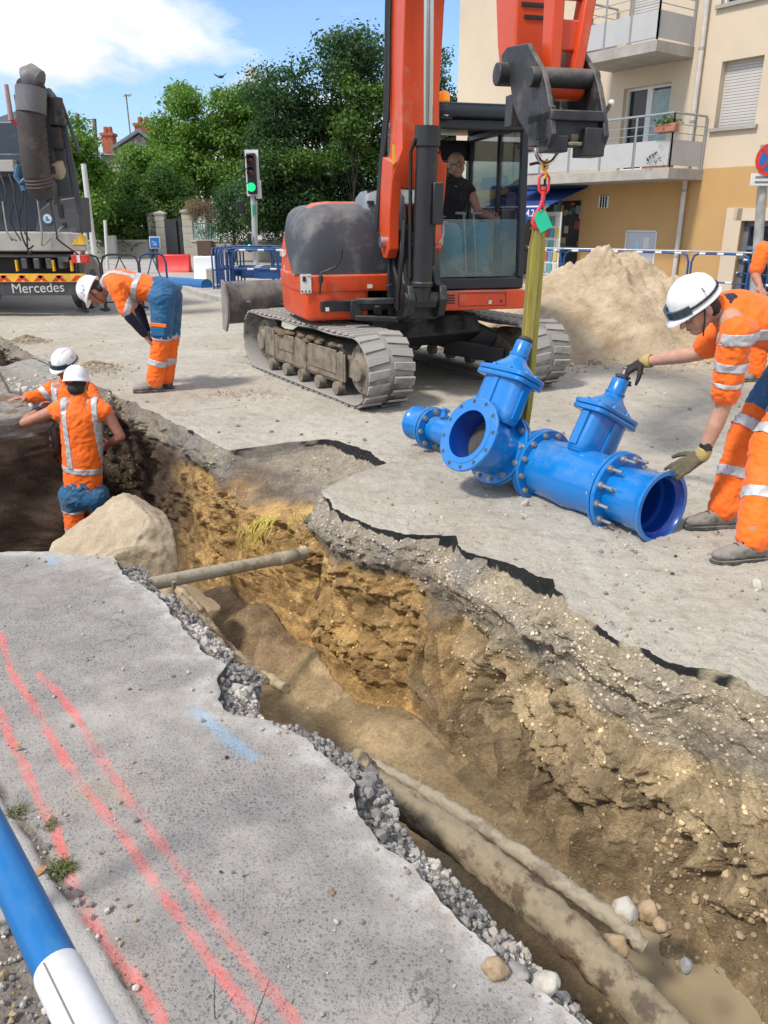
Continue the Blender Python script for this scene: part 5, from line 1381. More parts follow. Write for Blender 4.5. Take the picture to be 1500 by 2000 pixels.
def hand(mb, w, d, pn, th, curl=.5, k=1.0, spread=.16, grip=None):
 """w wrist, d hand direction, pn palm normal (side the fingers close towards), th thumb side"""
 w = Vector(w); d = Vector(d).normalized(); pn = Vector(pn); pn = (pn - d * pn.dot(d)).normalized(); sd = d.cross(pn)
 if sd.dot(Vector(th)) < 0: sd = -sd
 cap_mesh(mb, w - d * .01, w + d * .03 * k, .027 * k, .030 * k, sd, .75)
 for i in range(4):
  cap_mesh(mb, w + d * .02 * k + sd * (.010 - .007 * i) * k, w + d * .088 * k + sd * (.029 - .0195 * i) * k, .016 * k, .0125 * k)
 Ls = [(.044, .026, .022), (.049, .030, .024), (.045, .028, .023), (.035, .021, .019)]
 for i in range(4):
  p = w + d * .088 * k + sd * (.029 - .0195 * i) * k
  a = curl * (.55 + .07 * i); dr = (d + sd * spread * (.75 - .5 * i)).normalized()
  r = [.0098, .009, .0082, .007]
  for j in range(3):
   q = p + (dr * math.cos(a) + pn * math.sin(a)) * Ls[i][j] * k
   cap_mesh(mb, p, q, r[j] * k, r[j + 1] * k, n=10); p = q; a += curl * (.95 if j == 0 else .7)
 p = w + d * .022 * k + sd * .026 * k
 for j, (L, r0, r1) in enumerate(((.042, .017, .013), (.032, .0125, .0105), (.026, .0105, .0085))):
  a = [.85, .55, .25][j]; q = p + (d * math.cos(a) + sd * math.sin(a) * .95 + pn * (.25 + .5 * curl)).normalized() * L * k
  cap_mesh(mb, p, q, r0 * k, r1 * k, n=10); p = q
def head(mb, c, f, u):
 f = Vector(f).normalized(); u = Vector(u); u = (u - f * u.dot(f)).normalized(); s = f.cross(u)
 ell(mb, c + u * .025 - f * .008, (.078, .097, .092), s, u)
 ell(mb, c + f * .022 - u * .035, (.066, .072, .072), s, u)
 ell(mb, c + f * .048 - u * .088, (.040, .040, .030), s, u)
 for k in (-1, 1):
  ell(mb, c + s * k * .077 - f * .005 - u * .012, (.012, .022, .033), s, u)
  ell(mb, c + s * k * .036 + f * .062 - u * .032, (.024, .020, .020), s, u)
 ell(mb, c + f * .080 + u * .022, (.055, .016, .014), s, u)
 cap_mesh(mb, c + f * .088 + u * .008, c + f * .112 - u * .028, .009, .014, n=10)
 ell(mb, c + f * .082 - u * .056, (.026, .014, .009), s, u); ell(mb, c + f * .078 - u * .068, (.022, .013, .009), s, u)
 return f, u, s
def face_bits(parent, c, f, u, s, glasses=False, beard=False, brow=True):
 for k in (-1, 1):
  m = MB(); m.sph(c + s * k * .032 + f * .080 + u * .004, .0115, 10, 8); m.build('eye', M('eye_white', (.55, .52, .50), .3), parent, world=True)
  m = MB(); m.sph(c + s * k * .032 + f * .0885 + u * .004, .0052, 8, 6); m.build('iris', BLK, parent, world=True)
  if brow:
   m = MB(); m.tube([c + s * k * .016 + f * .096 + u * .026, c + s * k * .034 + f * .092 + u * .030, c + s * k * .052 + f * .078 + u * .024], [.003, .004, .002], 6); m.build('eyebrow', HAIR, parent, world=True)
 m = MB(); m.tube([c - s * .022 + f * .088 - u * .0615, c + f * .097 - u * .0625, c + s * .022 + f * .088 - u * .0615], [.0015, .003, .0015], 6); m.build('lips', M('lips', (.26, .09, .075), .5), parent, world=True)
 if glasses:
  m = MB()
  for k in (-1, 1):
   pts = [c + f * (.101 - .018 * abs(math.cos(a))) + s * (k * .034 + .025 * math.cos(a)) + u * (.003 + .017 * math.sin(a)) for a in [2 * PI * i / 12 for i in range(13)]]
   m.tube(pts, .0016, 5, caps=False); m.tube([c + s * k * .058 + f * .085 + u * .006, c + s * k * .082 - f * .0 + u * .004], .002, 5)
  m.build('glasses', BLK, parent, world=True)
 if beard:
  m = MB();
  ell(m, c + f * .050 - u * .090, (.046, .046, .032), s, u); ell(m, c + f * .05 - u * .062, (.060, .050, .034), s, u)
  blob('beard', m, .006, HAIR, parent, 3, wr=.003, wsc=120)
def helmet(parent, c, f, u, s, visor=False, logo=0, mat=HELM, tilt=0.0):
 """safety helmet: shell with ridges, brim with a peak, cradle strap"""
 c = c + u * .040; rings = []; n = 36
 def ringat(h, a, b, pk=0.0, dz=0.0):
  r = []
  for i in range(n):
   t = 2 * PI * i / n; ct, st = math.cos(t), math.sin(t)
   fx = (b + (pk * max(0, ct) ** 2)) * ct; sx = a * st
   r.append(c + f * (fx - .004) + s * sx + u * (h - dz * max(0, ct) ** 3))
  return r
 m = MB()
 rings = [ringat(-.012, .116, .140, .038, .014), ringat(-.004, .117, .141, .036, .014), ringat(.006, .106, .130, .012, .004), ringat(.03, .104, .128), ringat(.06, .098, .122), ringat(.09, .084, .106), ringat(.112, .062, .080), ringat(.126, .034, .045), ringat(.130, .006, .008)]
 ring_loft(m, rings)
 sh = m.build('helmet', mat, parent, world=True, smooth=55)
 m = MB()
 for k in (-.034, 0, .034):
  pts = []
  for i in range(13):
   t = -1.15 + 2.25 * i / 12; h = .132 * math.cos(t) - .002; x = .128 * math.sin(t)
   pts.append(c + f * x + s * k * (1.0 if abs(t) < .6 else .9) + u * (h - 2.2 * k * k))
  m.tube(pts, [.002] + [.0065 if k == 0 else .0055] * 11 + [.002], 6)
 m.build('helmet_ridge', mat, sh, world=True, smooth=60)
 m = MB()
 for k in (-1, 1):
  for j in range(3): m.box(c + s * k * (.0985 - .004 * j) + f * (-.02 + .0 * j) + u * (.055 + .008 * j), (.004, .03, .003))
  m.tube([c + s * k * .095 + f * .01 - u * .01, c + s * k * .082 + f * .035 - u * .075, c + s * k * .03 + f * .055 - u * .165], .004, 5)
 m.build('chin_strap', BLK, sh, world=True)
 if visor:
  m = MB(); pts = [c + f * (.142 * math.cos(a)) + s * (.113 * math.sin(a)) + u * .022 for a in np.linspace(-1.0, 1.0, 9)]
  for a, b_ in zip(pts[:-1], pts[1:]): m.bar(a, b_, .040, .014, up=u.cross(b_ - a))
  m.build('goggles', LENS, sh, world=True, smooth=60)
  m = MB(); pts = [c + f * (.136 * math.cos(a)) + s * (.110 * math.sin(a)) + u * .020 for a in np.linspace(.9, 2 * PI - .9, 16)]; m.tube(pts, .007, 5); m.build('goggle_strap', BLK, sh, world=True)
 if logo:
  m = MB(); q = c + s * logo * .100 + f * .012 + u * .042
  nn = (s * logo * 1.0 + u * .30).normalized(); xx = f; yy = nn.cross(xx)
  m.lathe(q + nn * .002, nn, [(0, .0095), (.002, .0095)], 18); m.box(q + nn * .003 + f * .034 - u * .003, (.020, .003, .004)); m.box(q + nn * .003 + f * .034 + u * .004, (.026, .003, .003))
  m.build('helmet_logo', BLG, sh, world=True)
  m = MB(); m.lathe(q + nn * .0042, nn, [(0, .005), (.0014, .005)], 14); m.build('logo_centre', HELM, sh, world=True)
 return sh
def boot(parent, ank, toe_dir, down=None, k=1.0):
 d = Vector(toe_dir).normalized(); ank = Vector(ank); up = Vector(down) * -1 if down is not None else Vector((0, 0, 1)); up = (up - d * up.dot(d)).normalized(); sd = d.cross(up)
 base = ank - up * .085 * k
 m = MB()
 cap_mesh(m, ank + up * .06, ank - up * .03, .056, .054, d, .85); cap_mesh(m, base + d * -.035 + up * .045, base + d * .10 + up * .04, .042, .042, sd, .9)
 cap_mesh(m, base + d * .08 + up * .038, base + d * .17 + up * .034, .045, .040, sd, .75); cap_mesh(m, ank - up * .02, base + d * .12 + up * .05, .048, .038, sd, .9)
 b_ = blob('boot', m, .009, BOOT, parent, 4, wr=.003, wsc=40)
 m = MB(); pl_ = [(-.085, -.034), (-.06, -.042), (.05, -.043), (.12, -.050), (.185, -.040), (.215, -.012), (.213, .016), (.18, .042), (.11, .050), (.05, .042), (-.06, .042), (-.085, .032)]
 m.prism(pl_, base - up * .004, d, sd, up, .024); m.build('sole', SOLE, b_, world=True, bevel=.004)
 m = MB()
 for i in range(4): q = base + d * (.045 + .022 * i) + up * (.115 - .014 * i); m.tube([q - sd * .022, q + up * .004, q + sd * .022], .0035, 5)
 m.build('lace', BLK, b_, world=True)
 return b_
def person(label, group, base, J, shirt='short', top=HV, voxel=.009, sk=SKIN, trousers=None, visor=False, logo=0, hm=True, glasses=False, beard=False, gloves=(None, None),
           curl=(.5, .5), pn=((0, 0, -1), (0, 0, -1)), th=((0, 1, 0), (0, 1, 0)), hd=(None, None), arms=(True, True), boots=True, scale=1.0, hair=True, bands=True, undersleeve=None, toes=None, waist=.155):
 P = thing('person', label, 'person', tuple(base), 0, group)
 V = {k: Vector(v) for k, v in J.items()}
 f, u = V['face'], V['crown']
 side = (V['shR'] - V['shL']).normalized()
 m = MB()
 f, u, s = head(m, V['head'], f, u)
 cap_mesh(m, V['neck'] - (V['head'] - V['neck']).normalized() * .05, V['head'] - u * .03 - f * .015, .062, .056)
 cap_mesh(m, V['shL'].lerp(V['shR'], .25), V['shL'].lerp(V['shR'], .75), .07, .07)
 cap_mesh(m, V['neck'] - (V['neck'] - V['pel']).normalized() * .06, V['pel'], .11, .10, side, .7)
 for i, S_ in enumerate('LR'):
  sh_, el, wr_ = V['sh' + S_], V['el' + S_], V['wr' + S_]
  cap_mesh(m, V['neck'].lerp(sh_, .45), sh_, .06, .058)
  cap_mesh(m, sh_, sh_.lerp(el, .45), .054, .050); cap_mesh(m, sh_.lerp(el, .4), el, .050, .040)
  cap_mesh(m, el, el.lerp(wr_, .35), .040, .043); cap_mesh(m, el.lerp(wr_, .3), wr_, .043, .027)
  hp = V['hip' + S_]; kn = V['kn' + S_]; an = V['an' + S_]
  cap_mesh(m, hp, kn, .075, .052); cap_mesh(m, kn, an, .052, .036)
  if gloves[i] is None: hand(m, wr_, hd[i] or (wr_ - el), pn[i], th[i], curl[i])
 body = blob('body', m, voxel * .72, sk, P, 4)
 for i, S_ in enumerate('LR'):
  if gloves[i] is not None:
   el, wr_ = V['el' + S_], V['wr' + S_]
   g = MB(); hand(g, wr_, hd[i] or (wr_ - el), pn[i], th[i], curl[i], 1.13); gl_ = blob('glove', g, .0058, gloves[i], P, 2, wr=.002, wsc=60)
   g = MB(); dd = (wr_ - el).normalized(); g.lathe(wr_ - dd * .055, dd, [(0, .036), (.01, .040), (.035, .039), (.06, .034), (.066, .030)], 20, caps=False); g.build('cuff', GLOVEY, gl_, world=True)
 face_bits(P, V['head'], f, u, s, glasses, beard)
 if hm: helmet(P, V['head'], f, u, s, visor, logo)
 if hair:
  m = MB(); ell(m, V['head'] + u * .03 - f * .022, (.083, .092, .085), s, u); ell(m, V['head'] - u * .035 - f * .05, (.070, .055, .055), s, u)
  blob('hair', m, .009, HAIR, P, 3, wr=.002, wsc=90)
 g = MB(); sp = (V['neck'] - V['pel']); spn = sp.normalized()
 cap_mesh(g, V['pel'] + spn * .07, V['pel'].lerp(V['neck'], .45), waist, waist + .005, side, .72)
 cap_mesh(g, V['pel'].lerp(V['neck'], .4), V['pel'].lerp(V['neck'], .80), waist + .005, .175, side, .68)
 cap_mesh(g, V['shL'].lerp(V['shR'], .08) - spn * .03, V['shL'].lerp(V['shR'], .92) - spn * .03, .078, .078)
 cap_mesh(g, V['neck'] - spn * .10, V['neck'] + spn * .0, .125, .076, side, .9)
 lens = {'short': .80, 'none': 0.0, 'long': 1.0}[shirt]
 for i, S_ in enumerate('LR'):
  sh_, el, wr_ = V['sh' + S_], V['el' + S_], V['wr' + S_]
  if lens == 0: cap_mesh(g, sh_.lerp(V['neck'], .35), sh_.lerp(el, .06), .072, .062)
  if lens > 0: cap_mesh(g, sh_, sh_.lerp(el, lens), .075, .066 if shirt == 'short' else .058)
  if shirt == 'long': cap_mesh(g, el, el.lerp(wr_, .86), .060, .048)
 cap_mesh(g, V['neck'] - spn * .04, V['neck'].lerp(V['head'], .22), .074, .066)
 shirt_o = blob('shirt', g, voxel, top, P, 4, wr=.0075, wsc=13, seed=hash(label) % 97 if False else len(label), stretch=(1, 1, 1.3))
 if undersleeve is not None:
  g = MB()
  for S_ in 'LR':
   sh_, el, wr_ = V['sh' + S_], V['el' + S_], V['wr' + S_]
   cap_mesh(g, sh_.lerp(el, .5), el, .058, .048); cap_mesh(g, el, el.lerp(wr_, .93), .050, .036)
  blob('undersleeve', g, voxel, undersleeve, P, 4, wr=.004, wsc=22)
 g = MB(); pv = V['pel']
 cap_mesh(g, V['hipL'] + spn * .02, V['hipR'] + spn * .02, .105, .105)
 cap_mesh(g, pv + spn * .03, pv + spn * .10, .155, .148, side, .74)
 for S_ in 'LR':
  hp, kn, an = V['hip' + S_], V['kn' + S_], V['an' + S_]
  cap_mesh(g, hp, kn, .095, .084); cap_mesh(g, kn, kn.lerp(an, .93), .086, .080)
 low = trousers if trousers is not None else HV
 tr = blob('trousers', g, voxel, low, P, 4, wr=.009, wsc=12, seed=5, stretch=(1, 1, 1.6))
 P['_'] = 1; del P['_']
 if boots:
  for i, S_ in enumerate('LR'): boot(P, V['an' + S_], toes[i], None)
 return P, body, shirt_o, tr, (f, u, s), V
def trouser_zones(tr, V, blue_to=.72, sides='LR', bands_=(.10, .52), split=True):
 """blue upper part, silver tapes round the legs"""
 g = MB(); pv = V['pel']; spn = (V['neck'] - pv).normalized(); side = (V['shR'] - V['shL']).normalized()
 cap_mesh(g, V['hipL'] + spn * .02, V['hipR'] + spn * .02, .122, .122)
 cap_mesh(g, pv + spn * .03, pv + spn * .085, .166, .160, side, .77)
 for S_ in 'LR':
  hp, kn = V['hip' + S_], V['kn' + S_]; q = hp.lerp(kn, blue_to - .08); r1 = .108 + (.085 - .108) * blue_to + .012
  cap_mesh(g, hp, q, .116, r1)
  g.cyl(hp.lerp(kn, blue_to - .12), hp.lerp(kn, blue_to), r1, r1, n=18)
 blob('trouser_top', g, .010, BLUEC, tr, 2, wr=.006, wsc=12, seed=5, stretch=(1, 1, 1.6))
 for S_ in sides:
  kn, an = V['kn' + S_], V['an' + S_]; hp = V['hip' + S_]
  band(tr, kn.lerp(an, bands_[1]), an - kn, .028, .11, TAPE)
  band(tr, hp.lerp(kn, .93), kn - hp, .030, .13, TAPE, off=.008)
def V3(*a): return Vector(a)
def at_(px, py, Y): return gy(px, py, Y)
yA = 6.70
J = dict(pel=at_(163, 962, yA + .02), neck=at_(157, 782, yA - .0), head=at_(150, 752, yA + .03), face=(-.25, 1, -.25), crown=(0, .25, 1),
         shL=at_(111, 800, yA), shR=at_(203, 798, yA), elL=at_(47, 826, yA - .02), wrL=at_(74, 802, yA + .20), elR=at_(236, 852, yA + .02), wrR=at_(212, 868, yA + .20))
J['hipL'] = J['pel'] + V3(-.10, 0, -.05); J['hipR'] = J['pel'] + V3(.10, 0, -.05)
J['knL'] = V3(J['hipL'].x - .02, yA + .03, -.85); J['anL'] = V3(J['hipL'].x - .02, yA + .02, -1.26); J['knR'] = V3(J['hipR'].x + .03, yA + .05, -.85); J['anR'] = V3(J['hipR'].x + .04, yA + .04, -1.26)
P, body, sh, tr, fr, V = person('worker standing in the trench with his back turned, silver braces on orange vest', 'workers in orange', (J['pel'].x, yA, -1.35), J, shirt='none', voxel=.012, sk=SKIN2,
 toes=((-.2, 1, 0), (.2, 1, 0)), waist=.165, curl=(.9, .9), pn=((1, 0, 0), (-1, 0, 0)), gloves=(None, None))
sp = (V['neck'] - V['pel']).normalized()
band(sh, V['pel'] + sp * .235, sp, .026, .3, TAPE)
for x in (-.125, .135):
 c = V['neck'] + V3(x, 0, 0)
 vest_cut(sh, [(c - V3(.024, 0, 0), (-1, 0, 0)), (c + V3(.024, 0, 0), (1, 0, 0)), (V['pel'] + sp * .25, -sp)], 'reflective_band', TAPE, .005)
trouser_zones(tr, V, .78)
m = MB(); m.sph(V['head'] + V3(0, -.13, .055), .013, 10, 6, (1.5, .3, .8)); m.build('helmet_badge', M('red_badge', (.45, .03, .03), .5), P, world=True)
m = MB(); cw_ = V['wrL']; m.cyl(cw_ - (V['wrL'] - V['elL']).normalized() * .04, cw_ + (V['wrL'] - V['elL']).normalized() * .015, .042, n=14); m.build('wrist_guard', NAVY, P, world=True)
yB = 7.30
J = dict(pel=at_(150, 900, yB + .1), neck=at_(133, 748, yB), head=at_(128, 716, yB - .03), face=(-.35, -1, -.35), crown=(0, -.3, 1),
         shR=at_(100, 760, yB), shL=at_(172, 762, yB), elR=at_(72, 768, yB - .08), wrR=at_(58, 775, yB - .14), elL=at_(196, 800, yB - .1), wrL=at_(180, 830, yB - .25))
J['elR'] = J['shR'] + (J['wrR'] - J['shR']) * .5 + V3(0, .02, -.03)
J['wrR'] = J['shR'] + (at_(52, 776, yB - .15) - J['shR']) * 1.0
J['hipL'] = J['pel'] + V3(.10, 0, -.05); J['hipR'] = J['pel'] + V3(-.10, 0, -.05)
J['knL'] = V3(J['hipL'].x, yB, -.88); J['anL'] = V3(J['hipL'].x, yB + .1, -1.26); J['knR'] = V3(J['hipR'].x, yB, -.88); J['anR'] = V3(J['hipR'].x, yB + .1, -1.26)
P, body, sh, tr, fr, V = person('worker deeper in the trench facing us, goggles on helmet, arm over the edge', 'workers in orange', (J['pel'].x, yB, -1.35), J, shirt='long', voxel=.012, sk=SKIN2,
 toes=((.1, -1, 0), (-.1, -1, 0)), visor=True, curl=(.4, .2), pn=((0, 0, -1), (0, 0, -1)), th=((0, -1, 0), (0, -1, 0)), hair=False)
for x in (-.11, .11):
 c = V['neck'] + V3(x, 0, 0)
 vest_cut(sh, [(c - V3(.026, 0, 0), (-1, 0, 0)), (c + V3(.026, 0, 0), (1, 0, 0))], 'reflective_band', TAPE, .005)
band(sh, V['elR'].lerp(V['shR'], .3), V['elR'] - V['shR'], .025, .09, TAPE)
band(sh, V['pel'] + (V['neck'] - V['pel']) * .5, (V['neck'] - V['pel']), .026, .3, TAPE)
yC = 7.85
J = dict(pel=at_(322, 570, yC + .02), neck=at_(216, 548, yC - .03), head=at_(186, 570, yC - .05), face=(-.45, -.1, -1), crown=(-1, -.05, .40),
         shL=at_(226, 560, yC - .20), shR=at_(228, 545, yC + .16), elL=at_(252, 617, yC - .22), wrL=at_(284, 655, yC - .12), elR=at_(272, 606, yC + .10), wrR=at_(288, 648, yC + .02))
J['hipL'] = J['pel'] + V3(.0, -.10, -.05); J['hipR'] = J['pel'] + V3(.02, .10, -.05)
J['anL'] = gz(302, 748, .09); J['anR'] = gz(322, 742, .09); J['knL'] = (J['hipL'] + J['anL']) / 2 + V3(.03, 0, .02); J['knR'] = (J['hipR'] + J['anR']) / 2 + V3(.03, 0, .02)
P, body, sh, tr, fr, V = person('worker bent double beside the trench with hands on his knees, in front of the truck', 'workers in orange', (J['anL'].x, yC, 0), J, shirt='short', voxel=.012, sk=SKIN2,
 toes=((-1, -.25, 0), (-1, -.1, 0)), logo=-1, undersleeve=NAVY, curl=(.6, .6), pn=((1, 0, 0), (1, 0, 0)), th=((0, -1, 0), (0, 1, 0)), waist=.16)
sp = (V['neck'] - V['pel']).normalized()
band(sh, V['pel'] + sp * .26, sp + V3(0, 0, .1), .026, .35, TAPE)
vest_cut(sh, [(V['neck'] + V3(0, -.10, 0), (0, -1, 0)), (V['neck'] + V3(0, -.052, 0), (0, 1, 0)), (V['pel'] + sp * .27, -sp)], 'reflective_band', TAPE, .005)
vest_cut(sh, [(V['neck'] + V3(0, .052, 0), (0, -1, 0)), (V['neck'] + V3(0, .10, 0), (0, 1, 0)), (V['pel'] + sp * .27, -sp)], 'reflective_band', TAPE, .005)
trouser_zones(tr, V, .95)
m = MB(); m.box(V['hipL'].lerp(V['knL'], .62) + V3(-.01, -.108, 0), (.16, .02, .035), Matrix.Rotation(R(6), 3, 'Y')); m.build('pocket_flap', HV, tr, world=True, bevel=.006)
m = MB(); m.box(V['hipL'].lerp(V['knL'], .78) + V3(-.01, -.100, 0), (.14, .03, .09)); m.build('pocket', BLUEC, tr, world=True, bevel=.012)
yD = 4.10
rimtop = AXP(LEN + .0) + Vector((0, 0, .20))
wr2 = at_(1370, 893, 3.98); wr1 = STEM2 + V3(.095, -.02, .055)
J = dict(pel=at_(1596, 668, yD + .12), neck=at_(1418, 606, yD - .02), head=at_(1362, 602, yD - .07), face=(-.80, -.20, -.62), crown=(-.55, -.1, .82),
         shL=at_(1438, 650, yD - .22), shR=at_(1432, 618, yD + .20), elL=at_(1412, 795, yD - .16), wrL=wr2, elR=at_(1368, 690, yD + .22), wrR=wr1)
J['hipL'] = J['pel'] + V3(.0, -.11, -.06); J['hipR'] = J['pel'] + V3(.0, .11, -.06)
J['anL'] = gz(1470, 1062, .09); J['anR'] = gz(1412, 1000, .09)
J['knL'] = at_(1502, 868, yD - .22); J['knR'] = at_(1458, 845, yD + .14)
P, body, sh, tr, fr, V = person('worker leaning over with gloved hands on the blue pipe end and valve stem', 'workers in orange', (J['anL'].x, yD, 0), J, shirt='short', voxel=.0085, sk=SKIN3,
 toes=((-1, -.18, 0), (-1, -.12, 0)), visor=True, logo=1, glasses=True, beard=False, gloves=(GLOVE, GLOVEK), curl=(.55, 1.05), pn=((-.2, .55, -.6), (-.35, .1, -1)), th=((-1, 0, .2), (-.2, -1, 0)), hd=((rimtop + V3(-.05, .02, -.05)) - wr2, STEM2 + V3(-.03, -.01, -.02) - wr1), waist=.165)
sp = (V['neck'] - V['pel']).normalized()
band(sh, V['neck'] - sp * .13, V3(-.35, 0, 1) * 1.0, .026, .01, TAPE) if False else None
vest_cut(sh, [(V['shL'] + V3(0, 0, -.055), (0.05, 0, -1)), (V['shL'] + V3(0, 0, .0), (-.05, 0, 1)), (V['shL'] + V3(0, .10, 0), (0, 1, 0)), (V['shL'] + V3(-.075, 0, 0), (-1, 0, 0))], 'reflective_band', TAPE, .005)
band(sh, V['shL'].lerp(V['elL'], .42), V['elL'] - V['shL'], .022, .10, TAPE)
band(sh, V['shL'].lerp(V['elL'], .66), V['elL'] - V['shL'], .010, .10, TAPE)
None and vest_cut(sh, [(V['neck'] + sp * -.055, -sp), (V['neck'] + V3(0, 0, .03), (0, 0, 1)), (V['neck'] + V3(0, 0, -.11), (0, 0, -1)), (V['neck'] + V3(0, -.11, 0), (0, -1, 0))], 'collar', NAVY, .004)
pass
m = MB(); nd = (V['head'] - V['neck']).normalized(); m.lathe(V['neck'] + nd * .0, nd, [(-.012, .088), (.0, .084), (.032, .072), (.038, .066)], 22, caps=False); m.build('collar', NAVY, sh, world=True)
trouser_zones(tr, V, .72)
m = MB(); dd = (V['wrL'] - V['elL']).normalized(); sd_ = V3(-.2, -1, .2).normalized(); m.cyl(V['wrL'] - dd * .075, V['wrL'] - dd * .05, .033, n=18); wb_ = m.build('watch_strap', BLK, P, world=True)
m = MB(); m.lathe(V['wrL'] - dd * .062 + sd_ * .03, sd_, [(0, .02), (.010, .02), (.013, .016)], 18); m.build('watch_case', BLK, wb_, world=True)
yE = 8.35
J = dict(pel=at_(1530, 600, yE), neck=at_(1560, 470, yE), head=at_(1585, 430, yE), face=(-1, -.4, -.2), crown=(0, 0, 1),
         shL=at_(1492, 486, yE - .1), shR=at_(1610, 488, yE + .1), elL=at_(1474, 535, yE - .12), wrL=at_(1485, 560, yE - .3), elR=at_(1580, 540, yE), wrR=at_(1560, 570, yE - .3))
J['hipL'] = J['pel'] + V3(-.08, -.05, -.05); J['hipR'] = J['pel'] + V3(.08, .05, -.05)
J['anL'] = gz(1476, 728, .09); J['anR'] = gz(1550, 720, .09); J['knL'] = (J['hipL'] + J['anL']) / 2 + V3(-.06, 0, 0); J['knR'] = (J['hipR'] + J['anR']) / 2
P, body, sh, tr, fr, V = person('person in orange cut off by the right edge, farther off than the leaning worker', 'workers in orange', (J['anL'].x, yE, 0), J, shirt='short', voxel=.016, sk=SKIN2, toes=((-1, -.3, 0), (-1, -.1, 0)), waist=.17, trousers=HV)
band(sh, V['pel'] + (V['neck'] - V['pel']) * .5, (V['neck'] - V['pel']), .026, .3, TAPE)
def cabw(l, w, z): return to_world(E(l + .20, w, z - .01))
J = dict(pel=cabw(-.06, .55, 1.45), neck=cabw(-.02, .55, 1.98), head=cabw(.03, .565, 2.125), face=_fw * 1.0 + V3(.35, 0, -.1), crown=(0, 0, 1),
         shL=cabw(-.02, .73, 1.90), shR=cabw(-.02, .36, 1.91), elL=cabw(.10, .80, 1.68), wrL=cabw(.34, .87, 1.63), elR=cabw(.02, .27, 1.66), wrR=cabw(.22, .30, 1.60))
J['hipL'] = cabw(-.02, .66, 1.42); J['hipR'] = cabw(-.02, .44, 1.42); J['knL'] = cabw(.42, .70, 1.50); J['knR'] = cabw(.42, .40, 1.50); J['anL'] = cabw(.50, .68, 1.18); J['anR'] = cabw(.50, .42, 1.18)
P, body, sh, tr, fr, V = person('bald driver in black sleeveless top and jeans sitting inside the excavator cab', None, tuple(cabw(-.06, .55, 1.36)), J, shirt='none', top=BLACKC, voxel=.010, sk=SKIN, trousers=JEANS, hm=False, hair=False, glasses=True,
 toes=(tuple(_fw), tuple(_fw)), curl=(1.0, 1.0), pn=(tuple(_rt * -1), tuple(_rt)), th=((0, 0, 1), (0, 0, 1)), waist=.16)
m = MB(); nk = V['neck']; m.tube([nk + _rt * x + _fw * y + V3(0, 0, z) for x, y, z in ((-.07, .03, .03), (-.05, .085, -.02), (0, .115, -.06), (.05, .085, -.02), (.07, .03, .03))], .0035, 6); m.build('necklace', M('silver_chain', (.7, .68, .62), .25, 1), P, world=True)
# ================================================================== THINGS IN AND AROUND THE TRENCH
def rock_mesh(name, size, seed, sub=3, rough=.35, flat=.35, mat=None, sc=1.6):
 bm = bmesh.new(); bmesh.ops.create_icosphere(bm, subdivisions=sub, radius=1.0)
 co = np.array([v.co[:] for v in bm.verts])
 r_ = np.random.RandomState(seed)
 d = 1.0 + rough * fbm(co * sc + seed * 3.1, 4, .42)
 co2 = co * d[:, None]
 for _ in range(26 if sub > 4 else 14):
  n = r_.normal(size=3); n /= np.linalg.norm(n); h = r_.uniform(.68, .95); dd = co2 @ n
  co2 = np.where((dd > h)[:, None], co2 - n * (dd - h)[:, None] * .97, co2)
 co2 += co * (fbm(co * 7 + seed, 5, .6) * .018)[:, None]
 co2 *= np.array(size)
 for v, c in zip(bm.verts, co2): v.co = c
 me = bpy.data.meshes.new(name); bm.to_mesh(me); bm.free()
 me.polygons.foreach_set('use_smooth', [True] * len(me.polygons))
 if sub <= 2: me.set_sharp_from_angle(angle=R(28))
 if mat: me.materials.append(mat)
 return me
def stone_mat(name, a, b, bump=.6):
 t = NT(name); n = t.noise(6, 6, .65); n2 = t.noise(60, 5, .7); c = t.mix(t.ramp(n, .3, .7), a, b)
 c = t.mix(t.math('MULTIPLY', t.ramp(n2, .4, .7), .4), c, tuple(min(1, x * 1.3) for x in b))
 return t.fin(c, .93, t.bump(t.math('ADD', n2, n), bump, .008))
SANDST = stone_mat('pale_sandy_boulder', (.34, .265, .17), (.50, .42, .30), 1.0)
SGREY = stone_mat('broken_asphalt_grey', (.16, .16, .16), (.35, .345, .335)); SLIGHT = stone_mat('pale_stone', (.38, .35, .30), (.52, .49, .43))
SBROWN = stone_mat('brown_stone', (.30, .205, .12), (.42, .32, .20)); SBLACK = stone_mat('fresh_black_asphalt', (.028, .028, .030), (.07, .07, .075))
PALC = np.array([(.22, .215, .21), (.43, .405, .36), (.36, .27, .17), (.05, .05, .053)])
t = NT('stone_by_colour'); n = t.noise(60, 5, .7); c = t.mix(t.ramp(n, .3, .7), t.mix(1.0, t.attr('Col', 'Color'), (.75, .74, .72), 'MULTIPLY'), t.mix(1.0, t.attr('Col', 'Color'), (1.2, 1.2, 1.2), 'MULTIPLY')); STC = t.fin(c, .93, t.bump(n, .7, .006))
me = rock_mesh('boulder', (.44, .40, .46), 5, 6, .26, mat=SANDST, sc=.8)
o = link('boulder', me); o.location = gy(240, 1075, 4.78) + Vector((.0, .0, -.06)); o.rotation_euler = (.1, .22, .5)
print('boulder', o.location)
tag(o, 'huge pale sandy boulder lying in the trench in front of the worker', 'boulder')
me = rock_mesh('soil_heap', (.30, .22, .14), 9, 5, .5, mat=stone_mat('sand_lump', (.30, .225, .13), (.42, .33, .21)))
o = link('soil_heap', me); o.location = gy(335, 1135, 4.45) + Vector((0, 0, -.17)); o.rotation_euler = (0, .3, .3); tag(o, 'crumbled sandy soil slumped at the foot of the boulder', 'soil', kind='stuff')
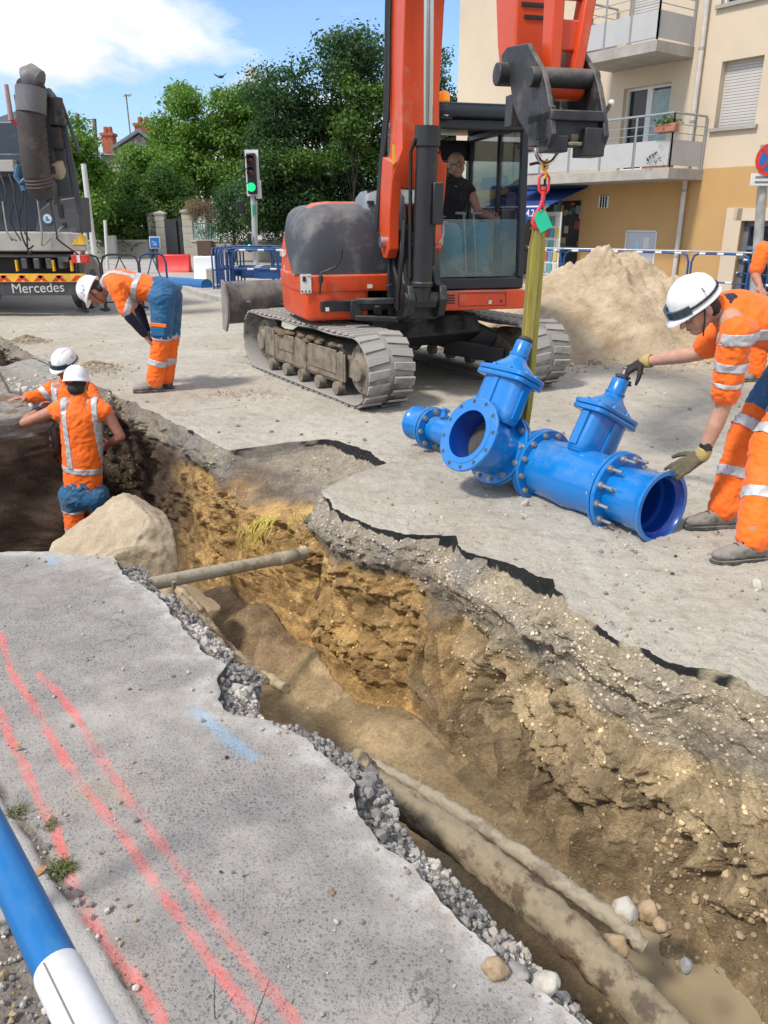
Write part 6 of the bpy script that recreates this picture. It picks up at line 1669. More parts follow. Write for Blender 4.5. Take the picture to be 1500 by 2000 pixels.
def pipe(name, label, pts, r, mat, cat='pipe', n=18, wob=0.0, ends=True, collar=None):
 pts = [Vector(p) for p in pts]; out = []
 for i in range(len(pts) - 1):
  for k in range(24): out.append(pts[i].lerp(pts[i + 1], k / 24))
 out.append(pts[-1])
 m = MB(); m.tube(out, r, n)
 me = m.mesh(name); co = np.array([v.co[:] for v in me.vertices]);
 if wob:
  no = np.array([v.normal[:] for v in me.vertices]); co += no * (wob * fbm(co * 22, 4, .6))[:, None]; me.vertices.foreach_set('co', co.astype(np.float32).ravel())
 me.polygons.foreach_set('use_smooth', [True] * len(me.polygons)); me.set_sharp_from_angle(angle=R(50))
 o = link(name, me, mat); me.transform(Matrix.Translation(-pts[0])); o.location = pts[0]
 return tag(o, label, cat)
def dirty(name, base, crust, amt=.5, rust=None):
 t = NT(name); n = t.noise(7, 7, .68); n2 = t.noise(45, 5, .7); c = t.mix(t.ramp(n2, .3, .7), tuple(x * .75 for x in base), base)
 if rust: c = t.mix(t.ramp(t.noise(4.5, 6, .7), .46, .58), c, t.mix(t.ramp(n2, .35, .65), tuple(x * .5 for x in rust), rust))
 k = t.ramp(n, .62 - .35 * amt, .72 - .35 * amt); c = t.mix(k, c, t.mix(t.ramp(n2, .3, .7), tuple(x * .8 for x in crust), crust))
 h = t.math('ADD', t.math('MULTIPLY', k, .6), n2); return t.fin(c, .85, t.bump(h, .6, .008))
A0 = gy(303, 1139, 3.68); A1 = gy(590, 1083, 4.52)
d_ = (A1 - A0)
p_ = pipe('crossing_pipe', 'pale muddy pipe spanning the trench from side to side', [A0 - d_ * .04, A0.lerp(A1, .5), A1 + d_ * .02], .036, dirty('muddy_pvc', (.42, .37, .27), (.30, .225, .13), .35))
m = MB(); dd = d_.normalized()
m.lathe(A0 + d_ * .80, dd, [(0, .037), (.004, .042), (.16, .042), (.165, .037)], 18, caps=False)
me_ = m.mesh('joint'); me_.transform(Matrix.Translation(-p_.location)); me_.polygons.foreach_set('use_smooth', [True] * len(me_.polygons))
o = link('socket_collar', me_, bpy.data.materials['muddy_pvc'], p_)
RUSTP = dirty('rusted_iron_crust', (.13, .10, .07), (.31, .255, .17), .66, (.16, .085, .045))
pipe('rusty_water_pipe', 'thick rusty old pipe caked with soil along the near trench side', [gt(692, 1492, 1.40), gt(720, 1522, 1.47), gt(900, 1645, 1.5), gt(1090, 1800, 1.5), gt(1240, 1950, 1.5), gt(1330, 2050, 1.5)], .060, RUSTP, n=36, wob=.009)
CRUST = dirty('cement_crust', (.24, .20, .15), (.36, .31, .23), .7)
pipe('encrusted_cable_duct', 'thin encrusted duct lying above the rusty pipe', [gt(694, 1474, 1.60), gt(800, 1530, 1.66), gt(900, 1588, 1.69), gt(1000, 1655, 1.71), gt(1100, 1728, 1.73), gt(1195, 1795, 1.75), gt(1260, 1850, 1.78)], .027, CRUST, n=20, wob=.008)
pipe('old_conduit', 'narrow soil covered conduit running under the crossing pipe', [gt(345, 1150, 1.2), gt(385, 1185, 1.26), gt(415, 1230, 1.3), gt(445, 1265, 1.32), gt(490, 1305, 1.34), gt(560, 1345, 1.34)], .024, dirty('sandy_conduit', (.30, .22, .14), (.45, .36, .23), .5, (.2, .1, .05)), n=14, wob=.006)
pipe('second_conduit', 'second narrow conduit half buried beside the first', [gt(350, 1160, 1.14), gt(400, 1218, 1.22), gt(450, 1282, 1.28), gt(520, 1330, 1.30)], .018, bpy.data.materials['sandy_conduit'], n=12, wob=.005)
pipe('iron_rod', 'short dark iron rod sticking up beside the crossing pipe', [gt(339, 1136, 1.22), gt(340, 1166, 1.22)], .010, MUDST, 'rod')
pipe('iron_bar', 'dark iron bar stuck in the gravel at the left edge', [gz(20, 768, 0), gz(20, 768, 0) + Vector((-.13, 0, .36))], .012, MUDST, 'bar')
rt_ = thing('root_tuft', 'tuft of yellow roots hanging out of the sandy trench wall', 'roots', tuple(gt(515, 1008, 2.3)))
YR = M('yellow_root', (.56, .47, .10), .7, 0, .25, 30, .1)
rr = random.Random(4)
for k in range(46):
 if k < 34:
  s_ = k / 34; p0 = gt(488 + 60 * s_ + rr.uniform(-6, 6), 1008 + 6 * rr.random(), 2.30); L = .17 + .14 * rr.random() - .08 * s_; drift = -.05 - .05 * rr.random()
  pts = []
  for i in range(8):
   u = i / 7; pts.append(p0 + Vector((drift * math.sin(u * 1.6) + .012 * math.sin(u * 9 + k), -.05 * math.sin(u * 2.2) - .02 * u, -L * u ** 1.3 + .02 * math.sin(u * 3))))
 else:
  p0 = gt(565 + 5 * (k - 34) + rr.uniform(-3, 3), 1003, 2.36); pts = [p0 + Vector((rr.uniform(-.02, .02) * i, -.01, -.045 * i)) for i in range(5)]
 m = MB(); m.tube(pts, [.0042 - .0026 * i / (len(pts) - 1) for i in range(len(pts))], 5); m.build('root', YR, rt_, world=True)
w0 = gt(1350, 1815, 2.0)
t = NT('murky_water'); n = t.noise(4, 3, .5); t.fin(t.mix(t.ramp(n, .3, .7), (.25, .195, .12), (.33, .265, .17)), .10, t.bump(t.noise(16, 2, .5), .06, .004)); t.b.inputs['Specular IOR Level'].default_value = .5
def disc(name, c, rx, ry, rot, mat, kind=None, seed=0, label=None, cat=None):
 vs = [(0, 0, 0)]; n = 40
 for i in range(n):
  a = 2 * PI * i / n; k = 1 + .18 * math.sin(a * 3 + seed) + .1 * math.sin(a * 7 + seed * 2); vs.append((math.cos(a) * rx * k, math.sin(a) * ry * k, 0))
 me = bpy.data.meshes.new(name); me.from_pydata(vs, [], [(0, 1 + i, 1 + (i + 1) % n) for i in range(n)]); o = link(name, me, mat); o.location = c; o.rotation_euler = (0, 0, rot)
 return tag(o, label, cat, kind=kind)
zp = trench_z(ST(.85, 2.0).x, ST(.85, 2.0).y)
for (s0, t0, rx, ry, sd) in ((.82, 2.04, .40, .34, 1),):
 c = ST(s0, t0); zz = trench_z(c.x, c.y) + .055
 o = disc('puddle', (c.x, c.y, zz), rx, ry, math.atan2(DV[1], DV[0]), bpy.data.materials['murky_water'], 'structure', sd)
def stone(px, py, t_, size, seed, mat, label, sub=3, lift=0.0, z=None):
 p = gt(px, py, t_) if z is None else gz(px, py, z)
 if z is None:
  p.z = max(p.z, -2)
 me = rock_mesh('stone', size, seed, sub, .32, mat=mat); o = link('stone', me); o.location = p + Vector((0, 0, lift)); o.rotation_euler = (seed * .7, seed * 1.3, seed * 2.1)
 return tag(o, label, 'stone')
stone(970, 1893, None, (.036, .028, .028), 3, SBROWN, 'brown angular stone resting on the rim of the near asphalt slab', z=.02)
stone(1222, 1778, 1.80, (.055, .045, .05), 4, SLIGHT, 'white broken stone at the end of the thin encrusted duct')
stone(1265, 1780, 1.86, (.05, .04, .035), 6, SBROWN, 'tan stone just right of the white broken stone in the trench')
stone(1290, 1808, 1.84, (.030, .026, .026), 7, SBROWN, 'small tan stone below the tan stone beside the puddle')
stone(1200, 1850, 1.68, (.05, .045, .045), 8, SBROWN, 'dusty lump under the white broken stone next to the rusty pipe')
stone(1065, 1925, None, (.042, .03, .028), 9, SLIGHT, 'pale blocky stone at the bottom of the near rubble edge', z=-.02)
stone(1010, 1900, None, (.034, .028, .024), 10, SGREY, 'grey stone beside the brown angular stone on the near rim', z=-.01)
stone(1340, 1885, 1.72, (.032, .022, .02), 11, SGREY, 'grey stone on the soil mound left of the puddle')
stone(1310, 985, None, (.0, .0, .0), 12, SGREY, 'x', z=.0) if False else None
stone(1025, 986, None, (.045, .03, .012), 13, SLIGHT, 'flat pale stone on the road in front of the blue pipework', z=.005)
stone(1398, 1043, None, (.02, .018, .01), 14, SBROWN, 'little brown stone on the road between the two boots', z=.006)
stone(598, 1075, 2.32, (.055, .045, .045), 15, SANDST, 'rounded sandy stone at the far end of the crossing pipe')
stone(1480, 1145, None, (.04, .03, .02), 16, SLIGHT, 'dusty stone on the road near the right edge below the boots', z=.01)
def rubble(name, label, pts, mats, kind='stuff', cat='rubble', nsh=10, sub=1):
 base = []
 for k in range(nsh):
  me = rock_mesh('tmp', (1, .8 + .2 * random.random(), .65 + .3 * random.random()), 100 + k * 7 + len(name), sub, .4); V = np.array([v.co[:] for v in me.vertices]); F = np.array([p.vertices[:] for p in me.polygons]); base.append((V, F)); bpy.data.meshes.remove(me)
 VV = []; FF = []; CC = []; o = 0; mi = []
 rs = np.random.RandomState(len(label))
 for e_ in pts:
  p, r, m_ = e_[:3]; pc_ = PALC[m_] * (.75 + .5 * rs.rand()); CC.append(np.repeat((pc_ if len(e_) < 4 else pc_ * .22 + e_[3] * (.82 + .35 * rs.rand()))[None, :], len(base[0][0]), 0))
  V, F = base[rs.randint(nsh)]
  q = rs.normal(size=4); q /= np.linalg.norm(q); w, x, y, z = q
  Rm = np.array([[1 - 2 * (y * y + z * z), 2 * (x * y - z * w), 2 * (x * z + y * w)], [2 * (x * y + z * w), 1 - 2 * (x * x + z * z), 2 * (y * z - x * w)], [2 * (x * z - y * w), 2 * (y * z + x * w), 1 - 2 * (x * x + y * y)]])
  VV.append((V * r) @ Rm.T + np.array(p)); FF.append(F + o); o += len(V); mi.append(np.full(len(F), m_))
 me = np_mesh(name, np.concatenate(VV), np.concatenate(FF), True); cattr(me, 'Col', np.concatenate(CC)); me.set_sharp_from_angle(angle=R(30))
 ob = link(name, me, STC); return tag(ob, label, cat, kind=kind)
rs = np.random.RandomState(5)
s_grid = TSS[:, 0]
def surf(si, k): return TV[si, k]
def scatter(n, s0, s1, k0, k1, rmin, rmax, mats_p, power=2.2, sink=.25):
 out = []; ids = np.where((s_grid > s0) & (s_grid < s1))[0]
 w = np.gradient(s_grid)[ids]; w = w / w.sum()
 for _ in range(n):
  i = rs.choice(ids, p=w); k = rs.randint(k0, k1); r = rmin + (rmax - rmin) * rs.rand() ** power
  p = TV[i, k] + np.array([0, 0, r * sink]); out.append((p, r, rs.choice(len(mats_p), p=mats_p), TCOL[i, k]))
 return out
pts = scatter(7500, .5, 3.95, 4, 50, .003, .017, [.45, .30, .10, .15]) + scatter(900, .5, 3.95, 24, 60, .005, .022, [.35, .35, .2, .1])
pts += scatter(160, 1.2, 2.9, 6, 48, .012, .034, [.4, .3, .05, .25], 1.5)
rubble('near_edge_rubble', 'grey broken asphalt and gravel crumbled along the near trench edge', pts, [SGREY, SLIGHT, SBROWN, SBLACK])
NC = TV.shape[1]
kf = NC - 46
pts = scatter(1900, .5, 5.5, kf - 30, NC - 8, .003, .012, [.2, .5, .2, .1]) + scatter(700, .4, 3.2, 185, NC - 20, .003, .014, [.15, .4, .4, .05], 2.6, .05)
pts += scatter(800, .3, 1.4, 95, 190, .004, .022, [.1, .3, .6, .0], 3.2)
pts += scatter(700, 1.4, 5.5, 95, 200, .003, .014, [.05, .25, .7, .0], 2.6)
rubble('far_edge_rubble', 'pale crumbs and stones on the far trench wall and floor', pts, [SGREY, SLIGHT, SBROWN, SBLACK])
pts = scatter(500, 6.0, 12.9, 0, 60, .01, .04, [.3, .5, .2, 0]) + scatter(500, 7.3, 9.5, 60, NC - 8, .01, .035, [.3, .5, .2, 0])
rubble('gravel_on_the_far_platform', 'pale gravel scattered over the levelled ground beyond the workers', pts, [SGREY, SLIGHT, SBROWN, SBLACK])
pts = []
for _ in range(2300):
 px = rs.uniform(560, 1500); py = rs.uniform(930, 1330); p = gz(px, py)
 s_ = p.x * DV[0] + p.y * DV[1]; t_ = p.x * NV[0] + p.y * NV[1]
 if t_ < float(tfar(np.array([s_]))[0]) + .02: continue
 if pnoise(np.array([[p.x * 1.7, p.y * 1.7, 3.]]))[0] < -.05 and rs.rand() < .75: continue
 r = .0025 + .014 * rs.rand() ** 4; pts.append(((p.x, p.y, float(road_noise(np.array([p.x]), np.array([p.y]))[0]) + r * .3), r, rs.choice(4, p=[.35, .38, .25, .02])))
for _ in range(700):
 px = rs.uniform(-20, 1480); py = rs.uniform(600, 900); p = gz(px, py); s_ = p.x * DV[0] + p.y * DV[1]; t_ = p.x * NV[0] + p.y * NV[1]
 if t_ < float(tfar(np.array([s_]))[0]) + .03: continue
 r = .004 + .020 * rs.rand() ** 3; pts.append(((p.x, p.y, float(road_noise(np.array([p.x]), np.array([p.y]))[0]) + r * .3), r, rs.choice(4, p=[.4, .35, .25, 0])))
rubble('road_grit', 'loose grit and small stones strewn over the dusty road', pts, [SGREY, SLIGHT, SBROWN, SBLACK])
pts = []
for _ in range(2200):
 px = rs.uniform(0, 1100) * (1 if rs.rand() < .6 else .25); py = rs.uniform(1090, 2000); p = gz(px, py); s_ = p.x * DV[0] + p.y * DV[1]; t_ = p.x * NV[0] + p.y * NV[1]
 tnn = float(tnear(np.array([s_]))[0])
 if t_ > tnn - .005: continue
 near = math.exp(-(tnn - t_) / .12); kt_ = .235 + (1.85 - s_) * .10; jn = math.exp(-((t_ - kt_ - .01) / .02) ** 2) * .5 + (1.0 if t_ < kt_ - .13 else 0)
 if rs.rand() > .12 + near + jn: continue
 r = .002 + .008 * rs.rand() ** 3 + (.008 * rs.rand() if jn > .3 and rs.rand() < .3 else 0); pts.append(((p.x, p.y, r * .3 + .002), r, rs.choice(4, p=[.4, .35, .2, .05])))
rubble('slab_grit', 'small crumbs lying on the near asphalt slab', pts, [SGREY, SLIGHT, SBROWN, SBLACK])
for (px, py, sx, sd, lb) in ((185, 722, .16, 21, 'low heap of brown soil on the road edge right behind the trench workers'), (52, 668, .14, 22, 'small brown soil heap at the far left by the second pit'), (470, 770, .25, 23, 'thin spill of brown soil on the road left of the excavator track')):
 p = gz(px, py); pts = []
 for _ in range(900):
  a = rs.normal(size=2) * sx; r = .003 + .014 * rs.rand() ** 3
  if sd == 23: r *= .5; a[1] *= .5
  pts.append(((p.x + a[0], p.y + a[1], r * .3 + max(0, (.10 if sd < 23 else .0) * (1 - np.hypot(*a) / sx / 2))), r, rs.choice(4, p=[.05, .1, .85, 0])))
 rubble('soil_heap', lb, pts, [SGREY, SLIGHT, stone_mat('soil_clod', (.15, .105, .07), (.27, .20, .13)), SBLACK])
sp0 = gz(1150, 690); cx, cy = 3.05, 10.95
pts = []
for _ in range(1500):
 a = rs.uniform(0, 2 * PI); q_ = 1 - abs(rs.normal()) * .12 if rs.rand() < .5 else 1 + abs(rs.normal()) * .14; x = cx + 2.2 * q_ * math.cos(a); y = cy + 1.72 * q_ * math.sin(a); r = .008 + .035 * rs.rand() ** 4
 pts.append(((x, y, r * .3 + max(0, 1 - q_) * .5), r, 2))
PALC[2] = (.50, .40, .28); rubble('sand_clods', 'sand clods fallen round the foot of the sand heap', pts, []); PALC[2] = (.36, .27, .17)
def sand_pile():
 n, mrad = 150, 110; V = []; a = np.linspace(0, 2 * PI, n, endpoint=False); rr_ = np.linspace(0, 1, mrad)
 A, B = np.meshgrid(a, rr_)
 rad = 2.15 + .25 * np.sin(A * 2 + 1) + .15 * np.sin(A * 5)
 X = B * rad * np.cos(A) * 1.05; Y = B * rad * np.sin(A) * .8
 def hill(x0, y0, h, r): return h * np.clip(1 - np.sqrt(((X - x0) / r) ** 2 + ((Y - y0) / (r * .85)) ** 2 + .012), 0, 1)
 Z = np.maximum.reduce([hill(-.15, 0, 1.28, 2.15), hill(.25, .1, 1.20, 1.9), hill(-.75, -.1, .98, 1.6), hill(1.0, -.1, .62, 1.45)])
 Q = np.stack([X, Y, Z], -1)
 Z = Z + (0.13 * fbm(Q * 1.5, 4, .6) + .045 * ridged(Q * 5, 3) + .02 * fbm(Q * 20, 2)) * sstep(0, .25, Z)
 Z = np.where(B > .985, -.02, Z + .004)
 V = np.stack([X + cx, Y + cy, Z], -1).reshape(-1, 3)
 i = np.arange(mrad - 1)[:, None] * n; j = np.arange(n)[None, :]; j2 = (j + 1) % n
 F = np.stack([i + j, i + n + j, i + n + j2, i + j2], -1).reshape(-1, 4)[:, ::-1]
 me = np_mesh('sand_pile', V, F); t = NT('heaped_sand'); n1 = t.noise(2.5, 6, .65); n2 = t.noise(30, 5, .7); n3 = t.noise(8, 5, .7)
 c = t.mix(t.ramp(n1, .35, .65), (.33, .245, .15), (.55, .45, .32)); c = t.mix(t.math('MULTIPLY', t.ramp(n3, .5, .7), .4), c, (.28, .195, .11)); c = t.mix(t.math('MULTIPLY', t.ramp(n2, .4, .7), .35), c, (.60, .50, .37))
 t.fin(c, .95, t.bump(t.math('ADD', n2, n3), .7, .03)); o = link('sand_pile', me, t.m); tag(o, 'heap of pale building sand behind the excavator', 'sand pile', kind='stuff')
sand_pile()
rl_ = thing('barrier', 'blue and white tubular barrier rail crossing the bottom left corner', 'barrier', (-.22, .42, 0))
q0 = gz(20, 1695, 1.10); q1 = gz(175, 2005, 1.10); dd = (q1 - q0).normalized(); qj = gz(112, 1893, 1.10)
qa = q0 - dd * 1.1; qb = q1 + dd * .55
m = MB(); m.tube([qa + Vector((0, 0, -.25)), qa + Vector((0, 0, -.08)) , qa + dd * .04 + Vector((0, 0, -.02)), qa + dd * .12, qj + dd * .004], .0158, 22); m.build('blue_tube', M('blue_barrier_paint', (.004, .125, .36), .35, 0, .06, 12, .06, 90, dirt=.15, dcol=(.12, .28, .42)), rl_, world=True, smooth=50)
m = MB(); m.tube([qj, qj + dd * .004, qb], [.0163, .0170, .0170], 26); wt = m.build('white_sleeve', M('white_tape_sleeve', (.62, .64, .66), .5, 0, .06, 14, .1, 80, dirt=.25, dcol=(.40, .38, .33)), rl_, world=True, smooth=50)
m = MB(); upn = Vector((0, -.25, 1)).normalized(); sdv = dd.cross(upn); m.bar(qj + upn * .0168 + sdv * .006, qb + upn * .0168 + sdv * .006, .0008, .0012); m.build('seam', MUDST, wt, world=True)
for q in (qa, qb + dd * .02): m = MB(); m.tube([q, Vector((q.x, q.y, .03))], .017, 12); m.build('post', bpy.data.materials['blue_barrier_paint'], rl_, world=True)
def tuft(px, py, h, n, label, col=(.10, .13, .035)):
 p = gz(px, py, .0); T = thing('weed', label, 'weed', tuple(p)); mt_ = M('weed_green_%d' % px, col, .7, 0, .35, 60, 0); r_ = random.Random(px)
 VV = []; FF = []
 m = MB()
 for k in range(n):
  a = r_.uniform(0, 2 * PI); L = h * r_.uniform(.4, 1); b0 = p + Vector((r_.gauss(0, .012), r_.gauss(0, .012), .0)); dirv = Vector((math.cos(a), math.sin(a), r_.uniform(.25, 1.3))).normalized()
  pts = [b0, b0 + dirv * L * .55, b0 + dirv * L + Vector((0, 0, -L * .25))]; m.tube(pts, [.0013, .0011, .0004], 4)
 o = m.build('blades', mt_, T, world=True); o['kind'] = 'stuff'
tuft(122, 1700, .05, 150, 'small green weed growing by the red line at the kerb joint')
tuft(28, 1590, .045, 120, 'dry grey green weed tuft at the left edge above the blue rail', (.16, .16, .08))
tuft(100, 1612, .03, 60, 'little sparse weed between the two larger tufts', (.13, .14, .06))
for (px, py, h, lx, lb) in ((420, 1990, .075, -.004, 'thin dark dead stalk at the bottom left of centre'), (493, 2010, .085, .035, 'dark dead stalk leaning right at the bottom of the slab')):
 p = gz(px, py, 0); T = thing('dead_stalk', lb, 'twig', tuple(p)); m = MB(); m.tube([p, p + Vector((lx * .3, .01, h * .4)), p + Vector((lx * .7, .03, h * .75)), p + Vector((lx, .05, h))], [.0013, .0012, .001, .0005], 5)
 for k in range(5): q = p + Vector((lx * k / 6, .045 * k / 6, h * (k + 1) / 6)); m.tube([q, q + Vector((.004 * (-1) ** k, .0, .009))], [.0007, .0003], 4)
 m.build('stem', M('dead_stem', (.05, .05, .035), .8), T, world=True)
def leafobj(px, py, L, a, label):
 p = gz(px, py, .012); vs = []; fs = []; n = 9
 for i in range(n):
  u = i / (n - 1); w = L * .25 * math.sin(PI * min(1, u * 1.02)) ** .8; zc_ = .006 * math.sin(PI * u)
  for k in (-1, 0, 1): vs.append(((u - .5) * L, k * w, zc_ + .006 * abs(k)))
 for i in range(n - 1):
  for k in range(2): a0 = i * 3 + k; fs.append((a0, a0 + 1, a0 + 4, a0 + 3))
 me = bpy.data.meshes.new('dry_leaf'); me.from_pydata(vs, [], fs); me.polygons.foreach_set('use_smooth', [True] * len(fs))
 o = link('dry_leaf', me, M('dry_leaf', (.42, .22, .11), .7, 0, .3, 60, .3, 150)); o.location = p; o.rotation_euler = (.1, -.05, a); sm = o.modifiers.new('s', 'SOLIDIFY'); sm.thickness = .0012; tag(o, label, 'leaf')
leafobj(80, 1705, .045, 1.1, 'dry orange brown leaf lying left of the green weed')
leafobj(32, 1462, .030, .2, 'small dry leaf on the leftmost red line')
# ================================================================== STREET, BUILDINGS, TREES
def leaf_mat(name, a, b):
 t = NT(name); r_ = t.attr('rnd'); c = t.mix(r_, a, b)
 t.setin(t.b.inputs['Base Color'], c); t.b.inputs['Roughness'].default_value = .55; t.b.inputs['Specular IOR Level'].default_value = .35
 tl = t.n('ShaderNodeBsdfTranslucent'); t.l(t.mix(1.0, c, (1.5, 1.9, .7), 'MULTIPLY'), tl.inputs[0])
 mx = t.n('ShaderNodeMixShader'); mx.inputs[0].default_value = .30; t.l(t.b.outputs[0], mx.inputs[1]); t.l(tl.outputs[0], mx.inputs[2]); t.l(mx.outputs[0], t.out.inputs[0]); return t.m
def leaves(name, clumps, n, size, mat, parent, seed=0, holes=.30, aspect=.55, droop=0.0, shell=.55):
 r_ = np.random.RandomState(seed); cl = np.array(clumps, float); vol = (cl[:, 3] * cl[:, 4] * cl[:, 5]) ** .67; pk = vol / vol.sum()
 ids = r_.choice(len(cl), n * 2, p=pk); d = r_.normal(size=(n * 2, 3)); d /= np.linalg.norm(d, axis=1)[:, None]
 rad = (shell + (1 - shell) * r_.rand(n * 2) ** .6); bump_ = 1 + .24 * fbm(d * 2.3 + ids[:, None] * 5.1, 3)
 P = cl[ids, :3] + d * cl[ids, 3:6] * (rad * bump_)[:, None]
 L = np.mean(cl[:, 3:6]); q = fbm(P * 1.15 + seed, 3); keep = q > (-.55 + holes); P = P[keep][:n]; d = d[keep][:n]; q = q[keep][:n]
 nc_ = max(1, len(P) // 16); k_ = r_.randint(nc_, size=len(P)); P = P[:nc_][k_] + r_.normal(size=P.shape) * size * np.array([1.5, 1.5, .9]); d = d[:nc_][k_]; q = q[:nc_][k_] + .25 * r_.normal(size=nc_)[k_]
 m = len(P); nrm = d * .7 + r_.normal(size=(m, 3)) * .6 + np.array([0, 0, .45]); nrm /= np.linalg.norm(nrm, axis=1)[:, None]
 a = np.cross(nrm, r_.normal(size=(m, 3))); a[:, 2] -= droop; a /= np.linalg.norm(a, axis=1)[:, None]; b = np.cross(nrm, a)
 s = (size * (.6 + .8 * r_.rand(m)))[:, None]
 V = np.stack([P - a * s * .5, P + b * s * aspect * .5 + nrm * s * .06, P + a * s * .5, P - b * s * aspect * .5 + nrm * s * .06], 1).reshape(-1, 3)
 inv = np.array(root_inv(parent)); V = V @ inv[:3, :3].T + inv[:3, 3]
 F = np.arange(m * 4).reshape(-1, 4); me = np_mesh(name, V, F, False)
 tone = np.clip(.5 + .5 * q + .22 * r_.normal(size=m), 0, 1); fattr(me, 'rnd', np.repeat(tone, 4))
 return link(name, me, mat, parent)
BARK = stone_mat('bark', (.06, .048, .036), (.14, .115, .09), .8)
def tree(name, label, cat, base, clumps, n, size, mat, trunk_h, r0=.16, seed=0, group=None, **kw):
 T = thing(name, label, cat, tuple(base), 0, group); m = MB(); r_ = random.Random(seed); base = Vector(base)
 m.tube([base, base + Vector((.05, 0, trunk_h * .4)), base + Vector((.0, .05, trunk_h))], [r0, r0 * .75, r0 * .5], 9)
 for c in clumps[:14]:
  e = Vector(c[:3]); s0 = base + Vector((0, 0, trunk_h * r_.uniform(.4, 1))); m.tube([s0, s0.lerp(e, .5) + Vector((0, 0, -.1)), e], [r0 * .38, r0 * .22, r0 * .06], 6)
 m.build('trunk', BARK, T, world=True, smooth=60); leaves('crown', clumps, n, size, mat, T, seed, **kw); return T
def pxc(px, py, Y, w, h, dep=None):         # clump whose centre is seen at the pixel, w and h in photo pixels
 p = gy(px, py, Y); zc = Y * _cp + (CAMH - p.z) * _sp; k = zc / 1540.0
 return (p.x, p.y, p.z, w * k / 2, (dep if dep else w) * k / 2, h * k / 2)
GD = leaf_mat('leaf_dark_green', (.014, .038, .016), (.055, .115, .036)); GM = leaf_mat('leaf_mid_green', (.028, .065, .016), (.10, .185, .036)); GL = leaf_mat('leaf_bright_green', (.045, .10, .015), (.17, .29, .045)); GB = leaf_mat('leaf_dry_brown', (.13, .09, .07), (.28, .20, .15))
GDY = leaf_mat('leaf_yellow_green', (.05, .10, .01), (.17, .25, .03))
def fill(px0, px1, top, bot, Y, w, h, seed, n, dep=None, jit=.5):
 r_ = random.Random(seed); out = []
 for _ in range(n):
  x = r_.uniform(px0, px1); tp = top(x) if callable(top) else top; y = r_.uniform(tp + h * .4, bot - h * .3)
  out.append(pxc(x, y, Y + r_.uniform(-1, 1) * jit, w * r_.uniform(.7, 1.25), h * r_.uniform(.7, 1.25), dep))
 return out
def itop(pts):
 a = np.array(pts, float); return lambda x: float(np.interp(x, a[:, 0], a[:, 1]))
dark_top = itop([(500, 150), (530, 110), (560, 100), (590, 85), (620, 62), (650, 52), (690, 48), (715, 60), (735, 92), (760, 105), (800, 120)])
yT = 31
tree('dense_tree', 'dense dark green tree rising behind the excavator bonnet', 'tree', (gz(640, 505).x * .0 + gy(640, 470, yT).x, yT, 0), fill(500, 770, dark_top, 470, yT, 78, 72, 3, 74, 110, 1.2) + fill(495, 560, itop([(495, 230), (560, 150)]), 480, yT, 50, 60, 13, 12) + fill(520, 760, 300, 470, yT, 80, 70, 31, 24, 100, .8), 88000, .13, GD, 4.5, .22, 3, holes=.22)
tree('dense_tree', 'lighter leafy bough hanging in front of the dense dark tree', 'tree', (gy(690, 470, 29.5).x, 29.5, 0), fill(655, 750, 150, 330, 29.5, 42, 40, 8, 15, None, .5) + fill(500, 640, 290, 360, 29.6, 44, 28, 28, 9, None, .4), 9500, .125, GM, 4.0, .02, 8, holes=.34)
tree('tall_tree', 'slim dark tree seen between the boom and the cream wall', 'tree', (gy(868, 440, 36).x, 36, 0), fill(842, 890, itop([(840, 70), (856, 85), (872, 110), (890, 175)]), 440, 36, 34, 46, 17, 26, 60), 12000, .14, GD, 6, .2, 17, holes=.36)
bt = itop([(310, 235), (330, 190), (350, 172), (372, 165), (395, 178), (420, 195), (450, 185), (475, 168), (500, 175), (520, 150)])
tree('leafy_tree', 'tall bright green tree left of the dense dark tree', 'tree', (gy(410, 470, 42).x, 42, 0), fill(318, 520, bt, 400, 42, 62, 56, 5, 52, 90, 1.3), 52000, .17, GL, 5, .2, 5, holes=.32, droop=.3)
tree('leafy_tree', 'rounded bright shrub tree in front of the house gable', 'tree', (gy(300, 470, 41).x, 41, 0), fill(245, 360, itop([(245, 300), (280, 268), (320, 280), (360, 300)]), 400, 41, 46, 44, 15, 24, 70, .8), 16000, .16, GL, 4, .12, 15, holes=.3)
tree('hedge', 'clipped dark green hedge mass left of the gate pillars', 'hedge', (gy(285, 490, 36.5).x, 36.5, 0), fill(195, 372, itop([(195, 372), (225, 335), (260, 318), (300, 312), (340, 322), (372, 360)]), 492, 37, 52, 54, 6, 52, 70, .7), 42000, .12, GM, 1.8, .08, 6, holes=.12)
tree('leafy_tree', 'small bright tree beside the leaning white pole', 'tree', (gy(165, 470, 34).x, 34, 0), fill(128, 190, itop([(125, 240), (150, 235), (175, 262), (195, 330)]), 470, 34, 40, 44, 7, 30, 60, .8), 17000, .15, GL, 4, .1, 7, holes=.34)
tree('hedge', 'bright overgrown bushes at the foot of the white pole', 'hedge', (gy(195, 490, 39).x, 39, 0), fill(165, 235, itop([(165, 330), (200, 318), (235, 340)]), 480, 39, 40, 40, 27, 22, 60, .6), 12000, .14, GM, 1.2, .05, 27, holes=.2)
tree('conifer_hedge', 'dark feathery conifer hedge right of the green railing', 'hedge', (gy(455, 470, 31.5).x, 31.5, 0), fill(432, 500, itop([(432, 385), (450, 350), (500, 320)]), 478, 31.5, 34, 44, 16, 26, 50, .4) + fill(500, 760, 330, 478, 31.8, 50, 50, 18, 40, 50, .5), 34000, .115, GD, 1.2, .06, 16, holes=.1, aspect=.35)
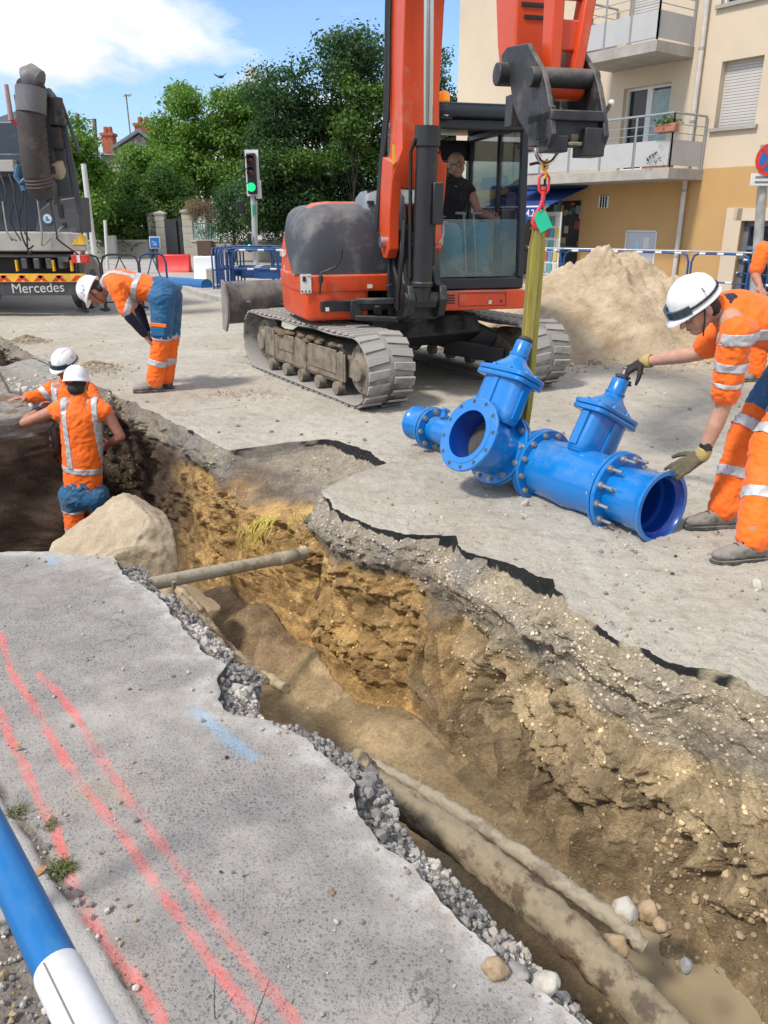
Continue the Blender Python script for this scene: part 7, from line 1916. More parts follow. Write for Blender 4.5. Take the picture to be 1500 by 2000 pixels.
tree('dry_bush', 'withered brown bush above the green railing', 'bush', (gy(402, 470, 34.5).x, 34.5, 0), fill(375, 432, 388, 432, 34.5, 26, 22, 9, 14, None, .3), 7000, .09, GB, .8, .04, 9, holes=.2, aspect=.2)
def solid(name, pts, mat, parent, bevel=0, smooth=0):   # pts: list of 8 corners bottom4, top4
 m = MB(); m.add(pts, [(0, 1, 2, 3), (4, 7, 6, 5), (0, 4, 5, 1), (1, 5, 6, 2), (2, 6, 7, 3), (3, 7, 4, 0)]); return m.build(name, mat, parent, world=True, bevel=bevel, smooth=smooth)
def rubble_wall(name, a, b, sc=2.5):
 t = NT(name); c1 = t.vor(sc, t.vscale(t.pos, (1, 1, 1.8)), out='Color'); e = t.vor(sc, t.vscale(t.pos, (1, 1, 1.8)), 'DISTANCE_TO_EDGE'); c = t.mix(t.ramp(c1, .2, .8), a, b); c = t.mix(t.ramp(e, .0, .06, (1, 1, 1), (0, 0, 0)), c, tuple(x * .6 for x in a)); return t.fin(c, .95, t.bump(e, .5, .05))
HX = 58
house = thing('house', 'grey slate roofed stone house with red brick chimneys behind the bushes', 'house', (gy(250, 470, HX).x, HX, 0))
def HP(px, py, Y=HX): return gy(px, py, Y)
SLATE = M('slate_roof', (.13, .15, .18), .6, 0, .15, 3, .3, 8); STONEW = rubble_wall('stone_gable', (.20, .175, .16), (.36, .33, .30)); BRICK = M('red_brick', (.36, .095, .055), .85, 0, .25, 4, .4, 10)
a, b_, c_ = HP(272, 264), HP(200, 306), HP(318, 300)
g0 = [HP(226, 292), HP(272, 262), HP(310, 292)]
m = MB(); m.add([Vector((p.x, HX, p.z)) for p in (HP(226, 292), HP(272, 263), HP(318, 296))] + [Vector((HP(318, 400).x, HX, 0)), Vector((HP(226, 400).x, HX, 0))] + [Vector((p.x, HX + 7, p.z)) for p in (HP(226, 292), HP(272, 263), HP(318, 296))] + [Vector((HP(318, 400).x, HX + 7, 0)), Vector((HP(226, 400).x, HX + 7, 0))],
              [(0, 1, 2, 3, 4), (9, 8, 7, 6, 5), (0, 5, 6, 1), (1, 6, 7, 2), (2, 7, 8, 3), (4, 9, 5, 0)])
m.build('wall', STONEW, house, world=True, smooth=0)
m = MB(); r0, r1, r2 = HP(273, 259), HP(196, 306), HP(322, 296)
def slab(m, p, q, dy0, dy1, th):
 p0 = Vector((p.x, HX + dy0, p.z)); q0 = Vector((q.x, HX + dy0, q.z)); p1 = Vector((p.x, HX + dy1, p.z)); q1 = Vector((q.x, HX + dy1, q.z)); u = Vector((0, 0, th)); m.add([p0, q0, q1, p1, p0 + u, q0 + u, q1 + u, p1 + u], [(0, 1, 2, 3), (4, 7, 6, 5), (0, 4, 5, 1), (1, 5, 6, 2), (2, 6, 7, 3), (3, 7, 4, 0)])
slab(m, r0, HP(222, 293), -.4, 7.4, .2); slab(m, r0, r2, -.4, 7.4, .2); rf = m.build('roof', SLATE, house, world=True, smooth=0)
slm = MB(); p, q = HP(225, 292), HP(192, 308); p0 = Vector((p.x, HX + .5, p.z)); slm.add([Vector((HP(272, 263).x, HX + .2, HP(272, 263).z)), Vector((HP(196, 300).x, HX + .2, HP(196, 306).z)), Vector((HP(196, 300).x, HX + 5, HP(196, 284).z)), Vector((HP(250, 263).x, HX + 5, HP(250, 262).z))], [(0, 1, 2, 3)]);
for (px0, px1, pt, pb, n) in ((269, 295, 243, 282, 2), (203, 222, 262, 280, 2)):
 A, B = HP(px0, pb, HX + 1), HP(px1, pt, HX + 1); m = MB(); m.box2((A.x, HX + .6, A.z - .6), (B.x, HX + 1.5, B.z)); m.box2((A.x - .08, HX + .52, B.z - .12), (B.x + .08, HX + 1.58, B.z + .05)); ch = m.build('chimney', BRICK, house, world=True, smooth=0)
 for k in range(n):
  x = A.x + (B.x - A.x) * (.28 + .42 * k); m = MB(); m.cyl((x, HX + 1.05, B.z), (x, HX + 1.05, B.z + .45), .17, .14, 12); m.build('chimney_pot', BRICK, ch, world=True)
lb0 = thing('low_house', 'low slate roof with small twin chimney left of the stone gable', 'house', (gy(210, 470, HX + 4).x, HX + 4, 0));
m = MB(); A, B = gy(196, 300, HX + 4), gy(268, 276, HX + 4); m.box2((A.x, HX + 4, 0), (B.x, HX + 9, A.z)); m.build('wall', STONEW, lb0, world=True, smooth=0)
m = MB(); m.add([(A.x - .3, HX + 3.7, A.z - .1), (B.x, HX + 3.7, A.z - .1), (B.x, HX + 6.5, B.z), (A.x - .3, HX + 6.5, B.z - .4), (A.x - .3, HX + 9.3, A.z - .1), (B.x, HX + 9.3, A.z - .1)], [(0, 1, 2, 3), (3, 2, 5, 4), (0, 3, 4), (1, 5, 2)]); m.build('roof', SLATE, lb0, world=True, smooth=0)
ant = thing('tv_antenna', 'thin television antenna on a mast above the slate roof', 'antenna', tuple(HP(255, 272))); m = MB(); A, B = HP(256, 275), HP(246, 184); m.tube([A, B], .045, 6); m.tube([HP(242, 187), HP(257, 185)], .03, 5)
for k in range(5): q = HP(243 + 3 * k, 187); m.tube([q + Vector((0, -.25, -.1)), q + Vector((0, .25, .12))], .02, 4)
m.build('mast', MUDST, ant, world=True)
yt = 75; tw = thing('tower_block', 'pale top of a distant tall building above the trees', 'building', (gy(486, 470, yt).x, yt, 0)); PALEW = M('pale_render', (.55, .54, .50), .8, 0, .05, 1, .1)
m = MB(); A, B = gy(482, 132, yt), gy(496, 160, yt); m.box2((A.x, yt, 0), (B.x, yt + 3, A.z)); m.build('stack', PALEW, tw, world=True, smooth=0); m = MB(); A, B = gy(473, 160, yt), gy(498, 250, yt); m.box2((A.x, yt + .2, 0), (B.x, yt + 5, A.z)); m.build('wall', M('grey_render', (.36, .36, .35), .8, 0, .1, 1, .1), tw, world=True, smooth=0)
WALLC = M('garden_wall_render', (.33, .30, .255), .9, 0, .2, 1.2, .4, 12); PIL = M('cut_stone_pillar', (.42, .385, .32), .88, 0, .12, 2, .3, 14); CAPM = M('pillar_cap', (.38, .36, .32), .85, 0, .15, 4, .3, 14)
yW = 35.5
def wallseg(px0, px1, ptop, Y0, Y1, label):
 A, B = gy(px0, ptop, Y0), gy(px1, ptop, Y1); T = thing('garden_wall', label, 'wall', ((A.x + B.x) / 2, (A.y + B.y) / 2, 0)); d = Vector((B.x - A.x, B.y - A.y, 0)); n = Vector((-d.y, d.x, 0)).normalized() * .12; m = MB(); zt = A.z
 m.add([Vector((A.x, A.y, 0)) - n, Vector((B.x, B.y, 0)) - n, Vector((B.x, B.y, 0)) + n, Vector((A.x, A.y, 0)) + n, Vector((A.x, A.y, A.z)) - n, Vector((B.x, B.y, B.z)) - n, Vector((B.x, B.y, B.z)) + n, Vector((A.x, A.y, A.z)) + n], [(0, 3, 2, 1), (4, 5, 6, 7), (0, 1, 5, 4), (1, 2, 6, 5), (2, 3, 7, 6), (3, 0, 4, 7)]); m.build('wall', WALLC, T, world=True, smooth=0)
 m = MB(); m.bar(Vector((A.x, A.y, A.z + .04)), Vector((B.x, B.y, B.z + .04)), .34, .08); m.build('coping', CAPM, T, world=True, smooth=0); return T, A, B
wallseg(172, 292, 472, yW + 1, yW, 'low rendered garden wall under the hedge, left of the gate')
T_, A, B = wallseg(372, 560, 472, yW - .6, 32.6, 'rendered garden wall under the green railing')
wallseg(560, 760, 470, 32.6, 31.0, 'long garden wall hidden behind the excavator')
def pillar(px, ptop, Y, wpx, label):
 A = gy(px, ptop, Y); k = (Y * _cp) / 1540; w = wpx * k; T = thing('gate_pillar', label, 'pillar', (A.x, Y, 0), 0, 'stone gate pillars'); n = 7
 for i in range(n):
  m = MB(); m.box((A.x + .01 * math.sin(i * 3), Y, A.z * (i + .5) / n), (w, w, A.z / n - .012)); m.build('stone', PIL, T, world=True, bevel=.012)
 m = MB(); m.box((A.x, Y, A.z * .5), (w * .94, w * .94, A.z - .02)); m.build('mortar_core', WALLC, T, world=True, smooth=0)
 m = MB(); m.add([(A.x + sx * w * .62, Y + sy * w * .62, A.z) for sx, sy in ((-1, -1), (1, -1), (1, 1), (-1, 1))] + [(A.x + sx * w * .62, Y + sy * w * .62, A.z + .07) for sx, sy in ((-1, -1), (1, -1), (1, 1), (-1, 1))] + [(A.x, Y, A.z + .16)], [(3, 2, 1, 0), (0, 1, 5, 4), (1, 2, 6, 5), (2, 3, 7, 6), (3, 0, 4, 7), (4, 5, 8), (5, 6, 8), (6, 7, 8), (7, 4, 8)]); m.build('cap', CAPM, T, world=True, smooth=0)
pillar(298, 420, yW + .8, 18, 'leftmost stone gate pillar, half hidden behind its neighbour'); pillar(313, 419, yW, 18, 'middle stone gate pillar at the left of the black gate'); pillar(366, 415, yW - .6, 20, 'stone gate pillar between the black gate and the green railing')
gt_ = thing('black_gate', 'solid black sheet gate between stone pillars', 'gate', (gy(340, 480, yW - .2).x, yW - .2, 0)); GM_ = M('black_gate_paint', (.025, .027, .032), .5)
for (a_, b2_, tp) in ((320, 343, 428), (343, 357, 426)):
 A, B = gy(a_, tp, yW - .25), gy(b2_, tp, yW - .35); m = MB(); m.add([(A.x, A.y, .05), (B.x, B.y, .05), (B.x, B.y + .05, .05), (A.x, A.y + .05, .05), (A.x, A.y, A.z), (B.x, B.y, B.z), (B.x, B.y + .05, B.z), (A.x, A.y + .05, A.z)], [(0, 3, 2, 1), (4, 5, 6, 7), (0, 1, 5, 4), (1, 2, 6, 5), (2, 3, 7, 6), (3, 0, 4, 7)]); m.build('leaf', GM_, gt_, world=True, smooth=0)
rlg = thing('railing', 'pale green railing with vertical bars on the garden wall', 'railing', (gy(408, 450, 34.6).x, 34.6, gy(408, 472, 34.6).z)); GR = M('pale_green_railing', (.22, .36, .33), .5)
A0_, A1_ = gy(374, 436, 34.8), gy(448, 438, 33.9); B0_, B1_ = gy(374, 470, 34.8), gy(448, 470, 33.9)
for a_, b2_ in ((A0_, A1_), (B0_, B1_)): m = MB(); m.bar(a_, b2_, .04, .05); m.build('rail', GR, rlg, world=True, smooth=0)
for k in range(15): u = (k + .5) / 15; m = MB(); m.bar(B0_.lerp(B1_, u), A0_.lerp(A1_, u), .035, .05); m.build('bar', GR, rlg, world=True, smooth=0)
m = MB(); A, B = gy(385, 470, 34.0), gy(417, 510, 34.0); bx_ = thing('meter_cabinet', 'brown sheet metal cabinet against the garden wall below the railing', 'cabinet', (A.x, 34.0, 0)); m.box2((A.x, 33.9, 0.0), (B.x, 34.15, A.z)); m.build('body', M('brown_cabinet', (.10, .055, .045), .6), bx_, world=True, smooth=0); m = MB(); m.box2((A.x + .05, 33.88, .06), (B.x - .05, 33.9, A.z - .06)); m.build('door', M('brown_cabinet', (.10, .055, .045), .6), bx_, world=True, smooth=0)
kp = [gz(*p) for p in ((-300, 545), (150, 552), (280, 556), (345, 560), (372, 572), (400, 582), (430, 590), (470, 597), (560, 600))]
def strip(name, pts, far_pts, z0, z1, mat, kind='structure'):
 vs = []; n = len(pts)
 for p in pts: vs += [(p.x, p.y, z0), (p.x, p.y, z1)]
 for p in far_pts: vs.append((p.x, p.y, z1))
 fs = []
 for i in range(n - 1): fs.append((2 * i, 2 * i + 2, 2 * i + 3, 2 * i + 1)); fs.append((2 * i + 1, 2 * i + 3, 2 * n + i + 1, 2 * n + i))
 me = bpy.data.meshes.new(name); me.from_pydata(vs, [], fs); o = link(name, me, mat); return tag(o, kind=kind)
PAVE = M('grey_pavement', (.36, .345, .32), .9, 0, .2, 1.5, .5, 25); far_ = [Vector((p.x * 2.0 - 0 if i < 0 else p.x * 1.0 + (i - 3) * .6, 60, 0)) for i, p in enumerate(kp)]
far_ = [Vector((p.x * 60 / p.y, 60, 0)) for p in kp]
strip('far_pavement', [Vector((p.x, p.y + .13, 0)) for p in kp], far_, -.02, .105, PAVE)
KERB = M('granite_kerb', (.40, .39, .37), .85, 0, .15, 5, .4, 30); kt_ = []
ko = thing('kerb', 'row of grey kerb stones edging the far pavement', 'kerb', (kp[4].x, kp[4].y, 0))
for i in range(len(kp) - 1):
 L = (kp[i + 1] - kp[i]).length; n = max(1, int(L / 1.0)) if kp[i + 1].x > -9 else 1
 for k in range(n): a_ = kp[i].lerp(kp[i + 1], k / n); b2_ = kp[i].lerp(kp[i + 1], (k + .985) / n); m = MB(); m.bar(a_ + Vector((0, .07, .05)), b2_ + Vector((0, .07, .05)), .15, .13); m.build('kerb_stone', KERB, ko, world=True, bevel=.012)
BB = M('barrier_blue', (.010, .060, .21), .4, 0, .1, 6, .05, dirt=.15); BW_ = M('reflective_white', (.62, .63, .64), .5, 0, .04, 10, 0); BG = M('barrier_galvanised', (.42, .44, .46), .4, .5, .1, 10, .1); BBK = M('barrier_dark', (.06, .065, .07), .5)
def barrier(label, A, B, group, mat=BB, h=1.02, top=None, strips=True, legs=True, lean=0.0, cat='barrier', mid=True, diag=False):
 A = Vector((A[0], A[1], 0)); B = Vector((B[0], B[1], 0)); T = thing('crowd_barrier', label, cat, tuple((A + B) / 2), 0, group); d = (B - A); L = d.length; d.normalize(); nrm = Vector((-d.y, d.x, 0)) * lean
 def q(u, z): return A + d * (u * L) + Vector((0, 0, z)) + nrm * z
 r = .14 / L
 m = MB(); m.tube([q(0, .02), q(0, h - .16), q(r * .3, h - .04), q(r, h), q(1 - r, h), q(1 - r * .3, h - .04), q(1, h - .16), q(1, .02)], .02, 8); m.build('frame', mat, T, world=True, smooth=60)
 for z in ((.52, .14) if mid else (.14,)): m = MB(); m.tube([q(0, z), q(1, z)], .015, 7); m.build('rail', mat, T, world=True, smooth=60)
 if diag:
  for (u0, u1) in ((0, .5), (1, .5)): m = MB(); m.tube([q(u0, .2), q(u1, h - .05)], .012, 6); m.build('brace', mat, T, world=True, smooth=60)
 if top: m = MB(); m.tube([q(-.02, h + .035), q(1.02, h + .035)], .018, 7); m.build('top_tube', top, T, world=True, smooth=60)
 if strips:
  for z, us in ((h, (.18, .5, .82)), (.52, (.3, .7))):
   for u in us: m = MB(); m.tube([q(u - .055, z), q(u + .055, z)], .0235, 8); m.build('reflector', BW_, T, world=True, smooth=60)
 if legs:
  for u in (.06, .94): m = MB(); o_ = Vector((-d.y, d.x, 0)) * .22; m.bar(q(u, .02) - o_, q(u, .02) + o_, .03, .03); m.build('foot', mat, T, world=True, smooth=0)
 return T
rb = [(1030, 486.5), (1100, 488), (1226, 490.5), (1350, 493.5), (1470, 497), (1620, 502)]
wp = [gz(px, py, 1.03) for px, py in rb]
names = ['blue crowd barrier at the foot of the shop front, half hidden by the yellow strap', 'blue crowd barrier rising over the top of the sand heap', 'blue crowd barrier in front of the grey utility door and drainpipe', 'blue crowd barrier right of the drainpipe, above the white helmet', 'blue crowd barrier running out of the photo at the right edge']
for i in range(5): a_ = wp[i]; b2_ = wp[i + 1]; dd = (b2_ - a_).normalized() * .03; barrier(names[i], a_ + dd, b2_ - dd, 'blue barriers along the building', top=BG)
a_, b2_ = gz(1412, 528, .55), gz(1500, 535, .55); barrier('spare blue barrier leaning low behind the leaning worker', a_, b2_, 'blue barriers along the building', h=.80)
for i, (x0, x1) in enumerate(((150, 193), (196, 268), (270, 322))):
 a_, b2_ = gz(x0, 499 - i * 1.5, 1.0), gz(x1, 498 - i * 1.5, 1.0); barrier(['dark crowd barrier beside the truck corner', 'dark crowd barrier behind the bent worker', 'dark crowd barrier left of the red water barrier'][i], a_, b2_, 'dark barriers across the left street', mat=BBK if i < 2 else BB, strips=False, h=1.0, diag=i > 0)
r8 = random.Random(6)
for k in range(13):
 y = 19.45 + .13 * k; x0 = gy(427, 520, y).x + r8.uniform(-.05, .45); x1 = gy(548, 520, y).x + r8.uniform(-.3, .35)
 T = barrier('frontmost blue barrier of the stack behind the dozer blade' if k == 0 else 'blue barrier inside the tightly packed stack behind the dozer blade', (x0, y), (x1, y + r8.uniform(-.08, .08)), 'stacked blue barriers' if k else None, h=.92 + .10 * r8.random(), legs=False, lean=r8.uniform(-.05, .05), strips=k in (0, 4, 9))
 m = MB(); u = r8.uniform(.1, .6); xx = x0 + (x1 - x0) * u; m.box2((xx, y - .01, .30), (xx + r8.uniform(.3, .7), y + .01, .50)); m.build('panel', BB, T, world=True, smooth=0)
for k in range(5):
 p = gy(421 + 7 * k, 520, 19.3 + .1 * k); barrier(['edge on blue barrier at the extreme left of the stack', 'second edge on blue barrier from the left of the stack', 'third edge on blue barrier from the left of the stack', 'fourth edge on blue barrier from the left of the stack', 'fifth edge on blue barrier from the left of the stack'][k], (p.x, p.y - .35), (p.x + .10, p.y + 1.4), None, h=1.0, legs=False, strips=False)
def jersey(px0, px1, pt, pb, label, mat):
 A = gz(px0, pb); B = gz(px1, pb); zt = gy(px0, pt, A.y).z; T = thing('water_barrier', label, 'barrier', tuple((A + B) / 2)); L = (B - A); n = Vector((-L.y, L.x, 0)).normalized(); m = MB()
 prof = [(-.28, 0), (.28, 0), (.28, .12), (.14, .28), (.09, zt), (-.09, zt), (-.14, .28), (-.28, .12)]; m.prism([(a_, b2_) for a_, b2_ in prof], A, n, (0, 0, 1), L.normalized(), L.length); m.build('body', mat, T, world=True, bevel=.03, smooth=40)
 m = MB()
 for u in (.25, .75): c = A.lerp(B, u) - n * .27; m.box(c + Vector((0, 0, .05)), (.22, .05, .08))
 m.build('fork_slot', BLK, T, world=True, smooth=0); m = MB(); c = A.lerp(B, .5); m.cyl(c + Vector((0, 0, zt)), c + Vector((0, 0, zt + .03)), .05, n=12); m.build('filler_cap', BLK, T, world=True)
jersey(313, 374, 497, 538, 'red plastic water filled road barrier', M('red_plastic', (.60, .025, .022), .45, 0, .06, 4, .05)); jersey(383, 424, 500, 553, 'white plastic water filled road barrier', M('white_plastic', (.70, .73, .74), .45, 0, .04, 4, .05))
A = gz(404, 560); B = gz(428, 555); bx_ = thing('concrete_block', 'beige concrete block beside the stacked barriers', 'block', tuple(A)); m = MB(); zt = gy(404, 525, A.y).z; m.box2((A.x, A.y, .1), (A.x + .38, A.y + .5, zt)); m.build('block', PIL, bx_, world=True, bevel=.02); m = MB(); m.box2((A.x + .05, A.y + .05, .0), (A.x + .33, A.y + .45, .1)); m.build('plinth', PIL, bx_, world=True)
A = gz(335, 552, .12); B = gz(403, 558, .15); pp_ = thing('blue_drain_pipe', 'length of blue plastic pipe lying on the far pavement', 'pipe', tuple(A)); m = MB(); m.cyl(A + Vector((-.4, .25, 0)), B, .145, n=20); m.build('tube', M('blue_plastic_pipe', (.015, .13, .36), .4), pp_, world=True); m = MB(); m.cyl(B, B + (B - A).normalized() * .03, .155, n=20); m.build('end_collar', M('blue_plastic_pipe', (.015, .13, .36), .4), pp_, world=True)
ys_ = 26.5; A = gy(302, 470, ys_); sg = thing('street_sign', 'small square blue sign with white symbol on a dark post', 'sign', (A.x, ys_, 0)); m = MB(); m.cyl((A.x, ys_ + .05, 0), (A.x, ys_ + .05, A.z), .05, n=10); m.build('post', BBK, sg, world=True); m = MB(); m.box((A.x, ys_, A.z - .06), (.34, .03, .36)); pl_ = m.build('panel', M('sign_white_edge', (.6, .62, .65), .5), sg, world=True, bevel=.02); m = MB(); m.box((A.x, ys_ - .018, A.z - .06), (.29, .01, .31)); m.build('blue_face', M('sign_blue', (.01, .12, .42), .5), pl_, world=True); m = MB()
m.tube([(A.x - .08, ys_ - .026, A.z - .05), (A.x - .03, ys_ - .026, A.z - .02), (A.x + .0, ys_ - .026, A.z - .08), (A.x + .06, ys_ - .026, A.z - .07)], .012, 5); m.tube([(A.x - .07, ys_ - .026, A.z - .12), (A.x + .07, ys_ - .026, A.z - .13)], .010, 5); m.build('symbol', BW_, pl_, world=True)
A = gz(205, 490, 0); cb_ = thing('utility_cabinet', 'small pale utility cabinet at the foot of the hedge', 'cabinet', tuple(gy(216, 505, 35))); m = MB(); q = gy(216, 460, 35); m.box2((q.x - .22, 34.8, 0), (q.x + .22, 35.1, q.z)); m.build('body', PALEW, cb_, world=True, bevel=.02); m = MB(); m.box2((q.x - .18, 34.78, .15), (q.x + .18, 34.8, q.z - .1)); m.build('door', PALEW, cb_, world=True)
yl = 24.5; A = gz(502, 543); tl = thing('traffic_light', 'traffic light with the green lamp lit and a small repeater below', 'traffic light', tuple(A)); yl = A.y
def TP(px, py, dy=0): return gy(px, py, yl + dy)
GP = M('pole_grey', (.40, .41, .42), .5, .2, .08, 6, .1)
m = MB(); m.tube([TP(502, 543), TP(496, 430)], .075, 12); m.tube([TP(496, 430), TP(488, 300)], .065, 12); m.build('pole', GP, tl, world=True)
m = MB(); m.tube([TP(499, 392, .1), TP(500, 480, .1)], .05, 8); m.build('second_pole', GP, tl, world=True)
c0_, c1_ = TP(480, 293), TP(510, 383); m = MB(); m.box2((c0_.x - .02, yl - .10, c1_.z), (TP(505, 300).x, yl - .06, c0_.z)); m.box2((TP(499, 350).x, yl - .06, TP(505, 388).z), (TP(510, 350).x, yl - .03, TP(505, 352).z)); m.build('backboard', M('backboard_white', (.62, .63, .63), .5), tl, world=True, smooth=0)
m = MB(); a_, b2_ = TP(483, 300), TP(505, 380); m.box2((a_.x, yl - .28, b2_.z), (b2_.x, yl - .10, a_.z)); hd_ = m.build('housing', BLK, tl, world=True, bevel=.03)
RL = M('lamp_off_red', (.06, .008, .008), .2); AL_ = M('lamp_off_amber', (.07, .03, .006), .2); GE = emis('lamp_green', (.01, .55, .16), 1.1)
for (py, mt_, nm) in ((315, RL, 'red_lamp'), (338, AL_, 'amber_lamp'), (366, GE, 'green_lamp')):
 q = TP(493 + (py - 338) * .03, py); m = MB(); m.lathe((q.x, yl - .28, q.z), (0, -1, 0), [(0, .12), (.02, .11), (.035, .06), (.04, .01)], 18); m.build(nm, mt_, hd_, world=True)
 m = MB(); vs = []; fs = []
 for i in range(13):
  t_ = PI * i / 12 ; x, z = math.cos(t_) * .145, math.sin(t_) * .145; vs += [(q.x + x, yl - .28, q.z + z), (q.x + x, yl - .46, q.z + z * .95)]
 for i in range(12): fs.append((2 * i, 2 * i + 1, 2 * i + 3, 2 * i + 2))
 m.add(vs, fs); m.build('visor', BLK, hd_, world=True)
m = MB(); a_, b2_ = TP(484, 455), TP(494, 492); m.box2((a_.x, yl - .2, b2_.z), (b2_.x, yl - .09, a_.z)); h2 = m.build('repeater_housing', BLK, tl, world=True, bevel=.015); q = TP(489, 482); m = MB(); m.lathe((q.x, yl - .2, q.z), (0, -1, 0), [(0, .065), (.02, .05), (.03, .01)], 14); m.build('green_lamp', emis('lamp_green_small', (.02, .95, .55), 2.6), h2, world=True)
m = MB(); a_, b2_ = TP(462, 392, .3), TP(478, 418, .3); m.box2((a_.x, yl + .2, b2_.z), (b2_.x, yl + .4, a_.z)); m.build('side_housing', BLK, tl, world=True, bevel=.02); m = MB(); q = TP(497, 410); m.box((q.x, yl - .04, q.z), (.09, .12, .28)); m.build('green_box', M('dull_green', (.02, .22, .15), .5), tl, world=True)
def pole(label, px0, py0, px1, py1, Y, r0, r1, mat, cat='pole', arm=None, z0=True):
 a_ = gy(px0, py0, Y); b2_ = gy(px1, py1, Y); a_.z = 0; T = thing('street_pole', label, cat, tuple(a_)); m = MB(); m.tube([a_, b2_], [r0, r1], 10); s_ = m.build('shaft', mat, T, world=True, smooth=60)
 if arm: m = MB(); [m.tube([gy(*q0_, Y), gy(*q1_, Y)], .03, 6) for q0_, q1_ in arm]; m.build('cross_arm', mat, T, world=True)
 return T
WP_ = M('white_pole', (.55, .56, .55), .5, 0, .1, 4, .1)
pole('leaning white pole beside the truck corner', 184, 490, 163, 320, 24, .085, .07, WP_); pole('thinner pale pole just left of the leaning white pole', 170, 490, 160, 400, 26, .06, .05, WP_); pole('short white pole right of the leaning white pole', 209, 515, 205, 430, 27, .05, .05, WP_)
pole('tall grey utility pole with a small cross arm', 197, 480, 184, 232, 40, .13, .09, MUDST, arm=[((160, 233), (188, 234)), ((170, 247), (186, 249))]); pole('dark finial topped lamp post above the small tree', 158, 480, 151, 222, 38, .10, .09, MUDST)
yt_ = 14.2
def K(px, py, Y=yt_): return gy(px, py, Y)
tr_ = thing('suction_truck', 'dark suction excavator truck seen from behind at the left edge', 'truck', (-6.6, yt_ + 1, 0))
TBL = M('truck_dark_blue', (.030, .045, .066), .45, 0, .15, 2, .05, dirt=.25); TGR = M('truck_grey', (.065, .068, .076), .5, .1, .2, 2, .1, dirt=.35); TLG = M('truck_light_grey', (.36, .345, .32), .55, 0, .12, 2, .1, dirt=.3); TYL = M('truck_yellow', (.72, .40, .03), .5); TRD = M('truck_red', (.55, .03, .02), .5)
def kb(name, px0, py0, px1, py1, Y0, Y1, mat, bevel=.01, parent=tr_):
 a_, b2_ = K(px0, py0, Y0), K(px1, py1, Y0); m = MB(); m.prism([(a_.x, b2_.z), (b2_.x, b2_.z), (b2_.x, a_.z), (a_.x, a_.z)], (0, Y0, 0), (1, 0, 0), (0, 0, 1), (-.62, .78, 0) if Y1 - Y0 > .5 else (0, 1, 0), Y1 - Y0); return m.build(name, mat, parent, world=True, bevel=bevel)
XL0 = -260
bp2 = kb('bumper', XL0, 551, 150, 577, yt_, yt_ + .25, M('bumper_dark', (.045, .048, .055), .5, 0, .15, 4, .1, dirt=.4))
q = K(74, 563, yt_ - .006); text_mesh('lettering', 'Mercedes', .235, M('letter_silver', (.50, .50, .48), .5), bp2, basis(q, (1, 0, .03), (0, 0, 1)), .004)
bpn = kb('warning_board', XL0, 535, 168, 551, yt_ - .03, yt_ + .05, TYL, .004)
for k in range(12):
 x0 = -60 + 18 * k; m = MB(); a_ = K(x0, 549, yt_ - .036); w_ = .085; hgt = K(0, 538, yt_).z - K(0, 549, yt_).z
 m.prism([(0, 0), (w_, 0), (w_ + (.10 if k % 2 else -.10), hgt), ((.10 if k % 2 else -.10), hgt)], a_, (1, 0, 0), (0, 0, 1), (0, 1, 0), .005); m.build('red_stripe', TRD, bpn, world=True, smooth=0)
kb('chassis', XL0, 490, 150, 536, yt_ + .3, yt_ + 5, M('chassis_black', (.022, .022, .024), .7), .01); kb('underride_bar', XL0, 497, 168, 503, yt_ + .1, yt_ + .2, TGR)
for i, (px, c_) in enumerate(((135, TYL), (100, TYL), (28, TYL))): kb('yellow_strut', px, 508, px + 7, 530, yt_ + .05, yt_ + .12, c_, .005)
lc = kb('light_cluster', 138, 498, 172, 514, yt_ - .06, yt_ + .08, TRD, .01)
kb('reversing_lamp', 149, 499, 157, 513, yt_ - .072, yt_ - .06, BW_, .002, lc); kb('number_plate', 112, 502, 134, 512, yt_ + .02, yt_ + .05, TGR, .004)
for k in range(4): kb('rear_unit', 40 + k * 24, 505, 54 + k * 24, 525, yt_ + .08, yt_ + .3, TGR)
tb = kb('tail_box', XL0, 453, 148, 491, yt_ + .05, yt_ + 1.4, TLG, .02)
m = MB(); m.prism([(K(96, 455).x, K(0, 491).z), (K(172, 491).x, K(0, 491).z), (K(170, 470).x, K(0, 462).z), (K(160, 455).x, K(0, 455).z), (K(118, 455).x, K(0, 453).z), (K(100, 468).x, K(0, 466).z)], (0, yt_ - .02, 0), (1, 0, 0), (0, 0, 1), (-.62, .78, 0), 1.3); m.build('tail_cover', M('truck_warm_grey', (.30, .285, .265), .5, 0, .06, 2, .05, dirt=.2), tr_, world=True, bevel=.02)
m = MB(); a_ = K(140, 478, yt_ - .03); m.prism([(0, 0), (.13, 0), (.065, .11)], a_, (1, 0, 0), (0, 0, 1), (0, 1, 0), .004); m.build('warning_triangle', TYL, tb, world=True); m = MB(); a_ = K(153, 478, yt_ - .03); m.box2((a_.x, yt_ - .034, a_.z), (a_.x + .14, yt_ - .03, a_.z + .10)); m.prism([(0, .10), (.13, .10), (.065, .20)], a_, (1, 0, 0), (0, 0, 1), (0, 1, 0), .004); m.build('warning_sticker', TYL, tb, world=True)
bod = MB(); P_ = [(-260, 240), (85, 236), (98, 190), (112, 200), (140, 290), (150, 330), (158, 420), (160, 453), (-260, 453)]
bod.prism([(K(a_, b2_, yt_ + .9).x, K(a_, b2_, yt_ + .9).z) for a_, b2_ in P_], (0, yt_ + .9, 0), (1, 0, 0), (0, 0, 1), (-.62, .78, 0), 5.5); bod.build('tank_body', TBL, tr_, world=True, bevel=.03)
kb('upper_locker', -100, 300, 50, 345, yt_ + .5, yt_ + .95, TBL, .02); kb('grey_locker', -60, 312, 28, 335, yt_ + .35, yt_ + .52, TLG, .01)
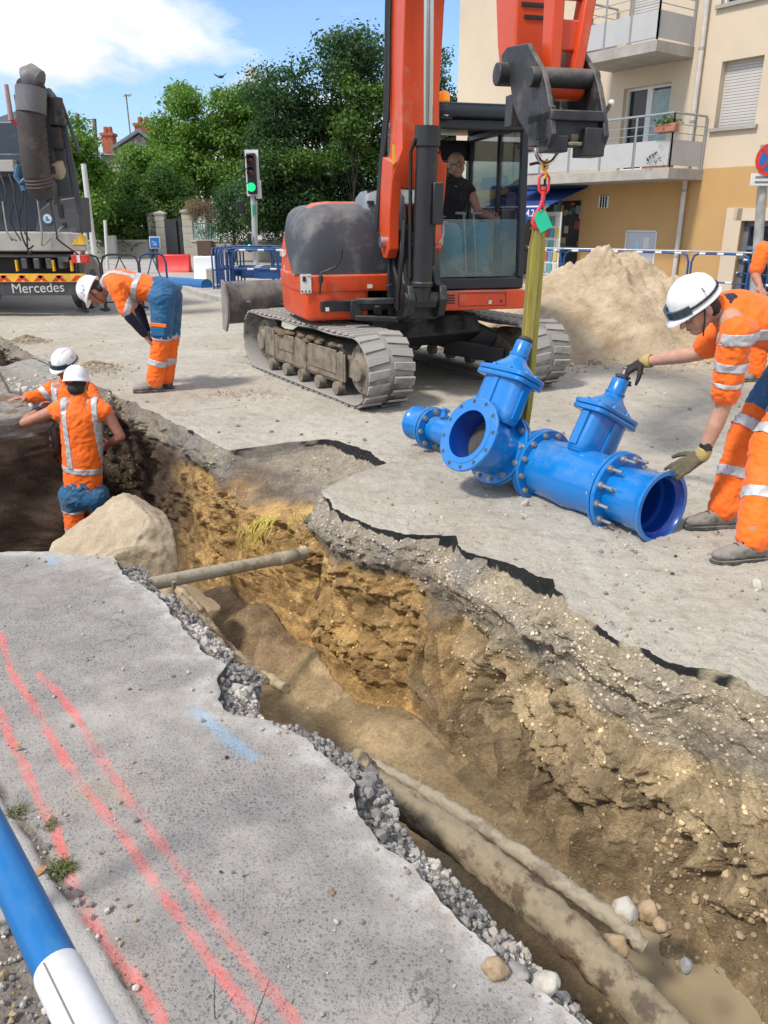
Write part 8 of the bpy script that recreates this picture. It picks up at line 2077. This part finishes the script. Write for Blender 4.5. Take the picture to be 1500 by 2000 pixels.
m = MB(); m.prism([(K(a_, b2_, yt_ + .3).x, K(a_, b2_, yt_ + .3).z) for a_, b2_ in ((68, 455), (78, 410), (100, 392), (128, 388), (152, 384), (158, 455))], (0, yt_ + .3, 0), (1, 0, 0), (0, 0, 1), (0, 1, 0), .55); pn2 = m.build('rear_panel', TGR, tr_, world=True, bevel=.015)
kb('dark_recess', 112, 398, 124, 424, yt_ + .285, yt_ + .3, BLK, .004, pn2); kb('small_hole', 120, 434, 130, 444, yt_ + .285, yt_ + .3, BLK, .004, pn2)
q = K(93, 427, yt_ + .29); m = MB(); m.lathe(q, (0, -1, 0), [(0, .092), (.005, .092)], 24); em_ = m.build('round_emblem', M('emblem_blue', (.05, .16, .32), .4), pn2, world=True); m = MB(); m.lathe(q - Vector((0, .005, 0)), (0, -1, 0), [(0, .070), (.003, .070)], 24); m.build('emblem_white', BW_, em_, world=True); m = MB(); m.box(q - Vector((-.0, .011, .02)), (.07, .004, .03)); m.box(q - Vector((.01, .011, -.02)), (.04, .004, .03)); m.build('emblem_mark', M('emblem_blue', (.05, .16, .32), .4), em_, world=True)
m = MB(); hp_ = [K(62, 168, 13.6), K(60, 190, 13.5), K(60, 230, 13.45), K(66, 290, 13.45), K(72, 340, 13.5), K(80, 370, 13.55), K(93, 388, 13.6)]
out = []
for i in range(len(hp_) - 1):
 for k in range(9): out.append(hp_[i].lerp(hp_[i + 1], k / 9))
out.append(hp_[-1]); rr2 = [(.205 + (.012 if i % 2 else -.004)) * (1 - .45 * max(0, (i / len(out) - .78)) / .22) for i in range(len(out))]
m.tube(out, rr2, 20); m.build('suction_hose', M('ribbed_hose_brown', (.050, .042, .042), .7, 0, .35, 2, .2, dirt=.5, dcol=(.16, .12, .10)), tr_, world=True, smooth=60)
m = MB(); m.tube([K(52, 160, 13.5), K(66, 156, 13.5), K(78, 162, 13.5)], [.20, .225, .18], 14); m.tube([K(60, 172, 13.48), K(61, 222, 13.44)], [.225, .22], 20); m.build('hose_sleeve', M('sleeve_grey', (.11, .11, .12), .5, 0, .2, 3, .1, dirt=.3), tr_, world=True, smooth=60)
m = MB(); m.bar(K(84, 182, 13.8), K(103, 340, 13.8), .10, .14); m.bar(K(90, 175, 13.9), K(120, 240, 13.9), .13, .13); m.bar(K(98, 178, 14), K(118, 205, 14), .05, .06); m.bar(K(100, 240, 13.9), K(112, 400, 13.9), .08, .1); m.bar(K(35, 185, 13.9), K(48, 260, 13.9), .12, .10); m.bar(K(120, 200, 13.9), K(156, 300, 13.9), .05, .05); m.bar(K(124, 240, 13.9), K(158, 420, 13.9), .05, .09); m.bar(K(104, 200, 13.95), K(134, 385, 13.95), .22, .2); m.build('arm_frame', TGR, tr_, world=True, bevel=.01)
m = MB(); m.cyl(K(108, 190, 13.8), K(112, 245, 13.8), .11, n=12); m.cyl(K(84, 300, 13.7), K(96, 395, 13.7), .055, n=12); m.box(K(112, 270, 13.8), (.16, .15, .30)); m.box(K(118, 230, 13.75), (.12, .1, .22)); m.build('hydraulics', M('hydraulic_dark', (.045, .038, .036), .6, 0, .3, 6, .2, dirt=.4), tr_, world=True, bevel=.01)
m = MB(); m.lathe(K(108, 316, 13.9), (.35, .1, -1), [(0, .10), (.03, .16), (.18, .15), (.30, .07)], 18); m.build('cable_reel', M('reel_tan', (.34, .27, .20), .7), tr_, world=True)
m = MB(); m.tube([K(36, 322, 13.9), K(32, 345, 13.9), K(40, 358, 13.9), K(50, 350, 13.9)], .05, 8); m.cyl(K(44, 362, 13.9), K(48, 372, 13.9), .05, n=10); m.build('blue_coupling', M('coupling_blue', (.05, .14, .25), .5), tr_, world=True)
r5 = random.Random(12)
for k in range(5):
 x0 = 5 + 22 * k; pts_ = [K(x0, 400 + r5.uniform(-30, 20), 13.9), K(x0 + r5.uniform(-10, 20), 455, 13.75), K(x0 + r5.uniform(0, 40), 480 + r5.uniform(-15, 18), 13.8), K(x0 + r5.uniform(10, 60), 460 + r5.uniform(-20, 40), 13.9)]
 hose(pts_, .014, tr_, HOSE if k % 3 else M('light_hose', (.22, .22, .20), .6)).data.transform(Matrix(root_inv(tr_)))
for k in range(3):
 x0 = 0 + 17 * k; hose([K(x0, 340, 14.0), K(x0 + 12, 380, 13.9), K(x0 + 4, 430, 13.9), K(x0 + 24, 470, 13.85)], .012, tr_, HOSE).data.transform(Matrix(root_inv(tr_)))
m = MB(); m.tube([K(12, 165, 14), K(22, 235, 14)], [.035, .045], 8); m.build('mast_pole', M('mast_pink', (.38, .24, .22), .6), tr_, world=True); kb('mast_foot', 20, 233, 34, 242, yt_ - .2, yt_ + .3, TRD)
for i, x in enumerate((-1.0, 1.0)): m = MB(); m.cyl((-6.9 + x * 1.0, yt_ + 1.6, .48), (-6.9 + x * 1.0 + .3, yt_ + 1.6, .48), .48, n=28); w__ = m.build('wheel', RUBBER, tr_, world=True); m = MB(); m.cyl((-6.9 + x - .005, yt_ + 1.6, .48), (-6.9 + x + .305, yt_ + 1.6, .48), .25, n=20); m.build('rim', TGR, w__, world=True)
FO = Vector((6.2, 20.0, 0)); FA = Vector((-.585, .811, 0)).normalized(); FN = Vector((-.811, -.585, 0)).normalized()
def FP(px, py, off=0.0):                    # pixel -> point on the facade plane moved out by off
 d = Vector(ray(px, py)); o = Vector((0, 0, CAMH)); k = ((FO + FN * off) - o).dot(FN) / d.dot(FN); return o + d * k
def fa(p): return (p - FO).dot(FA)
def F3(a_, z, off=0.0): return FO + FA * a_ + FN * off + Vector((0, 0, z))
ap = thing('apartment_building', 'cream and ochre apartment building with balconies on the right', 'building', tuple(FO + FA * 2))
def render_mat(name, col):
 t = NT(name); P = t.pos; n1 = t.noise(1.0, 6, .6, t.vscale(P, (1.2, 1.2, .12))); n2 = t.noise(.5, 5, .6, P); n3 = t.noise(60, 4, .6, P)
 c = t.mix(t.ramp(n2, .35, .68), tuple(x * .90 for x in col), tuple(x * 1.05 for x in col)); c = t.mix(t.math('MULTIPLY', t.ramp(n1, .55, .75), .22), c, tuple(x * .62 for x in col)); c = t.mix(t.math('MULTIPLY', t.ramp(n3, .4, .7), .12), c, tuple(x * .7 for x in col))
 return t.fin(c, .88, t.bump(n3, .35, .01))
CREAM = render_mat('cream_render', (.60, .50, .375)); OCH = render_mat('ochre_render', (.50, .305, .125)); CONC = M('balcony_concrete', (.34, .32, .29), .85, 0, .18, 3, .3, 30); DKG = M('window_dark', (.018, .022, .026), .08, 0, .1, 3, 0); SHUT = M('roller_shutter', (.50, .48, .45), .6, 0, .03, 4, 0); WFR = M('white_window_frame', (.66, .66, .64), .4, 0, .03, 4, 0); PANELG = M('balcony_panel', (.42, .42, .42), .45, 0, .05, 3, 0); RAILM = M('balcony_rail', (.34, .36, .37), .45, .4, .1, 8, .05)
aL = fa(FP(893, 210)); aR = -14.0; zB = FP(1400, 328).z
def fbox(m, a0, a1, z0, z1, o0, o1):
 P = [F3(a0, z0, o0), F3(a1, z0, o0), F3(a1, z0, o1), F3(a0, z0, o1), F3(a0, z1, o0), F3(a1, z1, o0), F3(a1, z1, o1), F3(a0, z1, o1)]; m.add(P, [(0, 3, 2, 1), (4, 5, 6, 7), (0, 1, 5, 4), (1, 2, 6, 5), (2, 3, 7, 6), (3, 0, 4, 7)])
def fpart(name, px0, py0, px1, py1, o0, o1, mat, parent=ap, bevel=0):
 A, B = FP(px0, py0, max(o0, o1)), FP(px1, py1, max(o0, o1)); A2, B2 = FP(px0, (py0 + py1) / 2, max(o0, o1)), FP(px1, (py0 + py1) / 2, max(o0, o1)); z1, z0 = (FP((px0 + px1) / 2, py0, max(o0, o1)).z, FP((px0 + px1) / 2, py1, max(o0, o1)).z)
 m = MB(); fbox(m, fa(A2), fa(B2), z0, z1, o0, o1); return m.build(name, mat, parent, world=True, bevel=bevel, smooth=0)
def rect(px0, py0, px1, py1):
 ym = (py0 + py1) / 2; xm = (px0 + px1) / 2; a0 = fa(FP(px0, ym)); a1 = fa(FP(px1, ym)); return [min(a0, a1), max(a0, a1), FP(xm, py1).z, FP(xm, py0).z]
OPEN = {'win_r': rect(1403, 115, 1483, 246), 'french': rect(1212, 168, 1302, 332), 'french_up': rect(1230, -60, 1292, 96), 'shop': rect(990, 392, 1128, 590), 'util': rect(1217, 450, 1277, 580), 'side': rect(1434, 432, 1520, 640), 'small': rect(1132, 40, 1158, 76), 'top_r': rect(1418, -140, 1520, -4), 'bay': rect(1020, 150, 1110, 335)}
def facade(z0, z1, mat, name):
 xs = sorted({aR, aL} | {v for o in OPEN.values() for v in o[:2]}); zs = sorted({z0, z1} | {v for o in OPEN.values() for v in o[2:] if z0 < v < z1}); m = MB()
 for i in range(len(xs) - 1):
  for j in range(len(zs) - 1):
   ca, cz = (xs[i] + xs[i + 1]) / 2, (zs[j] + zs[j + 1]) / 2
   if any(o[0] < ca < o[1] and o[2] < cz < o[3] for o in OPEN.values()): continue
   if xs[i + 1] <= aR or xs[i] >= aL: continue
   P = [F3(xs[i], zs[j]), F3(xs[i + 1], zs[j]), F3(xs[i + 1], zs[j + 1]), F3(xs[i], zs[j + 1])]; m.add(P, [(0, 1, 2, 3)])
 for o in OPEN.values():
  c0z, c1z = max(z0, o[2]), min(z1, o[3])
  if c1z <= c0z: continue
  q = [F3(o[0], c0z), F3(o[1], c0z), F3(o[1], c1z), F3(o[0], c1z)]; r2_ = [p - FN * .22 for p in q]; m.add(q + r2_, [(0, 4, 5, 1), (1, 5, 6, 2), (2, 6, 7, 3), (3, 7, 4, 0)])
 return m.build(name, mat, ap, world=True, smooth=0)
facade(-.02, zB, OCH, 'ground_floor_wall'); facade(zB, 11.0, CREAM, 'upper_wall')
m = MB(); P = [F3(aL, -.02), F3(aL, -.02, -9), F3(aL, 11, -9), F3(aL, 11)]; m.add(P, [(0, 1, 2, 3)]); m.add([F3(aL, 11), F3(aR, 11), F3(aR, 11, -9), F3(aL, 11, -9)], [(0, 1, 2, 3)]); m.add([F3(aL, -.02, -9), F3(aR, -.02, -9), F3(aR, 11, -9), F3(aL, 11, -9)], [(0, 1, 2, 3)]); m.build('gable_wall', CREAM, ap, world=True, smooth=0)
m = MB(); fbox(m, aL + .3, aR, 11.0, 11.25, .35, -9.3); m.build('roof_slab', CONC, ap, world=True, smooth=0)
m = MB(); fbox(m, aL, aR, -.02, .18, .0, .02); m.build('plinth', CONC, ap, world=True, smooth=0)
fpart('band_trim', 1300, 322, 1302, 323, 0, .01, CREAM)
def window(o, name, leaves_=2, fill_=DKG, curtain=False):
 m = MB(); fbox(m, o[0], o[1], o[2], o[3], -.22, -.20); g_ = m.build(name, fill_, ap, world=True, smooth=0); m = MB(); n = leaves_; w = .055
 fbox(m, o[0], o[1], o[3] - w, o[3], -.20, -.13); fbox(m, o[0], o[1], o[2], o[2] + w, -.20, -.13)
 for k in range(n + 1): c = o[0] + (o[1] - o[0]) * k / n; ww = w * (1 if k in (0, n) else 1.3); fbox(m, max(o[0], c - ww), min(o[1], c + ww), o[2], o[3], -.20, -.128)
 m.build('frame', WFR, g_, world=True, smooth=0)
 if curtain:
  m = MB(); a0, a1 = o[0], o[0] + (o[1] - o[0]) * .5; vs = []; n = 40
  for i in range(n + 1): u = i / n; a_ = a0 + (a1 - a0) * u; off = -.185 + .008 * math.sin(u * 45); vs += [F3(a_, o[2], off), F3(a_, o[3] - .1, off)]
  m.add(vs, [(2 * i, 2 * i + 2, 2 * i + 3, 2 * i + 1) for i in range(n)]); m.build('curtain', M('net_curtain', (.34, .44, .44), .8), g_, world=True)
 return g_
def shutter(o, name='roller_shutter', down=1.0):
 m = MB(); fbox(m, o[0], o[1], o[2], o[3], -.20, -.17); s_ = m.build(name, SHUT, ap, world=True, smooth=0); n = int((o[3] - o[2]) / .055)
 for k in range(n): m = MB(); z = o[2] + (o[3] - o[2]) * k / n; fbox(m, o[0] + .02, o[1] - .02, z + .004, z + .050, -.17, -.158); m.build('slat', SHUT, s_, world=True, smooth=0)
 return s_
shutter(OPEN['win_r']); shutter(OPEN['french_up']); shutter(OPEN['small']); window(OPEN['french'], 'french_window', 2, DKG, True); window(OPEN['bay'], 'french_window', 2)
window(OPEN['top_r'], 'window')
m = MB(); o = OPEN['win_r']; fbox(m, o[0] - .08, o[1] + .08, o[2] - .07, o[2], -.15, .08); m.build('window_sill', CONC, ap, world=True, smooth=0); m = MB(); o = OPEN['top_r']; fbox(m, o[0] - .08, o[1] + .08, o[2] - .07, o[2], -.15, .08); m.build('window_sill', CONC, ap, world=True, smooth=0); m = MB(); o = OPEN['small']; fbox(m, o[0] - .04, o[1] + .04, o[2] - .05, o[2], -.15, .06); m.build('window_sill', CONC, ap, world=True, smooth=0)
o = OPEN['util']; m = MB(); fbox(m, o[0] + .03, o[1] - .03, 0, o[3] - .03, -.08, -.03); ud = m.build('utility_door', M('door_grey', (.47, .50, .52), .5, 0, .04, 2, .05), ap, world=True, smooth=0); m = MB(); fbox(m, o[0], o[1], o[3] - .03, o[3], -.08, .01); fbox(m, o[0], o[0] + .03, 0, o[3], -.08, .01); fbox(m, o[1] - .03, o[1], 0, o[3], -.08, .01); m.build('door_frame', WFR, ud, world=True, smooth=0)
for (px, py, w_, h_, mt_) in ((1262, 475, .16, .26, BW_), (1243, 482, .14, .2, M('notice_blue', (.35, .58, .72), .6)), (1237, 505, .13, .16, BW_), (1238, 528, .10, .1, M('notice_blue', (.35, .58, .72), .6))):
 p = FP(px, py, -.03); m = MB(); a_ = fa(p); fbox(m, a_ - w_ / 2, a_ + w_ / 2, p.z - h_ / 2, p.z + h_ / 2, -.03, -.024); m.build('notice', mt_, ud, world=True, smooth=0)
p = FP(1264, 528, -.03); m = MB(); fbox(m, fa(p) - .03, fa(p) + .03, p.z - .07, p.z + .07, -.03, .01); m.build('door_handle', BLK, ud, world=True)
o = OPEN['side']; m = MB(); fbox(m, o[0], o[1], 0, o[3], -.22, -.2); sd_ = m.build('glazed_door', DKG, ap, world=True, smooth=0); m = MB(); fbox(m, o[0], o[1], o[3] - .1, o[3], -.2, -.12); fbox(m, o[1] - .12, o[1], 0, o[3], -.2, -.12); fbox(m, o[0], o[1], 1.0, 1.08, -.2, -.13); m.build('door_frame', M('frame_grey', (.12, .14, .17), .5), sd_, world=True, smooth=0)
fpart('door_surround', 1404, 406, 1434, 640, 0, .05, CREAM); fpart('door_surround', 1434, 406, 1560, 431, 0, .05, CREAM)
fpart('wall_vent', 1169, 383, 1188, 406, 0, .03, WFR); m = MB();
for k in range(3): p = FP(1173.5 + 5 * k, 394.5, .032); fbox(m, fa(p) - .025, fa(p) + .025, p.z - .13, p.z + .13, .03, .034)
m.build('vent_slot', BLK, ap, world=True, smooth=0); fpart('low_vent', 1268, 560, 1286, 572, 0, .03, WFR)
m = MB(); a_ = fa(FP(1345, 340)); m.tube([F3(a_, 0, .09), F3(a_, 11, .09)], .055, 12); dp = m.build('drain_pipe', M('pipe_cream_grey', (.52, .49, .45), .5), ap, world=True)
for z in (.8, 2.2, 3.6, 5.0, 6.6): m = MB(); m.cyl(F3(a_, z, .09), F3(a_, z + .05, .09), .064, n=12); m.build('bracket', CONC, dp, world=True)
def balcony(pxL, pxR, pyR_bot, z_lab, name, deep=1.25, pots=True, thick=.22, h=1.05, segs=4):
 pr_ = FP(pxR, pyR_bot, deep); aR_ = fa(pr_); aL_ = fa(FP(pxL, pyR_bot, deep)); z0 = pr_.z
 m = MB(); fbox(m, aL_, aR_, z0, z0 + thick, -.02, deep); sl_ = m.build('balcony_slab', CONC, ap, world=True, bevel=.01)
 zt = z0 + thick
 def railing(P0, P1, n):
  d = P1 - P0
  for k in range(n + 1):
   q_ = P0 + d * k / n; m = MB(); m.bar(q_ + Vector((0, 0, zt - .12)), q_ + Vector((0, 0, zt + h)), .035, .035); m.build('baluster', RAILM, sl_, world=True, smooth=0)
  for z_, r_ in ((h, .024), (h * .80, .009), (h * .64, .009)): m = MB(); m.tube([P0 + Vector((0, 0, zt + z_)), P1 + Vector((0, 0, zt + z_))], r_, 7); m.build('rail', RAILM, sl_, world=True)
  for k in range(n):
   q0_ = P0 + d * (k + .04) / n; q1_ = P0 + d * (k + .96) / n; m = MB(); m.bar(q0_ + Vector((0, 0, zt + h * .30)), q1_ + Vector((0, 0, zt + h * .30)), .012, h * .48, up=(0, 0, 1));
   m = MB(); u = Vector((0, 0, 1)); nn = d.normalized().cross(u) * .006; m.add([q0_ + u * (zt + .05) - nn, q1_ + u * (zt + .05) - nn, q1_ + u * (zt + h * .52) - nn, q0_ + u * (zt + h * .52) - nn, q0_ + u * (zt + .05) + nn, q1_ + u * (zt + .05) + nn, q1_ + u * (zt + h * .52) + nn, q0_ + u * (zt + h * .52) + nn], [(0, 1, 2, 3), (7, 6, 5, 4), (0, 4, 5, 1), (1, 5, 6, 2), (2, 6, 7, 3), (3, 7, 4, 0)]); m.build('panel', PANELG, sl_, world=True, smooth=0)
 railing(F3(aL_ - .05, 0, deep - .06), F3(aR_ + .05, 0, deep - .06), segs); railing(F3(aR_ + .05, 0, deep - .06), F3(aR_ + .05, 0, .05), 1); railing(F3(aL_ - .05, 0, deep - .06), F3(aL_ - .05, 0, .05), 1)
 return aL_, aR_, zt, sl_
bl1 = balcony(995, 1304, 349, 0, 'lower', 1.25, segs=5); bl2 = balcony(1125, 1281, 100, 0, 'upper', 1.3, thick=.22, segs=3)
TERR = M('terracotta', (.36, .15, .10), .8)
def planter(label, px, py, off, L, flowers=False):
 p = FP(px, py, off); T = thing('flower_box', label, 'planter', tuple(p)); m = MB(); a_ = fa(p); fbox(m, a_ - L / 2, a_ + L / 2, p.z - .08, p.z + .08, off - .08, off + .08); m.build('box', TERR, T, world=True, bevel=.01)
 m = MB(); fbox(m, a_ - L / 2 + .02, a_ + L / 2 - .02, p.z + .07, p.z + .085, off - .06, off + .06); m.build('soil', M('potting_soil', (.05, .035, .025), .9), T, world=True)
 q = F3(a_, p.z + .12, off); leaves('plants', [(q.x, q.y, q.z, L * .3, .15, .08)], 260, .06, GM, T, 3, holes=0)
planter('small terracotta planter on the right end of the lower balcony rail', 1302, 250, 1.25, .5); planter('reddish planter on the lower balcony floor', 1284, 322, 1.1, .7); planter('planter on the lower balcony rail seen beside the cab pillar', 1030, 284, 1.2, .6)
o = OPEN['shop']; m = MB(); fbox(m, o[0], o[1], 0, o[3], -.9, -.88); sf = m.build('shop_interior', M('shop_dark', (.022, .022, .026), .5), ap, world=True, smooth=0); m = MB()
for k in range(4): a_ = o[0] + (o[1] - o[0]) * (k + .0) / 3.0; fbox(m, a_ - .03, a_ + .03, 0, o[3], -.2, -.12)
fbox(m, o[0], o[1], .9, .95, -.2, -.14); m.build('shop_frame', M('frame_grey', (.12, .14, .17), .5), sf, world=True, smooth=0)
r6 = random.Random(3); PC = [M('poster_%d' % k, c_, .6, 0, .1, 10, 0) for k, c_ in enumerate(((.55, .52, .45), (.40, .08, .07), (.08, .25, .42), (.55, .40, .10), (.35, .36, .38), (.10, .32, .28)))]
for k in range(34):
 a_ = r6.uniform(o[0] + .1, o[1] - .2); z = r6.uniform(.3, 2.1); w_ = r6.uniform(.08, .22); h_ = r6.uniform(.06, .26); m = MB(); off = -.5 + .3 * r6.random(); fbox(m, a_, a_ + w_, z, z + h_, off, off + .02); m.build('goods', PC[r6.randrange(6)], sf, world=True, smooth=0)
rk = thing('display_rack', 'stand of coloured postcards and papers in front of the shop', 'rack', tuple(FP(1075, 560, .9))); q = FP(1072, 470, .9);
for i in range(5):
 for j in range(4): m = MB(); fbox(m, fa(q) - .3 + .16 * j, fa(q) - .3 + .16 * j + .13, .35 + .28 * i, .35 + .28 * i + .22, .88, .90); m.build('card', PC[(i * 3 + j * 5) % 6], rk, world=True, smooth=0)
m = MB(); fbox(m, fa(q) - .34, fa(q) + .36, .1, 1.8, .84, .87); m.build('frame', WFR, rk, world=True, smooth=0)
AWB = M('awning_blue', (.010, .045, .20), .7, 0, .12, 3, .1, 60); zA = FP(1000, 372, .15).z
aw = thing('awning', 'blue shop awning with white lettering under the balcony', 'awning', tuple(FP(1020, 400, 1.0)))
af0, af1 = fa(FP(940, 405, 1.4)), fa(FP(1068, 405, 1.4)); zf1 = FP(1010, 405, 1.45).z; zf0 = FP(1010, 429, 1.45).z
m = MB(); P = [F3(af0 + .3, zA, .05), F3(af1 - .0, zA, .05), F3(af1, zf1, 1.45), F3(af0 + .3, zf1, 1.45)]; P2 = [p - Vector((0, 0, .02)) for p in P]; m.add(P + P2, [(0, 1, 2, 3), (7, 6, 5, 4), (0, 4, 5, 1), (1, 5, 6, 2), (2, 6, 7, 3), (3, 7, 4, 0)]); m.build('canvas', AWB, aw, world=True, smooth=0)
m = MB(); fbox(m, af0 + .3, af1, zf0, zf1, 1.44, 1.455); vl = m.build('valance', AWB, aw, world=True, smooth=0); m = MB(); fbox(m, af0 + .3, af1, zf1 - .005, zf1 + .03, 1.42, 1.47); m.build('front_bar', WFR, aw, world=True, smooth=0)
m = MB(); fbox(m, af0 + .3, af1 - .05, zA, zA + .28, .02, .16); m.build('fascia', AWB, aw, world=True, smooth=0)
hz = (zf1 - zf0)
q0_ = F3(fa(FP(1003, 417, 1.46)), (zf0 + zf1) / 2, 1.458); text_mesh('lettering', 'GENERALE', hz * .86, BW_, vl, basis(q0_, -FA, (0, 0, 1)), .002, True, 'RIGHT').data.transform(Matrix.Identity(4))
q1_ = F3(fa(FP(1021, 415, 1.46)), (zf0 + zf1) / 2, 1.458); text_mesh('lettering', '44.2', hz * .80, BW_, vl, basis(q1_, -FA, (0, 0, 1)), .002, True, 'LEFT')
q2_ = F3(fa(FP(1052, 415, 1.46)), (zf0 + zf1) / 2, 1.458); text_mesh('lettering', '3', hz * .80, BW_, vl, basis(q2_, -FA, (0, 0, 1)), .002, True, 'LEFT')
sb_ = thing('shop_sign', 'small blue shop sign with white letters above the awning', 'sign', tuple(FP(978, 360, .6))); p0_, p1_ = FP(940, 347, .8), FP(989, 369, .8); m = MB(); fbox(m, fa(p0_), fa(p1_), p1_.z, p0_.z, .76, .80); m.build('panel', M('sign_shop_blue', (.015, .08, .35), .5), sb_, world=True, smooth=0)
text_mesh('lettering', 'AN', (p0_.z - p1_.z) * .55, BW_, sb_, root_inv(sb_) @ basis(F3(fa(FP(979, 356, .8)), p0_.z - (p0_.z - p1_.z) * .32, .805), -FA, (0, 0, 1)), .002, True); m = MB(); q = FP(979, 365, .8); fbox(m, fa(q) - .16, fa(q) + .16, q.z - .03, q.z + .02, .80, .805); m.build('small_print', BW_, sb_, world=True)
for o_ in (vl,): pass
for o_ in list(bpy.data.objects):
 if o_.name.startswith('lettering') and o_.parent in (vl, bp2): o_.data.transform(root_inv(o_.parent))
ns = thing('no_stopping_sign', 'round red and blue no stopping sign on a weathered post at the right edge', 'sign', tuple(gy(1478, 520, 13.5))); ySn = 13.5
a_, b2_ = gy(1481, 470, ySn), gy(1494, 300, ySn); base = a_ - (b2_ - a_) * (a_.z / (b2_.z - a_.z)); m = MB(); m.tube([base, b2_ + (b2_ - a_) * .1], .075, 12); ns.location = base; m.build('post', M('post_grey', (.30, .30, .29), .6, 0, .3, 6, .3), ns, world=True)
c_ = gy(1506, 311, ySn - .15); m = MB(); m.lathe(c_, (0, 1, 0), [(0, .235), (.02, .235)], 32); ds = m.build('disc', TRD, ns, world=True); m = MB(); m.lathe(c_ - Vector((0, .004, 0)), (0, 1, 0), [(0, .175), (.004, .175)], 32); m.build('blue_field', M('sign_blue', (.01, .12, .42), .5), ds, world=True)
m = MB(); m.bar(c_ + Vector((-.14, -.008, .14)), c_ + Vector((.14, -.008, -.14)), .045, .004, up=(0, 1, 0)); m.build('red_bar', TRD, ds, world=True, smooth=0)
m = MB(); m.bar(c_ + Vector((.14, -.010, .14)), c_ + Vector((-.14, -.010, -.14)), .045, .004, up=(0, 1, 0)); m.build('red_bar', TRD, ds, world=True, smooth=0)
p_ = gy(1492, 351, ySn - .12); m = MB(); m.box(p_, (.42, .015, .18)); pn3 = m.build('text_plate', BW_, ns, world=True, bevel=.008); m = MB()
for k in range(2): m.box(p_ + Vector((0, -.010, .035 - .07 * k)), (.28, .004, .03))
m.build('print', M('print_grey', (.15, .15, .16), .6), pn3, world=True)
vs = [F3(12, 0, 0), F3(-14, 0, 0), F3(-14, 0, 3.4), F3(12, 0, 3.4)]
m = MB(); fbox(m, 12, -14, -.05, .09, .0, 2.0); o = m.build('building_footway', M('footway_grey', (.20, .20, .205), .9, 0, .15, 2, .4, 25), None, smooth=0); tag(o, kind='structure')
bd = thing('bird', 'tiny dark bird flying above the bright green tree', 'bird', tuple(gy(431, 150, 40))); m = MB(); q = gy(431, 150, 40); m.sph(q, .09, 8, 6, (1.6, .7, .7)); m.add([q, q + Vector((-.35, .1, .16)), q + Vector((-.2, -.05, .0)), q + Vector((.3, .1, .2)), q + Vector((.15, -.05, 0))], [(0, 1, 2), (0, 4, 3)]); m.build('body', BLK, bd, world=True)
